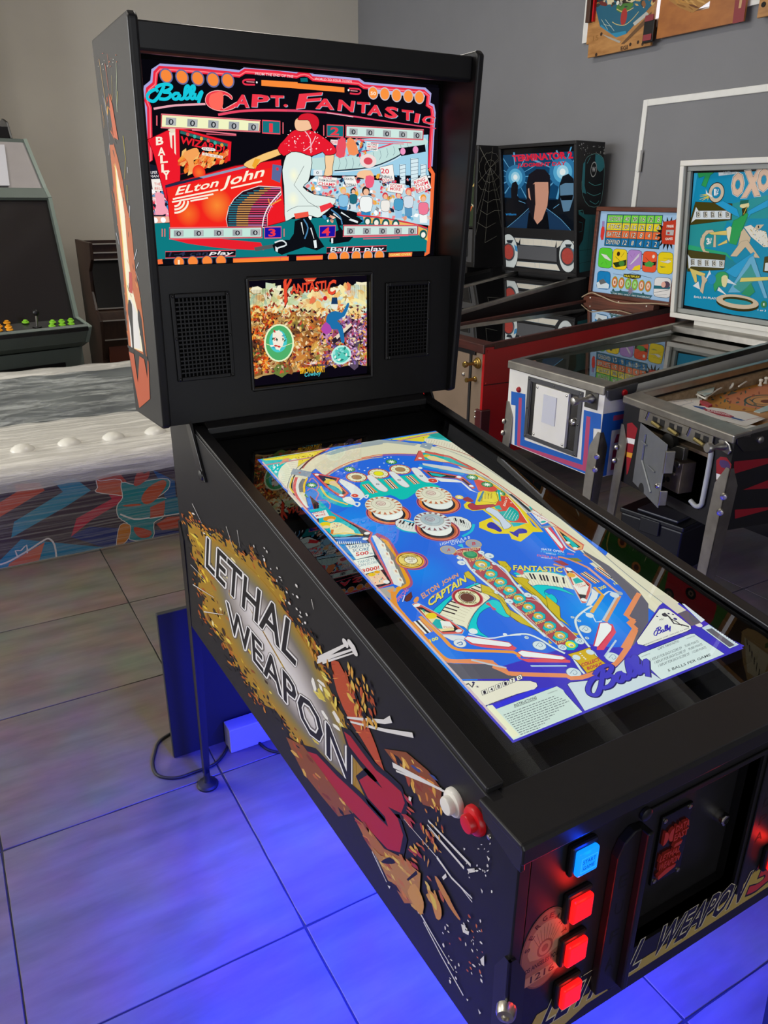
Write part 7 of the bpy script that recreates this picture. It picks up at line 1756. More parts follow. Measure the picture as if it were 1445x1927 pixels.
def tilep(q, c): 
    mx_ = sum(p[0] for p in q) / 4; my_ = sum(p[1] for p in q) / 4; pts = []
    for i in range(4):
        p, n, pr = q[i], q[(i + 1) % 4], q[i - 1]
        pts += [(p[0] + (pr[0] - p[0]) * .22, p[1] + (pr[1] - p[1]) * .16), (p[0] + (pr[0] - p[0]) * .06 + (n[0] - p[0]) * .06, p[1] + (pr[1] - p[1]) * .05 + (n[1] - p[1]) * .05), (p[0] + (n[0] - p[0]) * .22, p[1] + (n[1] - p[1]) * .16)]
    a.edge(pts, 2.0, '2a3036', c)
a.line([(380, 770), (1080, 800)], 4, '2a3036'); a.line([(360, 980), (1050, 1015)], 4, '2a3036')
tilep([(185, 690), (385, 700), (365, 1005), (155, 985)], '5fd23a'); tilep([(395, 705), (605, 720), (590, 1030), (375, 1010)], 'f2d428'); tilep([(620, 720), (830, 735), (805, 1045), (595, 1030)], 'b48ad0'); tilep([(850, 740), (1060, 755), (1035, 1070), (820, 1055)], 'ee5a34'); tilep([(1080, 755), (1300, 765), (1285, 1095), (1050, 1080)], 'f2d820')
a.edge([(205, 780), (290, 800), (360, 880), (340, 890), (260, 850)], .7, '22282a', 'e4e8e2'); a.line([(205, 945), (240, 910)], 1.4, '22402a'); a.line([(275, 900), (300, 955)], 1, '22402a')
a.poly([(385, 920), (480, 900), (590, 870), (585, 960), (430, 990)], '2a3a1c', sm=1); a.line([(425, 825), (500, 900)], 2.4, '3a5a24'); a.ell((470, 785), 24, '3a2a1c'); a.line([(560, 765), (510, 835)], 2, '4a3a20'); a.ell((520, 930), 44, '4a8a3a', ry=30)
a.edge([(625, 960), (760, 800), (795, 770), (780, 830), (680, 930)], .7, '2a2436', 'd8d0e0'); a.poly([(670, 1030), (720, 970), (800, 950), (798, 1030)], 'f0d428', sm=1); a.line([(650, 800), (680, 840)], 1, '5a3a7a'); a.line([(720, 770), (700, 820)], 1, '5a3a7a')
a.poly([(830, 900), (900, 920), (1040, 900), (1030, 960), (840, 960)], '2a2420', sm=1); a.poly([(860, 930), (940, 890), (1010, 930), (970, 985), (880, 975)], '4ea04a', sm=1); a.line([(880, 840), (940, 900)], 2, '3a2a20'); a.ell((1000, 825), 20, 'f4e8d8')
a.edge([(1085, 890), (1170, 900), (1230, 870), (1270, 900), (1220, 930), (1150, 915)], .8, '3a3a30', 'e8e6dc'); a.line([(1150, 850), (1280, 855)], 1.2, '3a3a30'); a.poly([(1090, 965), (1190, 985), (1120, 995)], '7a8a4a')
tilep([(160, 1040), (350, 1055), (340, 1325), (135, 1305)], '1c84c4'); a.poly([(140, 1220), (230, 1180), (330, 1250), (320, 1310), (150, 1300)], 'd8e4ea', sm=1); a.poly([(170, 1190), (240, 1160), (290, 1220), (200, 1250)], '6a6a6a', sm=1); a.line([(265, 1110), (268, 1180)], 1.2, '2a3a44')
tilep([(1020, 1135), (1270, 1150), (1250, 1455), (995, 1430)], 'e8e6e4'); a.poly([(1005, 1260), (1255, 1280), (1245, 1320), (1000, 1310)], '2a6a7a'); a.ell((1190, 1250), 60, '5a4a5a', ry=40); a.ell((1150, 1250), 34, 'e8b0a0'); a.line([(1010, 1370), (1230, 1330)], 2, '2a3a44'); a.line([(1010, 1410), (1200, 1400)], 1.4, '2a3a44')
a.line([(390, 1085), (560, 1110), (680, 1072), (810, 1110), (970, 1152)], 1.6, '2a3a44'); a.edge([(550, 1085), (810, 1105), (800, 1150), (690, 1165), (545, 1130)], .8, '2a2a1c', '3a3a20'); a.text('MULTIPLEX', (560, 1130), (792, 1150), (562, 1100), 'f0dc3c', .03)
for i, (ch, c) in enumerate((('1', 'd85a34'), ('2', 'd85a34'), ('3', '6ab84a'), ('4', '6ab84a'), ('5', 'd8604a'), ('6', 'd8604a'))):
    c0 = (413 + i * 101, 1212 + i * 12.5); a.ell(c0, 46, 'a8a430', ry=64); a.ell(c0, 37, c, ry=52); a.ell(c0, 26, 'ecd0b8' if c != '6ab84a' else 'a8e08a', ry=38); a.text(ch, (c0[0] - 8, c0[1] + 22), (c0[0] + 10, c0[1] + 23), (c0[0] - 7, c0[1] - 20), '8a3a34', .03)
a.edge([(345, 1355), (500, 1345), (650, 1360), (980, 1415), (940, 1465), (370, 1390)], .8, '22343c', '3a6a74'); a.text('FOR SKILL ONLY - NO WAGERING', (385, 1390), (945, 1455), (385, 1368), 'dfe8ea', .01); a.star((650, 1340), 24, 56, 9, '8a7a90')
for x, y in ((390, 1330), (500, 1345), (840, 1385)): a.poly([(x - 24, y + 14), (x, y - 24), (x + 26, y + 18)], '2a5a54')
a.build('backglass_picture', m_glassprint, rbp)

# ================= black machine with blue-lit backglass and two red speakers
t2 = Pin('pinball_machine', 'black pinball machine with blue backglass and two round red speakers', (1.963, 3.915), (.095, -.995), .56, 1.40, .93, .145, .58, m_darkpaint, m_darkpaint, m_steel, m_steel, mleg=m_darksteel, splay=0)
t2.B(MB().box(.018, t2.W - .018, 0, .018, t2.bot, t2.zf - .02), 'front_panel', m_darkpaint)
a = t2.art_plane(.03, t2.z(.03) - t2.pfd + .0006, t2.L - .1, t2.z(t2.L - .1) - t2.pfd - .0194).metres()
a.poly([(.02, 0), (.54, 0), (.54, 1.26), (.02, 1.26)], '4a3a38'); g = random.Random(8)
for i in range(40): a.poly([(x0_ + g.uniform(-.06, .06), y0_ + g.uniform(-.08, .08)) for x0_, y0_ in [(g.uniform(.06, .5), g.uniform(.1, 1.2))] for k in range(3)], g.choice(['a83c34', '3c6a4a', 'c8b89a', '38506a', '7a3a30', '8a8a80', 'd0a060']))
a.build('playfield_print', m_flat, t2.root)
br = t2.M.inverted() @ pixel((927, 558), t2.P(.3, .7, t2.z(.7) - .05), Vector((-1, 0, 0)))
t2.B(MB().prism([(.30, .62, t2.z(.62) - .10), (.36, .62, t2.z(.62) - .10), (.36, .62, t2.z(.62) - .03), (.30, .62, t2.z(.62) - .03)], (0, .004, 0)), 'clear_plastic_guard', mat('milky_plastic', 'aab0b2', .25), bevel=.002)
t2.backbox(1.215, 1.10, 1.36, 1.125, 1.925, .062, m_darkpaint)
yb, yt, y1, z0, z1, ov = t2.bb; W = t2.W
rail4(t2, m_darkpaint, -ov + .002, W + ov - .002, z0 + .004, z1 - .001, .02, -.004, .016, 'backbox_frame')
t2p = t2.pane('backglass', m_gloss, -ov + .02, W + ov - .02, 1.41, 1.90, .016)
t2.pane('glass_trim', m_darkpaint, -ov + .02, W + ov - .02, 1.385, 1.412, .004, .014)
a = t2.art_plane(t2.at(z0, .0155), z0, t2.at(z1, .0155), z1)
a.clip = (-ov + .026, W + ov - .026, 1.413 - z0, 1.90 - z0)
a.metres().poly([(-.07, .2), (.65, .2), (.65, .8), (-.07, .8)], '101216')
a.at(920, 260, 230)
a.poly([(165, 200), (1000, 155), (1015, 720), (1020, 1140), (150, 1105)], '0f2c48'); a.poly([(165, 200), (1000, 155), (1010, 720), (160, 700)], '14466e')
def rays(c, n, r, seed):
    g = random.Random(seed)
    for i in range(n):
        t = 2 * math.pi * i / n + g.uniform(-.1, .1); rr = r * g.uniform(.6, 1); w = g.uniform(.02, .05)
        a.poly([c, (c[0] + rr * math.cos(t - w), c[1] + rr * math.sin(t - w)), (c[0] + rr * math.cos(t + w), c[1] + rr * math.sin(t + w))], '5fa8d4', up=(i == 0))
rays((312, 462), 12, 380, 1); rays((870, 410), 14, 420, 2)
for c, k in (((312, 462), 1.0), ((870, 400), 1.35)):
    for r, cc in ((120, '2f78aa'), (84, '5ab0dc'), (52, 'a4dcf4'), (26, 'f0fcff')): a.ell(c, r * k, cc, ry=r * k * .8)
a.poly([(160, 700), (450, 730), (700, 730), (1015, 730), (1020, 1140), (150, 1105)], '0c141e')
# plain jacketed busts in silhouette
a.poly([(265, 720), (260, 600), (275, 530), (320, 510), (345, 560), (335, 680), (400, 760), (450, 900), (160, 1000), (165, 780)], '15161c', sm=1)
a.poly([(830, 700), (830, 560), (870, 450), (940, 420), (1000, 480), (1010, 700), (1012, 1000), (900, 900), (720, 900), (760, 830)], '141a22', sm=1); a.poly([(838, 560), (900, 530), (1000, 530), (1000, 700), (950, 860), (880, 870), (845, 720)], '5f86a4', sm=1); a.poly([(838, 680), (995, 670), (985, 730), (855, 735)], '0c1016', sm=1)
a.poly([(160, 1100), (340, 960), (480, 840), (700, 840), (860, 960), (1000, 1130), (160, 1110)], '1c3a5c', sm=1); a.poly([(440, 1120), (470, 880), (690, 870), (720, 1130)], '0e1016')
a.poly([(445, 780), (440, 560), (470, 430), (560, 365), (660, 370), (720, 440), (725, 560), (700, 800), (640, 960), (570, 1020), (520, 960)], '1c1a22', sm=1); a.poly([(545, 520), (700, 520), (705, 640), (690, 800), (630, 960), (570, 1020), (530, 950), (545, 800), (470, 700), (460, 600)], 'cf9882', sm=1); a.poly([(470, 560), (540, 540), (550, 800), (500, 760)], '201c22', sm=1)
for q in ([(170, 1090), (330, 960), (470, 830)], [(680, 830), (850, 960), (1000, 1130)], [(430, 770), (350, 740)], [(760, 830), (830, 780)]): a.line(q, 3, '6fb4e0', sm=2)
a.text('TERMINATOR 2', (285, 280), (995, 240), (272, 200), 'e02440', .045); a.text('JUDGMENT DAY', (335, 358), (908, 335), (335, 300), 'd82440', .03)
a.text('Williams', (195, 915), (322, 912), (196, 888), '2a8ad0', .02)
a.build('backglass_picture', m_glassprint, t2p)
# speaker panel
spl = t2.pane('speaker_panel', m_darkpaint, -ov + .02, W + ov - .02, z0 + .02, 1.388, .006, .012)
a = t2.art_plane(t2.at(z0, .0052), z0, t2.at(z1, .0052), z1); a.clip = (-ov + .026, W + ov - .026, .022, 1.386 - z0); a.at(920, 260, 230)
a.poly([(130, 1165), (1025, 1215), (1030, 1590), (125, 1500)], '15161a')
for q in ([(135, 1165), (370, 1180), (350, 1240), (250, 1190), (140, 1200)], [(370, 1180), (520, 1190), (530, 1270), (370, 1258)], [(620, 1195), (800, 1210), (780, 1290), (610, 1275)], [(520, 1190), (620, 1195), (612, 1275), (528, 1268)], [(800, 1210), (1025, 1222), (1020, 1250), (900, 1232), (800, 1300)], [(330, 1455), (800, 1490), (840, 1570), (320, 1510)]):
    a.edge(q, 1.4, '3a6a8a', 'cfcabd')
for x in (400, 460, 680, 740): a.line([(x, 1190), (x + 4, 1262)], 1, '8a9aa4')
a.line([(540, 1465), (545, 1530)], 1.4, '3a7aa0'); a.line([(595, 1468), (597, 1535)], 1.4, '3a7aa0')
for c, sx in (((237, 1345), 1), ((930, 1395), 1)):
    a.ell(c, 108, '10141a', ry=150); a.ell(c, 102, 'ccd4d4', ry=142); a.poly([(c[0] + 60, c[1] - 90), (c[0] + 96, c[1] - 60), (c[0] + 100, c[1]), (c[0] + 70, c[1] - 20)], '3a8ac0', sm=1); a.poly([(c[0] - 30, c[1] - 140), (c[0] + 50, c[1] - 140), (c[0] + 30, c[1] - 100), (c[0] - 20, c[1] - 110)], '12202c', sm=1)
a.poly([(345, 1258), (800, 1292), (800, 1478), (345, 1440)], '101012')
a.build('speaker_print', m_flat, spl)
for px_ in ((957, 474), (1068, 482)):
    q = t2.M.inverted() @ pixel(px_, t2.P(0, t2.at(1.25, .004), 1.25), t2.D(0, 1, 0))
    nrm = Vector((0, -1, -.12)).normalized(); y = t2.at(q.z, .005)
    sp_ = t2.B(MB().rev((q.x, y, q.z), nrm, [(0, .060), (.003, .060), (.005, .056), (.005, .052), (.001, .050)], 28), 'speaker_ring', mat('dark_grey_ring', '3a4048', .4), smooth=30)
    t2.B(MB().rev((q.x, y, q.z), nrm, [(0, .051), (.003, .050), (.0035, .03)], 28), 'speaker_cone', mat('red_grille_cloth', 'a83a30', .8, var=.1, scale=90), sp_, smooth=30)
q0 = t2.M.inverted() @ pixel((976, 460), t2.P(0, t2.at(1.25, .004), 1.25), t2.D(0, 1, 0)); q1 = t2.M.inverted() @ pixel((1047, 494), t2.P(0, t2.at(1.25, .004), 1.25), t2.D(0, 1, 0))
t2.pane('display', mat('grey_display', '55565a', .35), q0.x, q1.x, q1.z + .004, q0.z - .004, .0, .006)
# print on the near side of its backbox
a = Art(t2.P(W + ov + .0006, 0, 0), t2.D(0, 1, 0), (0, 0, 1), t2.D(1, 0, 0)); a.at(920, 260, 230)
a.splat((1050, 60, 1400, 200), 40, 9, ['c8ccc8', 'e8eae4'], 130)
a.edge([(1120, 420), (1140, 260), (1200, 200), (1280, 185), (1345, 230), (1365, 330), (1355, 520), (1340, 660), (1300, 800), (1180, 800), (1110, 680), (1098, 520)], 2.2, '8fd0c8', '101a20', sm=2)
a.poly([(1260, 190), (1345, 235), (1362, 340), (1310, 400), (1265, 330)], '3a94a0', sm=2); a.poly([(1115, 300), (1140, 270), (1130, 560), (1150, 660), (1105, 640), (1100, 480)], '3a94a0', sm=1)
for q in ([(1180, 520), (1250, 560), (1330, 540)], [(1160, 640), (1240, 680), (1320, 650)], [(1190, 740), (1260, 780), (1300, 740)], [(1200, 220), (1160, 300)]): a.line(q, 3, '5fc0c0', sm=2)
a.ell((1238, 370), 36, 'd8dcd8', ry=56); a.ell((1238, 370), 31, '101418', ry=48); a.text('W', (1218, 400), (1260, 398), (1218, 340), 'f0f2ee', .03)
a.edge([(1060, 850), (1130, 900), (1270, 905), (1280, 1100), (1230, 1400), (1215, 1560), (1070, 1590), (1065, 1280), (1110, 1200), (1140, 960), (1060, 900)], 2.0, '1a3a3c', '2b7d84')
a.edge([(1190, 960), (1230, 950), (1225, 1390), (1160, 1390), (1185, 1100)], 1.6, '0f2a2c', '2b7d84'); a.line([(1070, 1330), (1225, 1310)], 2, '0f2a2c'); a.line([(1070, 1480), (1225, 1450)], 2, '0f2a2c'); a.line([(1060, 860), (1110, 850), (1120, 900)], 3, '5fc0c0'); a.line([(1065, 990), (1105, 1000), (1100, 1100), (1065, 1110)], 3, '2b7d84')
a.build('backbox_print', m_flat, t2.bbright)

# ================= black machine with web pattern, farthest
wb_ = Pin('pinball_machine', 'black pinball machine with white cobweb pattern on the backbox, farthest of the row', (2.0, 4.95), (0, -1), .56, 1.30, .93, .14, .58, m_darkpaint, m_darkpaint, m_darksteel, m_darksteel, mleg=m_darksteel)
wb_.B(MB().box(.018, wb_.W - .018, 0, .018, wb_.bot, wb_.zf - .02), 'front_panel', m_darkpaint)
wb_.backbox(1.06, 1.05, 1.32, 1.13, 1.94, .09, m_darkpaint)
yb, yt, y1, z0, z1, ov = wb_.bb; W = wb_.W
rail4(wb_, m_darkpaint, -ov + .002, W + ov - .002, z0 + .004, z1 - .001, .03, -.004, .016, 'backbox_frame')
wp = wb_.pane('backglass', m_gloss, -ov + .03, W + ov - .03, 1.40, 1.90, .014)
a = wb_.art_plane(wb_.at(z0, .0135), z0, wb_.at(z1, .0135), z1); a.metres()
a.poly([(-.05, .28), (.61, .28), (.61, .77), (-.05, .77)], '2a3a24'); g = random.Random(12)
for i in range(60): a.poly([(x0_ + g.uniform(-.06, .06), y0_ + g.uniform(-.06, .06)) for x0_, y0_ in [(g.uniform(-.02, .58), g.uniform(.3, .75))] for k in range(4)][:3], g.choice(['c8a040', '3a6a3a', 'd8d0b0', 'a83a2c', '2a5a5a', 'e0c070', 'd86a30']))
a.build('backglass_picture', m_glassprint, wp)
spw = wb_.pane('speaker_panel', m_plastic, -ov + .03, W + ov - .03, z0 + .03, 1.39, .004, .012)
for x in (.06, .50): wb_.B(MB().box(x - .06, x + .06, wb_.at(1.26, -.006), wb_.at(1.26, .004), 1.20, 1.33), 'speaker_cover', m_black, spw, bevel=.01)
a = Art(wb_.P(W + ov + .0006, 0, 0), wb_.D(0, 1, 0), (0, 0, 1), wb_.D(1, 0, 0)).metres()
c0 = (1.16, 1.80)
for i in range(14):
    t = 2 * math.pi * i / 14 + .2; a.line([c0, (min(max(c0[0] + .5 * math.cos(t), 1.06), 1.31), min(max(c0[1] + .5 * math.sin(t), 1.15), 1.93))], 1.4, 'b8b6a8')
for r in (.05, .1, .16, .23, .31, .40, .5):
    pts = [(c0[0] + r * math.cos(2 * math.pi * i / 28 + .2) * (1 if i % 2 == 0 else .93), c0[1] + r * math.sin(2 * math.pi * i / 28 + .2) * (1 if i % 2 == 0 else .93)) for i in range(29)]
    for p, q in zip(pts, pts[1:]):
        if all(1.06 < w[0] < 1.31 and 1.15 < w[1] < 1.93 for w in (p, q)): a.line([p, q], 1.4, 'b8b6a8', up=False)
    a.k += 1
a.build('backbox_print', m_flat, wb_.bbright)
# ================= black machine with red flames and open coin door, nearest on the right
bk = Pin('pinball_machine', 'black pinball machine with red stripes, open coin door and bare playfield, nearest on the right', (1.812, 1.582), (-.093, -.556), .564, 1.30, .90, .138, .565, m_darkpaint, m_darkpaint, m_oldsteel, m_oldsteel, glass=False, mleg=m_oldsteel, ztop=.79, splay=0, lip=.026)
bk.B(MB().frame(.018, bk.W - .018, bk.bot, bk.zf - .02, .112, .462, .605, .830, 0, .018), 'front_panel', m_darkpaint)
bk.B(MB().box(.10, .475, .30, .31, .58, .85), 'door_recess', m_blackin)
# coin slot strip under the lock bar
cs = bk.B(MB().box(.098, .478, -.008, 0, .826, .876), 'coin_slot_plate', m_oldsteel, bevel=.0015)
for i, x in enumerate((.132, .352)):
    bk.B(MB().prism([(x, -.011, .842), (x + .010, -.011, .842), (x + .022, -.011, .880), (x + .012, -.011, .880)], (0, .003, 0)), 'coin_slot', m_zinc, cs)
    bk.B(MB().prism([(x + .0035, -.0115, .845), (x + .0085, -.0115, .845), (x + .0195, -.0115, .877), (x + .0145, -.0115, .877)], (0, .001, 0)), 'slot_opening', m_blackin, cs)
for x in (.175, .215, .265, .305, .395, .435):
    bk.B(MB().box(x, x + .026, -.0085, -.004, .842, .866), 'slot_window', m_blackin, cs)
for x in (.185, .275, .405):
    bk.B(MB().cyl((x, -.016, .846), (x + .05, -.020, .838), .007, n=10), 'bulb_socket', mat('dull_brass', '8a7c4c', .45, metal=.8), cs, smooth=40)
for x, z in ((.106, .878), (.470, .840), (.470, .878)):
    bk.B(MB().rev((x, -.008, z), (0, -1, 0), [(0, .004), (.002, .003)], 8), 'strip_screw', m_zinc, cs, smooth=40)
# swung open coin door
ang = math.radians(19); hx = .107
def dp(d, off, z): return (hx + d * math.cos(ang) + off * math.sin(ang), -d * math.sin(ang) + off * math.cos(ang) - .004, z)
def dbox(d0, d1, o0, o1, z0, z1, name, m, par=None, **k):
    v = [dp(d, o, z) for z in (z0, z1) for o in (o0, o1) for d in (d0, d1)]
    return bk.B(MB().add(v, [(0, 1, 3, 2), (4, 6, 7, 5), (0, 4, 5, 1), (1, 5, 7, 3), (3, 7, 6, 2), (2, 6, 4, 0)]), name, m, par, **k)
m_door = mat('grey_door_steel', '8d9092', .42, metal=.6, var=.08, scale=12)
cd_ = dbox(0, .275, 0, .003, .588, .822, 'coin_door', m_door, bevel=.003)
for (d0, z0, d1, z1) in ((.075, .80, .075, .70), (.075, .70, .20, .62)):
    bk.B(MB().tube([dp(d0, -.003, z0), dp(d1, -.003, z1)], .0045, 6), 'door_rib', m_door, cd_, smooth=50)
bk.B(MB().tube([dp(.05, -.004, .765), dp(.10, -.004, .765)], .004, 6), 'door_bar', m_door, cd_, smooth=50); bk.B(MB().tube([dp(.14, -.004, .70), dp(.21, -.004, .70)], .003, 6), 'door_bar', m_door, cd_, smooth=50)
p = dp(.255, 0, .665); bk.B(MB().rev(p, (-math.sin(ang), -math.cos(ang), 0), [(0, .010), (.008, .010), (.012, .007)], 14), 'door_lock', m_chrome, cd_, smooth=40)
dbox(.272, .284, -.002, .03, .72, .80, 'door_edge', m_steel, cd_, bevel=.002); dbox(.272, .282, -.002, .025, .60, .655, 'door_edge', m_steel, cd_, bevel=.002)
pts = [dp(.10 + .028 * math.cos(t * math.pi / 8), -.0006, .588 + .03 * math.sin(t * math.pi / 8)) for t in range(9)]
bk.B(MB().prism(pts, (0, -.001, 0)), 'door_notch', m_blackin, cd_)
# coin mechanism behind the door
m_mech = mat('aged_metal', '8a7c6c', .45, metal=.7, var=.25, scale=18)
mech = bk.B(MB().box(.255, .385, -.03, .03, .640, .752), 'coin_mechanism', m_mech, bevel=.002)
bk.B(MB().prism([(.235, -.034, .752), (.385, -.034, .765), (.385, -.034, .808), (.345, -.034, .805), (.30, -.034, .775), (.235, -.034, .79)], (0, .02, 0)), 'mechanism_cradle', m_steel, mech, bevel=.001)
for x, z, r in ((.285, .715, .010), (.30, .668, .014), (.325, .675, .010), (.345, .72, .012)):
    bk.B(MB().rev((x, -.03, z), (0, -1, 0), [(0, r), (.001, r)], 12), 'mechanism_hole', m_blackin, mech)
bk.B(MB().cyl((.26, -.036, .70), (.36, -.036, .705), .005, n=8), 'mechanism_rod', m_zinc, mech, smooth=40); bk.B(MB().rev((.362, -.03, .742), (0, -1, 0), [(0, .011), (.004, .010), (.005, .005)], 12), 'mechanism_roller', m_steel, mech, smooth=40)
bk.B(MB().rev((.26, .02, .79), (0, -1, 0), [(0, .035), (.02, .032), (.024, .02)], 20), 'speaker_magnet', m_blackin, mech, smooth=30); bk.B(MB().box(.20, .245, -.02, .02, .775, .79), 'mechanism_bracket', m_mech, mech)
bk.B(MB().tube(cr3([(.455, -.006, .835), (.475, -.008, .825), (.482, -.008, .80), (.480, -.008, .66), (.476, -.008, .630), (.455, -.008, .618), (.425, -.008, .628)], 4), .0085, 8), 'door_handle', mat('pale_grey_paint', 'a9abac', .5, var=.1, scale=20), smooth=50)
# plunger
bp_ = bk.B(MB().prism([(.500, -.008, .868), (.520, -.008, .882), (.550, -.008, .868), (.562, -.008, .848), (.552, -.008, .832), (.520, -.008, .838)], (0, .008, 0)), 'plunger_housing', m_steel, bevel=.003)
bk.B(MB().rev((.528, -.008, .856), (0, -1, 0), [(0, .015), (.01, .013), (.02, .011), (.03, .007), (.05, .007), (.052, .017), (.062, .018), (.068, .014)], 18), 'plunger', m_steel, bp_, smooth=40)
fh = bk.B(MB().prism([(bk.W, .0, .895), (bk.W, .20, .918), (bk.W, .20, .860), (bk.W, .10, .838), (bk.W, .04, .842), (bk.W, .01, .87)], (.004, 0, 0)), 'side_plate', m_darksteel, bevel=.002)
bk.B(MB().rev((bk.W + .004, .10, .878), (1, 0, 0), [(0, .013), (.005, .012), (.008, .008)], 16), 'flipper_button', m_steel, fh, smooth=40)
a = bk.art_front().at(1170, 700, 275)
a.poly([(52, 510), (100, 500), (155, 560), (130, 665), (48, 650)], '8e1420'); a.poly([(50, 648), (130, 665), (122, 718), (48, 700)], 'e6e2dc'); a.poly([(48, 700), (122, 718), (105, 800), (48, 790)], '8e1420'); a.poly([(48, 790), (106, 805), (95, 850), (46, 838)], 'd8962c'); a.poly([(46, 838), (95, 850), (60, 1000), (46, 1020)], '8e1420')
a.build('front_print', m_flat, bk.root)
a = bk.art_front().sc(1100, 700, 345 / 1330)
a.poly([(955, 640), (985, 615), (1030, 620), (1065, 670), (1050, 760), (955, 735)], '8e1420'); a.poly([(980, 640), (1040, 650), (1055, 700), (990, 690)], '4a3060', sm=2); a.poly([(955, 735), (1035, 760), (1020, 800), (955, 780)], 'e6e2dc'); a.poly([(955, 780), (1020, 800), (1000, 860), (955, 850)], '8e1420'); a.poly([(955, 850), (1000, 862), (985, 900), (952, 895)], 'd8962c'); a.poly([(952, 895), (985, 900), (965, 970), (950, 1000)], '8e1420')
a.build('front_print', m_flat, bk.root)
a = bk.art_right().sc(1100, 700, 345 / 1330)
for q in ([(1085, 650), (1330, 625), (1600, 600), (1600, 640), (1330, 665), (1080, 740)], [(1150, 855), (1330, 785), (1600, 700), (1600, 830), (1330, 845)], [(1090, 1000), (1330, 980), (1600, 960), (1600, 985), (1330, 1000), (1090, 1065)]): a.poly(q, '8e1420')
a.build('side_print', m_flat, bk.right)
# bare playfield with apron, posts and plastics
bk.B(MB().prism([(.018, .06, bk.z(.06) - .075), (.018, bk.L - .1, bk.z(bk.L - .1) - .075), (.018, bk.L - .1, bk.z(bk.L - .1) - .087), (.018, .06, bk.z(.06) - .087)], (bk.W - .036, 0, 0)), 'playfield_board', mat('playfield_wood', 'b07c44', .4, var=.12, scale=6, stretch=(6, 1, 1)))
for x in (.018, bk.W - .036):
    bk.B(MB().prism([(x, .06, bk.z(.06) - .075), (x, bk.L - .1, bk.z(bk.L - .1) - .075), (x, bk.L - .1, bk.z(bk.L - .1) - .03), (x, .06, bk.z(.06) - .03)], (.018, 0, 0)), 'wood_rail', mat('pale_wood', '9a8468', .5, col2='7a6448', scale=5, stretch=(2, 12, 12)))
a = bk.art_plane(.06, bk.z(.06) - .0742, 1.2, bk.z(1.2) - .0742); a.clip = (.037, bk.W - .037, 0, 1.1); a.at(1170, 700, 275)
a.poly([(640, 250), (900, 150), (1445, 60), (1445, 400), (1100, 380), (850, 350)], 'b47a34'); a.poly([(1000, 230), (1445, 120), (1445, 380), (1200, 340), (1050, 300)], 'b8714c', sm=1)
a.ell((1420, 285), 220, '2f4a44'); a.ell((1420, 285), 195, 'b07a48'); a.ell((1420, 285), 140, '2f4a44'); a.ell((1425, 285), 130, 'c08a54'); a.ell((1430, 290), 60, '6a3420')
a.poly([(1055, 230), (1080, 185), (1145, 205)], '5a5a4a'); a.splat((870, 140, 1380, 380), 30, 26, ['3f4f44', '6a5a40', '8a4a34', '4a5a50'], 140, ratio=.5)
a.build('playfield_print', m_flat, bk.root)
ap = bk.B(MB().prism([(.036, .055, bk.z(.055) - .035), (bk.W - .036, .055, bk.z(.055) - .035), (bk.W - .036, .30, bk.z(.30) - .068), (.45, .25, bk.z(.25) - .060), (.34, .16, bk.z(.16) - .05), (.20, .16, bk.z(.16) - .05), (.10, .27, bk.z(.27) - .062), (.036, .34, bk.z(.34) - .07)], (0, 0, -.006)), 'apron', m_wpaint)
a = Art(bk.P(0, .055, bk.z(.055) - .0342), bk.D(1, 0, 0), bk.D(0, 1, (bk.z(.25) - .060 - bk.z(.055) + .035) / .195)); a.clip = (.038, bk.W - .038, .0, .27); a.at(1170, 700, 275)
a.poly([(220, 235), (560, 160), (620, 180), (760, 330), (1100, 380), (1445, 420), (1445, 450), (1220, 540), (1150, 520), (700, 400)], 'e4dfd8')
a.line([(420, 210), (570, 165), (610, 200), (690, 290)], 2.4, 'b03040'); a.line([(565, 335), (710, 298)], 2, '3a5a8a'); a.line([(460, 215), (650, 295)], 1.4, '5a7aa0'); a.splat((330, 230, 560, 320), 30, 18, ['c8a8a8', 'b8b8c0', 'd8c0c0'], 141, ang=.3, ratio=.12)
a.poly([(695, 330), (820, 350), (860, 390), (720, 345)], '2a5090'); a.poly([(800, 358), (1010, 400), (1110, 440), (1100, 458), (960, 430), (820, 380)], 'a83040'); a.text('SUPERSONIC', (842, 384), (1070, 438), (846, 368), 'f0d8d8', .02); a.poly([(1080, 440), (1225, 480), (1180, 482), (1090, 458)], '2a5090'); a.line([(820, 405), (1200, 495)], 1.6, '5a6a80'); a.line([(1230, 475), (1445, 430)], 2, 'b03040')
a.build('apron_print', m_flat, ap)
def on_pf(px, h=.0):
    y0, y1_ = .06, 1.2
    O = bk.P(0, .06, bk.z(.06) - .074 + h); n = bk.D(1, 0, 0).cross(bk.D(0, 1, bk.sl))
    return bk.M.inverted() @ pixel(px, O, n)
for k, pxl in enumerate(((1313, 752), (1327, 751), (1352, 737), (1360, 733), (1387, 728), (1403, 720), (1430, 726), (1440, 722))):
    q = on_pf(pxl)
    bk.B(MB().rev(q, (0, 0, 1), [(0, .008), (.004, .008), (.006, .005), (.016, .005), (.019, .008), (.026, .008), (.028, .004)], 12), 'post', m_post, smooth=40)
q = on_pf((1374, 735)); po = bk.B(MB().rev(q + Vector((0, 0, .018)), (-.35, -.8, .5), [(0, .016), (.004, .016), (.006, .010)], 18), 'target', m_post, smooth=40)
bk.B(MB().rev(q + Vector((0, 0, .018)) + Vector((-.35, -.8, .5)).normalized() * .0055, (-.35, -.8, .5), [(0, .008), (.0015, .007)], 14), 'target_dot', mat('purple_plastic', '5a4a78', .4), po, smooth=40)
tri = [on_pf(p, .03) for p in ((1310, 738), (1326, 730), (1345, 728), (1341, 740), (1327, 746))]
bk.B(MB().prism(tri, (0, 0, .003)), 'plastic_guard', mat('teal_print_plastic', '8aa4a0', .3, col2='b8b4a8', scale=40))
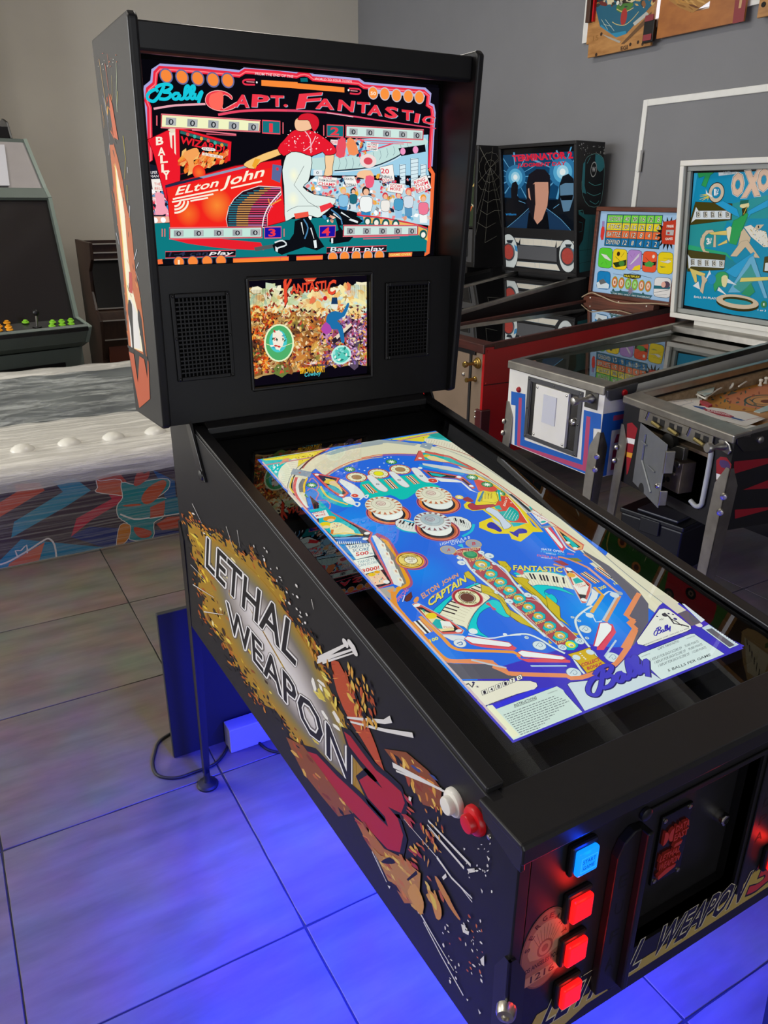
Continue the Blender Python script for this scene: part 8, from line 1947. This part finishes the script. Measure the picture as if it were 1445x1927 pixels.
bk.B(MB().tube([tri[0] - Vector((0, 0, .008)), tri[4] - Vector((0, 0, .008)), on_pf((1350, 733), .022), on_pf((1363, 727), .022)], .0035, 6), 'rubber_ring', m_post, smooth=50); bk.B(MB().tube([on_pf((1390, 727), .022), on_pf((1408, 715), .022)], .0035, 6), 'rubber_ring', m_post, smooth=50)
fq = [on_pf(p, .012) for p in ((1316, 757), (1330, 760), (1340, 766), (1332, 769), (1319, 763))]
bk.B(MB().prism(fq, (0, 0, .010)), 'flipper', mat('red_flipper', 'a03038', .4), bevel=.002)
bk.B(MB().prism([on_pf(p, .03) for p in ((1418, 775), (1445, 764), (1445, 774), (1430, 778))], (0, 0, .003)), 'plastic_guard', mat('teal_print_plastic', '8aa4a0', .3))
q = on_pf((1441, 712)); bk.B(MB().box(q.x - .012, q.x + .03, q.y, q.y + .01, q.z, q.z + .04), 'yellow_target', mat('yellow_plastic', 'd8b020', .4), bevel=.003)
bk.backbox(1.05, 1.05, 1.28, 1.10, 1.78, .06, m_darkpaint); bk.pane('backglass', m_gloss, -.04, bk.W + .04, 1.12, 1.76, .01)
# black tool box on the floor
tb = thing('tool_box', 'black lidded box on the floor between two pinball machines', 'box', (2.36, 1.76, 0))
m_tb = mat('black_box_plastic', '0e0e10', .45, spec=.4)
TM = Matrix.Translation((2.36, 1.76, 0)) @ Matrix.Rotation(math.radians(-80), 4, 'Z')
MB().prism([(-.15, -.10, 0), (.15, -.10, 0), (.16, -.11, .225), (-.16, -.11, .225)], (0, .22, 0)).build('body', m_tb, tb, TM, bevel=.008)
MB().box(-.165, .165, -.115, .125, .225, .25).build('lid', m_tb, tb, TM, bevel=.006)
MB().box(-.09, .12, -.09, .03, .249, .262).build('lid_panel', mat('grey_box_plastic', '2c2d31', .4), tb, TM, bevel=.005)
MB().box(-.05, .05, -.121, -.114, .17, .24).build('latch', m_tb, tb, TM, bevel=.003)
# ------------------------------------------------------------------ playfields hung high on the grey wall, in front of a bright window
XB = 3.402
win = thing('window_1', 'bright window high in the grey wall behind the hanging playfields', None, (ROOM_X1, 2.3, 2.5), kind='structure')
MB().box(ROOM_X1 - .012, ROOM_X1 - .002, .62, 3.74, 2.545, 3.52).build('pane', mat('bright_pane', 'e8ecf0', .4, emit='eef4ff', estr=.85), win)
for b in ((.58, .62, 2.505, 3.56), (3.74, 3.775, 2.505, 3.56), (.62, 3.74, 2.505, 2.545), (.62, 3.74, 3.52, 3.56)):
    MB().box(ROOM_X1 - .02, ROOM_X1, b[0], b[1], b[2], b[3]).build('window_frame', m_white_trim, win)
m_ply = mat('plywood', 'c08a4c', .5, col2='a06c34', scale=4, stretch=(1, 2, 9), bump=.03)
m_ply2 = mat('orange_plywood', 'b06c2c', .45, col2='9a5a22', scale=3, stretch=(1, 3, 6))
def board(label, y0, y1, z0, z1, m, step=0, hole=None):
    t = thing('playfield_board', label, 'playfield', (XB + .009, (y0 + y1) / 2, z0), 'playfields hung on the grey wall')
    if hole is None:
        pts = [(XB, y0, z0), (XB, y1, z0), (XB, y1, z1), (XB, y0, z1)]
        if step: pts = [(XB, y0 - step, z0), (XB, y1, z0), (XB, y1, z1), (XB, y0, z1), (XB, y0, z0 + .075), (XB, y0 - step, z0 + .075)]
        MB().prism(pts, (.016, 0, 0)).build('board', m, t, bevel=.0015)
    else:
        ha, hb, za, zb_ = hole
        mb = MB()
        for q in ((y1, ha, z0, z1), (hb, y0, z0, z1), (ha, hb, z0, za), (ha, hb, zb_, z1)): mb.box(XB, XB + .016, q[0], q[1], q[2], q[3])
        mb.build('board', m, t)
    for dz in (.25, .85):
        MB().cyl((XB + .016, (y0 + y1) / 2, z0 + dz), (ROOM_X1 - .02 if False else XB + .036, (y0 + y1) / 2, z0 + dz), .008, n=8).build('hanger', m_darksteel, t)
    return t
def bart(): return Art((XB - .0008, 0, 0), (0, -1, 0), (0, 0, 1), (-1, 0, 0), eps=8e-6)
b1 = board('worn playfield with blue and green print hanging leftmost on the grey wall', 3.705, 3.177, 2.412, 3.48, m_ply, step=.022)
a = bart(); k = 350 / 1445.0; a.sc(1095, 0, k)
a.poly([(105, 60), (150, 20), (230, -60), (560, -80), (560, 20), (400, 200), (345, 262), (265, 292), (140, 205)], '1f5f78'); a.poly([(140, 205), (265, 292), (345, 262), (340, 240), (230, 260), (150, 190)], '2a88ac')
a.poly([(265, 60), (300, 10), (370, -20), (400, 40), (330, 100), (280, 90)], '4a7a34', sm=2); a.line([(270, 70), (330, 95), (400, 60)], 5, 'c8b070', sm=2); a.ell((325, 130), 24, 'a8302c', ry=42); a.line([(235, 170), (270, 190), (330, 195), (390, 150), (440, 90)], 4, 'c8b878', sm=3)
for q in ([(150, 150), (200, 230)], [(180, 150), (250, 240)], [(170, 190), (230, 205)]): a.line(q, 2.4, 'b8c8b8')
a.poly([(230, -80), (420, -80), (400, 20), (290, 30), (250, 0)], '2a2018', sm=1); a.splat((110, -80, 560, 60), 40, 40, ['c8a868', '8a5a34', '2a3a34', 'd8c8a0', '6a2a24'], 150)
a.poly([(395, 180), (500, 90), (520, 110), (410, 200)], 'b8b8b0'); a.poly([(150, 262), (250, 300), (300, 320), (290, 335), (210, 300)], 'a8a49a'); a.poly([(300, 345), (540, 90), (540, 140), (330, 340)], '6a4a2c')
for x, y in ((150, 265), (375, 345), (435, 328), (470, 342), (110, 425)): a.ell((x, y), 9, '3a2414')
a.text('EGI', (300, 395), (355, 382), (300, 362), '4a3018', .04); a.text('15', (85, 320), (128, 312), (85, 280), '9a6a34', .03)
a.metres()
a.poly([(-3.69, 2.70), (-3.19, 2.70), (-3.19, 3.46), (-3.69, 3.46)], '1a2a30'); g = random.Random(3)
for i in range(70):
    x0_, z0_ = g.uniform(-3.66, -3.22), g.uniform(2.72, 3.42); a.poly([(x0_ + g.uniform(-.07, .07), z0_ + g.uniform(-.07, .07)) for q in range(3)], g.choice(['4a7a34', '1f5f78', 'c8a868', '8a3a2c', 'd8c8a0', '2a3a44', 'c87a30']), up=(i % 8 == 0))
a.build('playfield_print', m_flat, b1)
for (x, y, w_, h_) in ((510, 168, 50, 110), ):
    p0 = pixel((1095 + 505 * k, 170 * k), (XB, 0, 0), (1, 0, 0)); p1 = pixel((1095 + 565 * k, 325 * k), (XB, 0, 0), (1, 0, 0))
    fl_ = MB().box(XB - .022, XB - .001, p0.y, p1.y, p1.z, p0.z).build('relay_bank', m_black, b1, bevel=.003)
    for dz in (.01, .105): MB().box(XB - .026, XB - .02, p0.y - .008, p1.y + .008, p1.z + dz, p1.z + dz + .03).build('relay_cover', mat('dull_red', '8a2a34', .5), fl_)
MB().box(XB - .03, XB - .001, 3.70, 3.665, 2.60, 2.75).build('side_block', mat('dark_brown_wood', '4a2c1c', .5), b1, bevel=.002); MB().box(XB - .02, XB - .001, 3.655, 3.645, 2.60, 2.72).build('red_strip', mat('red_plastic', 'd3121c', .3), b1)
for yy, zz in ((3.56, 2.72), (3.44, 2.66), (3.31, 2.70), (3.40, 2.9), (3.55, 3.05), (3.28, 3.1)):
    MB().rev((XB - .001, yy, zz), (-1, 0, 0), [(0, .012), (.004, .012), (.006, .006), (.025, .006), (.028, .011)], 12).build('post', m_post, b1, smooth=40)
b2 = board('bare orange plywood board with a cut hole and red edge beside the printed playfield', 3.139, 2.577, 2.438, 3.50, m_ply2, hole=(2.80, 2.92, 2.53, 2.575))
a = bart(); a.sc(1095, 0, k)
a.poly([(1190, 0), (1275, 0), (1255, 165), (1168, 185)], '8a3438'); a.poly([(1225, 0), (1245, 0), (1235, 60), (1215, 65)], 'c8a070'); a.poly([(670, 0), (1020, -10), (860, 100), (760, 60)], 'a8793c'); a.splat((670, -60, 1000, 80), 40, 50, ['8a5a24', 'c89a54', '6a3e18', 'b8843c'], 151, ang=.6, ratio=.2, inside=pin([(660, -80), (1020, -80), (860, 100), (760, 60)]))
a.metres().poly([(-3.10, 2.75), (-2.66, 2.75), (-2.66, 3.46), (-3.10, 3.46)], '8a5a2c'); g = random.Random(5)
for i in range(30):
    x0_, z0_ = g.uniform(-3.07, -2.70), g.uniform(2.78, 3.42); a.poly([(x0_ + g.uniform(-.08, .08), z0_ + g.uniform(-.08, .08)) for q in range(3)], g.choice(['5a3418', 'b87a3c', 'e0d8c0', '4a2a1c', '7a2a20', 'd0a060']), up=(i % 8 == 0))
a.build('board_print', m_flat, b2)
b3 = board('plywood playfield cut by the right picture edge, green at its upper end', 2.498, 1.985, 2.437, 3.50, m_ply)
a = bart().metres()
a.poly([(-2.48, 3.02), (-2.0, 3.02), (-2.0, 3.47), (-2.48, 3.47)], '2f6a24', sm=0); a.line([(-2.46, 3.05), (-2.44, 3.40), (-2.30, 3.46), (-2.1, 3.44)], 12, 'c8b24a', sm=4); g = random.Random(6)
for i in range(12): x0_ = g.uniform(-2.40, -2.05); a.line([(x0_, 3.10), (x0_ + .01, 3.22 + g.uniform(0, .1))], 8, 'd8d09a', w1=2)
for c in ((-2.15, 3.38), (-2.33, 3.30)): a.ell(c, .04, 'c87a34'); a.ell(c, .022, '5a2a1c')
a.poly([(-2.46, 2.6), (-2.05, 2.6), (-2.1, 2.98), (-2.42, 2.98)], '6a4a2c'); a.build('playfield_print', m_flat, b3)
MB().cyl((XB, 2.47, 2.49), (XB - .004, 2.47, 2.49), .012, n=12).build('screw_hole', m_blackin, b3)
b4 = board('playfield with red field and four black rings hanging right of the picture', 1.955, 1.44, 2.44, 3.50, m_ply)
a = bart().metres(); a.poly([(-1.94, 3.08), (-1.60, 3.02), (-1.46, 3.10), (-1.46, 3.47), (-1.94, 3.47)], '4a7a2c'); a.poly([(-1.93, 3.12), (-1.85, 3.44), (-1.66, 3.46), (-1.52, 3.34), (-1.56, 3.14), (-1.75, 3.10)], 'c02430', sm=3)
for c in ((-1.85, 3.36), (-1.74, 3.38), (-1.63, 3.36), (-1.72, 3.24)): a.ell(c, .040, '15120f'); a.ell(c, .020, '8a6a5a'); a.ell(c, .009, '2a1a14')
a.poly([(-1.90, 2.6), (-1.5, 2.6), (-1.5, 3.0), (-1.9, 3.0)], '7a4a2a'); a.ell((-1.8, 3.15), .05, 'c8a030', ry=.03); a.build('playfield_print', m_flat, b4)
b5 = board('brown playfield with pale piano shape hanging far right of the picture', 1.41, .89, 2.44, 3.50, m_ply)
a = bart().metres(); a.poly([(-1.39, 2.6), (-.91, 2.6), (-.91, 3.47), (-1.39, 3.47)], '4a3420'); a.poly([(-1.33, 3.2), (-1.15, 3.45), (-1.0, 3.42), (-1.02, 3.2), (-1.2, 3.12)], 'b8945c', sm=3); a.poly([(-1.30, 3.22), (-1.18, 3.40), (-1.08, 3.38), (-1.12, 3.2)], 'd8c8a0')
for i in range(6): a.line([(-1.28 + i * .03, 3.22 + i * .02), (-1.26 + i * .03, 3.25 + i * .025)], 6, '201814')
a.splat((-1.38, 2.6, -.92, 3.2), 20, .05, ['7a2a20', '5a6a34', 'b87a3c'], 7); a.build('playfield_print', m_flat, b5)
# ------------------------------------------------------------------ left side: wrapped game table and arcade cabinets
def film_mat(name, dens, scale, rot=0.0, ang_scale=(1.2, 18, 18), tint='e8e6de'):
    m = bpy.data.materials.new(name); m.use_nodes = True; nt = m.node_tree; nt.nodes.clear()
    out = nt.nodes.new('ShaderNodeOutputMaterial'); mx = nt.nodes.new('ShaderNodeMixShader'); tr = nt.nodes.new('ShaderNodeBsdfTransparent')
    pr = nt.nodes.new('ShaderNodeBsdfPrincipled'); pr.inputs['Base Color'].default_value = lin(tint); pr.inputs['Roughness'].default_value = .28
    tc = nt.nodes.new('ShaderNodeTexCoord'); mp = nt.nodes.new('ShaderNodeMapping'); mp.inputs['Scale'].default_value = ang_scale; mp.inputs['Rotation'].default_value = (rot, 0, rot)
    nz = nt.nodes.new('ShaderNodeTexNoise'); nz.inputs['Scale'].default_value = scale; nz.inputs['Detail'].default_value = 8; nz.inputs['Roughness'].default_value = .65; nz.inputs['Distortion'].default_value = .6
    nt.links.new(tc.outputs['Object'], mp.inputs['Vector']); nt.links.new(mp.outputs[0], nz.inputs['Vector'])
    mr = nt.nodes.new('ShaderNodeMapRange'); mr.inputs[1].default_value = .44; mr.inputs[2].default_value = .66; mr.inputs[3].default_value = dens[0]; mr.inputs[4].default_value = dens[1]
    nt.links.new(nz.outputs['Fac'], mr.inputs[0]); nt.links.new(mr.outputs[0], mx.inputs[0])
    bp = nt.nodes.new('ShaderNodeBump'); bp.inputs['Strength'].default_value = .6; bp.inputs['Distance'].default_value = .02
    nt.links.new(nz.outputs['Fac'], bp.inputs['Height']); nt.links.new(bp.outputs[0], pr.inputs['Normal'])
    nt.links.new(tr.outputs[0], mx.inputs[1]); nt.links.new(pr.outputs[0], mx.inputs[2]); nt.links.new(mx.outputs[0], out.inputs[0])
    return m
gt = thing('game_table', 'long low game table wrapped in clear film with orange and teal printed front', 'game table', (-.25, 3.65, 0))
X0, X1 = -1.35, .78
prof = [(3.18, .0), (3.18, .405), (3.195, .435), (3.225, .455), (3.28, .465), (3.94, .462), (4.10, .462), (4.10, 0)]
MB().prism([(X0, y, z) for y, z in prof], (X1 - X0, 0, 0)).build('body', mat('table_body', 'b4aea2', .5, var=.1, scale=3), gt)
MB().prism([(X0, 3.93, .462), (X0, 4.04, .705), (X0, 4.075, .712), (X0, 4.10, .70), (X0, 4.10, .462)], (X1 - X0, 0, 0)).build('backboard', mat('backboard_dark', '55595a', .3, col2='7c8280', scale=2.5), gt, bevel=.004)
for i in range(6):
    x = -.60 + i * .2085
    MB().rev((x, 3.40, .462), (0, 0, 1), [(0, .062), (.015, .060), (.032, .050), (.044, .033), (.050, .012), (.051, .002)], 20).build('dome', mat('pale_dome', 'd8d4c8', .35), gt, smooth=60)
fy = 3.1792
a = Art((0, fy, 0), (1, 0, 0), (0, 0, 1), (0, -1, 0), eps=8e-6, clip=(X0, X1, .004, .405)); a.metres().poly([(X0, 0), (X1, 0), (X1, .41), (X0, .41)], '4a3c48')
a.at(0, 660, 380)
a.poly([(-400, 1640), (0, 1500), (150, 1350), (780, 1410), (760, 1430), (0, 1580), (-400, 1680)], '1f7aa4'); a.poly([(500, 1330), (640, 1260), (1285, 1290), (1285, 1340), (780, 1420)], '2a3476')
for q, c in (([(-200, 1260), (0, 1190), (215, 1060), (320, 1000), (280, 945), (100, 955), (120, 1010), (0, 1085), (-200, 1180)], 'c2553f'), ([(80, 1340), (100, 1225), (450, 1010), (380, 932), (540, 915), (650, 1000), (480, 1110), (200, 1270)], '3f86a4'), ([(508, 1332), (548, 1200), (800, 1060), (690, 905), (850, 870), (905, 935), (870, 1080), (650, 1215)], 'b8344c'), ([(1090, 850), (1250, 930), (1260, 1060), (1180, 1060), (1160, 960)], '2a5a94')): a.poly(q, c)
a.poly([(690, 905), (850, 870), (905, 935), (800, 1010)], 'b84a3c')
def toon(pts, c, w=7): a.line(pts, w, 'e6dedc', closed=True, sm=3); a.poly(pts, c, sm=3)
toon([(690, 920), (720, 935), (860, 925), (890, 1030), (840, 1030), (690, 1010), (700, 980)], 'c8624a')
toon([(870, 945), (960, 960), (1060, 930), (1200, 920), (1200, 990), (1110, 1060), (1190, 1060), (1175, 1180), (1100, 1230), (1090, 1340), (930, 1350), (930, 1250), (850, 1190), (840, 1110), (880, 1050)], '2a8a94')
a.poly([(1010, 1060), (1060, 980), (1160, 925), (1190, 960), (1120, 1060), (1050, 1100)], 'c85a3c', sm=3); a.poly([(955, 960), (990, 850), (1030, 880), (1070, 860), (1060, 910), (1000, 960)], 'b84a40', sm=2); a.poly([(880, 1105), (1000, 1095), (1000, 1110), (900, 1115)], 'c85a3c', sm=2)
a.line([(860, 1170), (960, 1205), (1070, 1195)], 8, 'e6dedc', sm=3); a.poly([(1075, 1120), (1190, 1065), (1170, 1180), (1075, 1195)], 'c2553f', sm=1); a.poly([(1180, 1060), (1285, 1045), (1285, 1165), (1180, 1175)], '2a7a94'); a.poly([(1120, 1240), (1200, 1190), (1285, 1185), (1285, 1265), (1160, 1285)], 'c2492f'); a.line([(1070, 1200), (1160, 1185), (1285, 1165)], 6, 'e6dedc', sm=2)
toon([(860, 1250), (930, 1250), (920, 1340), (850, 1405), (835, 1380)], 'c8792c', 5); a.poly([(960, 1260), (1080, 1290), (1070, 1330), (1010, 1340), (970, 1310)], 'c2492f', sm=2)
a.poly([(50, 1560), (70, 1520), (200, 1440), (320, 1370), (280, 1500), (200, 1545)], 'c4604c', sm=1); a.line([(0, 1530), (70, 1505), (200, 1430), (300, 1365), (350, 1345), (390, 1390), (405, 1490)], 8, 'd8cfd4', sm=3); a.line([(130, 1480), (110, 1430), (150, 1430), (190, 1390), (195, 1450)], 6, 'd8cfd4', sm=2)
a.build('front_print', m_flat, gt)
f1 = film_mat('film_front', (.0, .28), 2.2, 0, (.4, 1, 40)); f2 = film_mat('film_top', (.50, .92), 2.4, .10, (.9, 16, 16), 'f2eee4'); f3 = film_mat('film_back', (.06, .55), 2.6, .75, (1.3, 16, 16), 'e4e8e4')
def sheet(name, pts, m, n=60):
    """stretched film following a profile, gently wavy"""
    mb = MB(); g = random.Random(len(pts)); vs = []; fs = []
    for i in range(n + 1):
        x = X0 - .004 + (X1 - X0 + .008) * i / n
        for j, (y, z) in enumerate(pts): vs.append((x, y - .002 * math.sin(i * 1.3 + j), z + .003 * math.sin(i * .9 + j * 2.1)))
    m_ = len(pts)
    for i in range(n):
        for j in range(m_ - 1): fs.append((i * m_ + j, (i + 1) * m_ + j, (i + 1) * m_ + j + 1, i * m_ + j + 1))
    return mb.add(vs, fs).build(name, m, gt, smooth=80)
sheet('film_front', [(3.172, .006), (3.172, .12), (3.172, .25), (3.172, .36)], f1)
sheet('film_edge', [(3.172, .36), (3.170, .41), (3.182, .447), (3.215, .472), (3.27, .480), (3.33, .484), (3.40, .486), (3.47, .484), (3.56, .480), (3.70, .476), (3.92, .474)], f2)
sheet('film_back', [(3.92, .474), (3.955, .53), (3.99, .61), (4.025, .70)], f3)
sheet('film_rim', [(4.025, .70), (4.040, .722), (4.09, .724), (4.105, .70)], f2)

# ---- arcade cabinets
def arcade(label, R0, deg, W, k, mside, medge, mmq, group, full=True):
    M = Matrix.Translation((R0[0], R0[1], 0)) @ Matrix.Rotation(math.radians(deg), 4, 'Z')
    t = thing('arcade_cabinet', label, 'arcade cabinet', M, group)
    P = [(.20, 0), (.20, .74), (.080, .785), (.004, .885), (.19, .918), (.346, 1.588), (.400, 1.640), (.612, 1.909), (.82, 1.909), (.82, 0)]
    P = [(y * k, z * k) for y, z in P]
    b = lambda mb, n, m, par=None, **kw: mb.build(n, m, par or t, frame=M, **kw)
    for x in (-.02, -W):
        b(MB().prism([(x, y, z) for y, z in P], (.02, 0, 0)), 'side_panel', mside)
        for (p, q) in zip(P[2:7], P[3:8]):
            d = Vector((q[0] - p[0], q[1] - p[1])).normalized(); n_ = Vector((-d.y, d.x)) * .004
            b(MB().prism([(x, p[0] + n_.x, p[1] + n_.y), (x, q[0] + n_.x, q[1] + n_.y), (x, q[0] - n_.x * .2, q[1] - n_.y * .2), (x, p[0] - n_.x * .2, p[1] - n_.y * .2)], (.02, 0, 0)), 'edge_strip', medge)
    xa, xb = -W + .02, -.02; L_ = xb - xa
    def slab(name, p, q, th, m, ins=0, **kw):
        d = Vector((q[0] - p[0], q[1] - p[1])).normalized(); n_ = Vector((d.y, -d.x)) * th; s_ = Vector((d.y, -d.x)) * ins
        return b(MB().prism([(xa, p[0] + s_.x, p[1] + s_.y), (xa, q[0] + s_.x, q[1] + s_.y), (xa, q[0] + s_.x + n_.x, q[1] + s_.y + n_.y), (xa, p[0] + s_.x + n_.x, p[1] + s_.y + n_.y)], (L_, 0, 0)), name, m, **kw)
    slab('marquee', P[6], P[7], .02, mmq, .012); slab('marquee_ledge', P[5], P[6], .02, mside, .0); slab('screen', P[4], P[5], .012, mat('dark_screen_glass', '2a2524', .12, spec=.6), .03)
    cp = slab('control_panel', P[3], P[4], .02, m_black, .004); slab('panel_front', P[2], P[3], .02, mside, .004); slab('panel_underside', P[1], P[2], .02, mside, .004)
    b(MB().box(xa, xb, .19 * k, .21 * k, 0, .74 * k), 'lower_front', mside); b(MB().box(xa, xb, .80 * k, .82 * k, 0, 1.9 * k), 'back_panel', mside); b(MB().box(xa, xb, .612 * k, .82 * k, 1.89 * k, 1.909 * k), 'top_panel', mside)
    if full:
        def on(px):
            c = M.inverted() @ pixel(px, M @ Vector((0, P[3][0], P[3][1])), M.to_3x3() @ Vector((0, -(P[4][1] - P[3][1]), P[4][0] - P[3][0]))); return c
        n_ = Vector((0, -(P[4][1] - P[3][1]), P[4][0] - P[3][0])).normalized()
        def button(px, c, nm):
            p = on(px); u = b(MB().rev(p, n_, [(0, .020), (.005, .019), (.008, .014)], 16), 'button_ring', mat(nm, c, .3), cp, smooth=40)
            b(MB().rev(p, n_, [(.004, .0125), (.014, .012), (.016, .008)], 14), 'button', mat(nm, c, .3), cp, smooth=40)
        for px in ((99, 607), (116, 606), (133, 604), (98, 614), (117, 612), (134, 610), (48, 607)): button(px, '8fd636', 'green_button')
        for px in ((13, 608), (16, 616), (18, 621), (-2, 615), (-2, 622), (-20, 610)): button(px, 'f0a020', 'orange_button')
        p = on((70, 614)); b(MB().tube([p, p + n_ * .065], .006, 8), 'joystick_shaft', m_steel, cp, smooth=50); b(MB().rev(p + n_ * .062, n_, [(0, .008), (.006, .016), (.018, .019), (.030, .015), (.036, .006)], 14), 'joystick_ball', m_black, cp, smooth=60); b(MB().rev(p, n_, [(0, .026), (.003, .024)], 16), 'joystick_plate', m_black, cp)
        b(MB().box(xa + .06, xb - .10, .184, .19, .30, .66), 'coin_panel', m_black, bevel=.02)
        pa = [M.inverted() @ pixel(px, M @ Vector((0, P[6][0], P[6][1])) , M.to_3x3() @ Vector((0, -(P[7][1] - P[6][1]), P[7][0] - P[6][0]))) for px in ((-60, 273), (8, 273), (18, 350), (-60, 350))]
        b(MB().prism(pa, tuple(Vector((0, -.269, .212)).normalized() * .004)), 'paper_sheet', mat('white_paper', 'd2d2da', .7))
    return t
m_agrey = mat('grey_green_laminate', '66706a', .45, var=.05, scale=8); m_aedge = mat('pale_green_edge', '87958c', .4); m_mq = mat('grey_marquee', 'a29c9c', .5, var=.04)
arcade('grey-green two player arcade cabinet with green and orange buttons', (.37, 4.40), 12, .80, 1.0, m_agrey, m_aedge, m_mq, 'arcade cabinets by the back wall')
arcade('black arcade cabinet half hidden behind the grey-green cabinet', (.50, 5.42), 12, .72, .84, m_darkpaint, m_black, m_darkpaint, 'arcade cabinets by the back wall', full=False)
sb_ = thing('speaker_box', 'black box with upright end plate on top of the grey-green cabinet', 'box', Matrix.Translation((.37, 4.40, 1.91)) @ Matrix.Rotation(math.radians(12), 4, 'Z'))
SM = Matrix.Translation((.37, 4.40, 0)) @ Matrix.Rotation(math.radians(12), 4, 'Z')
MB().box(-.50, -.09, .63, .78, 1.9095, 1.975).build('box_body', m_black, sb_, SM, bevel=.003); MB().prism([(-.09, .62, 1.9095), (-.09, .79, 1.9095), (-.09, .79, 2.0), (-.09, .72, 2.02), (-.09, .66, 2.0)], (.016, 0, 0)).build('end_plate', m_black, sb_, SM, bevel=.003)
# dark wooden cabinet beside it
wc = thing('arcade_cabinet', 'small dark wooden arcade cabinet beside the backbox of the digital machine', 'arcade cabinet', (.555, 5.2, 0), 'arcade cabinets by the back wall')
m_dw = mat('dark_wood_cabinet', '3a2418', .4, col2='2a180f', scale=4, stretch=(8, 8, 1)); m_silver = mat('silver_strip', 'b8b0a4', .35, metal=.8)
pr = [(.06, 0), (.06, .52), (.0, .66), (-.02, .80), (.10, .86), (.16, .98), (.14, 1.12), (.02, 1.20), (.0, 1.31), (.55, 1.31), (.55, 0)]
for x in (.555, 1.115): MB().prism([(x, 5.2 + y, z) for y, z in pr], (.022, 0, 0)).build('side_panel', m_dw, wc, bevel=.004)
def wslab(nm, p, q, th, m):
    d = Vector((q[0] - p[0], q[1] - p[1])).normalized(); n_ = Vector((d.y, -d.x)) * th
    MB().prism([(.577, 5.215 + p[0], p[1]), (.577, 5.215 + q[0], q[1]), (.577, 5.215 + q[0] + n_.x, q[1] + n_.y), (.577, 5.215 + p[0] + n_.x, p[1] + n_.y)], (.538, 0, 0)).build(nm, m, wc)
wslab('marquee', (.02, 1.20), (.0, 1.30), .02, m_dw); wslab('screen', (.10, .87), (.15, 1.19), .015, mat('black_tube', '0c0b0b', .15, spec=.6)); wslab('control_panel', (-.02, .80), (.10, .86), .02, m_dw); wslab('panel_front', (.0, .66), (-.02, .80), .02, m_dw); wslab('lower_front', (.06, 0), (.06, .52), .02, m_dw); wslab('under_panel', (.06, .52), (.0, .66), .02, m_dw)
for (y, z) in ((-.004, 1.302), (.010, 1.245), (.018, 1.20), (.095, .868), (-.024, .80), (.0, .665)): MB().box(.575, 1.117, 5.205 + y, 5.213 + y, z - .004, z + .004).build('trim_strip', m_silver, wc)
MB().box(.60, .80, 5.235, 5.26, .44, .63).build('coin_plate', mat('coin_plate_red', '5a2a18', .4), wc, bevel=.004); MB().box(.577, 1.115, 5.73, 5.75, 0, 1.3).build('back_panel', m_dw, wc)
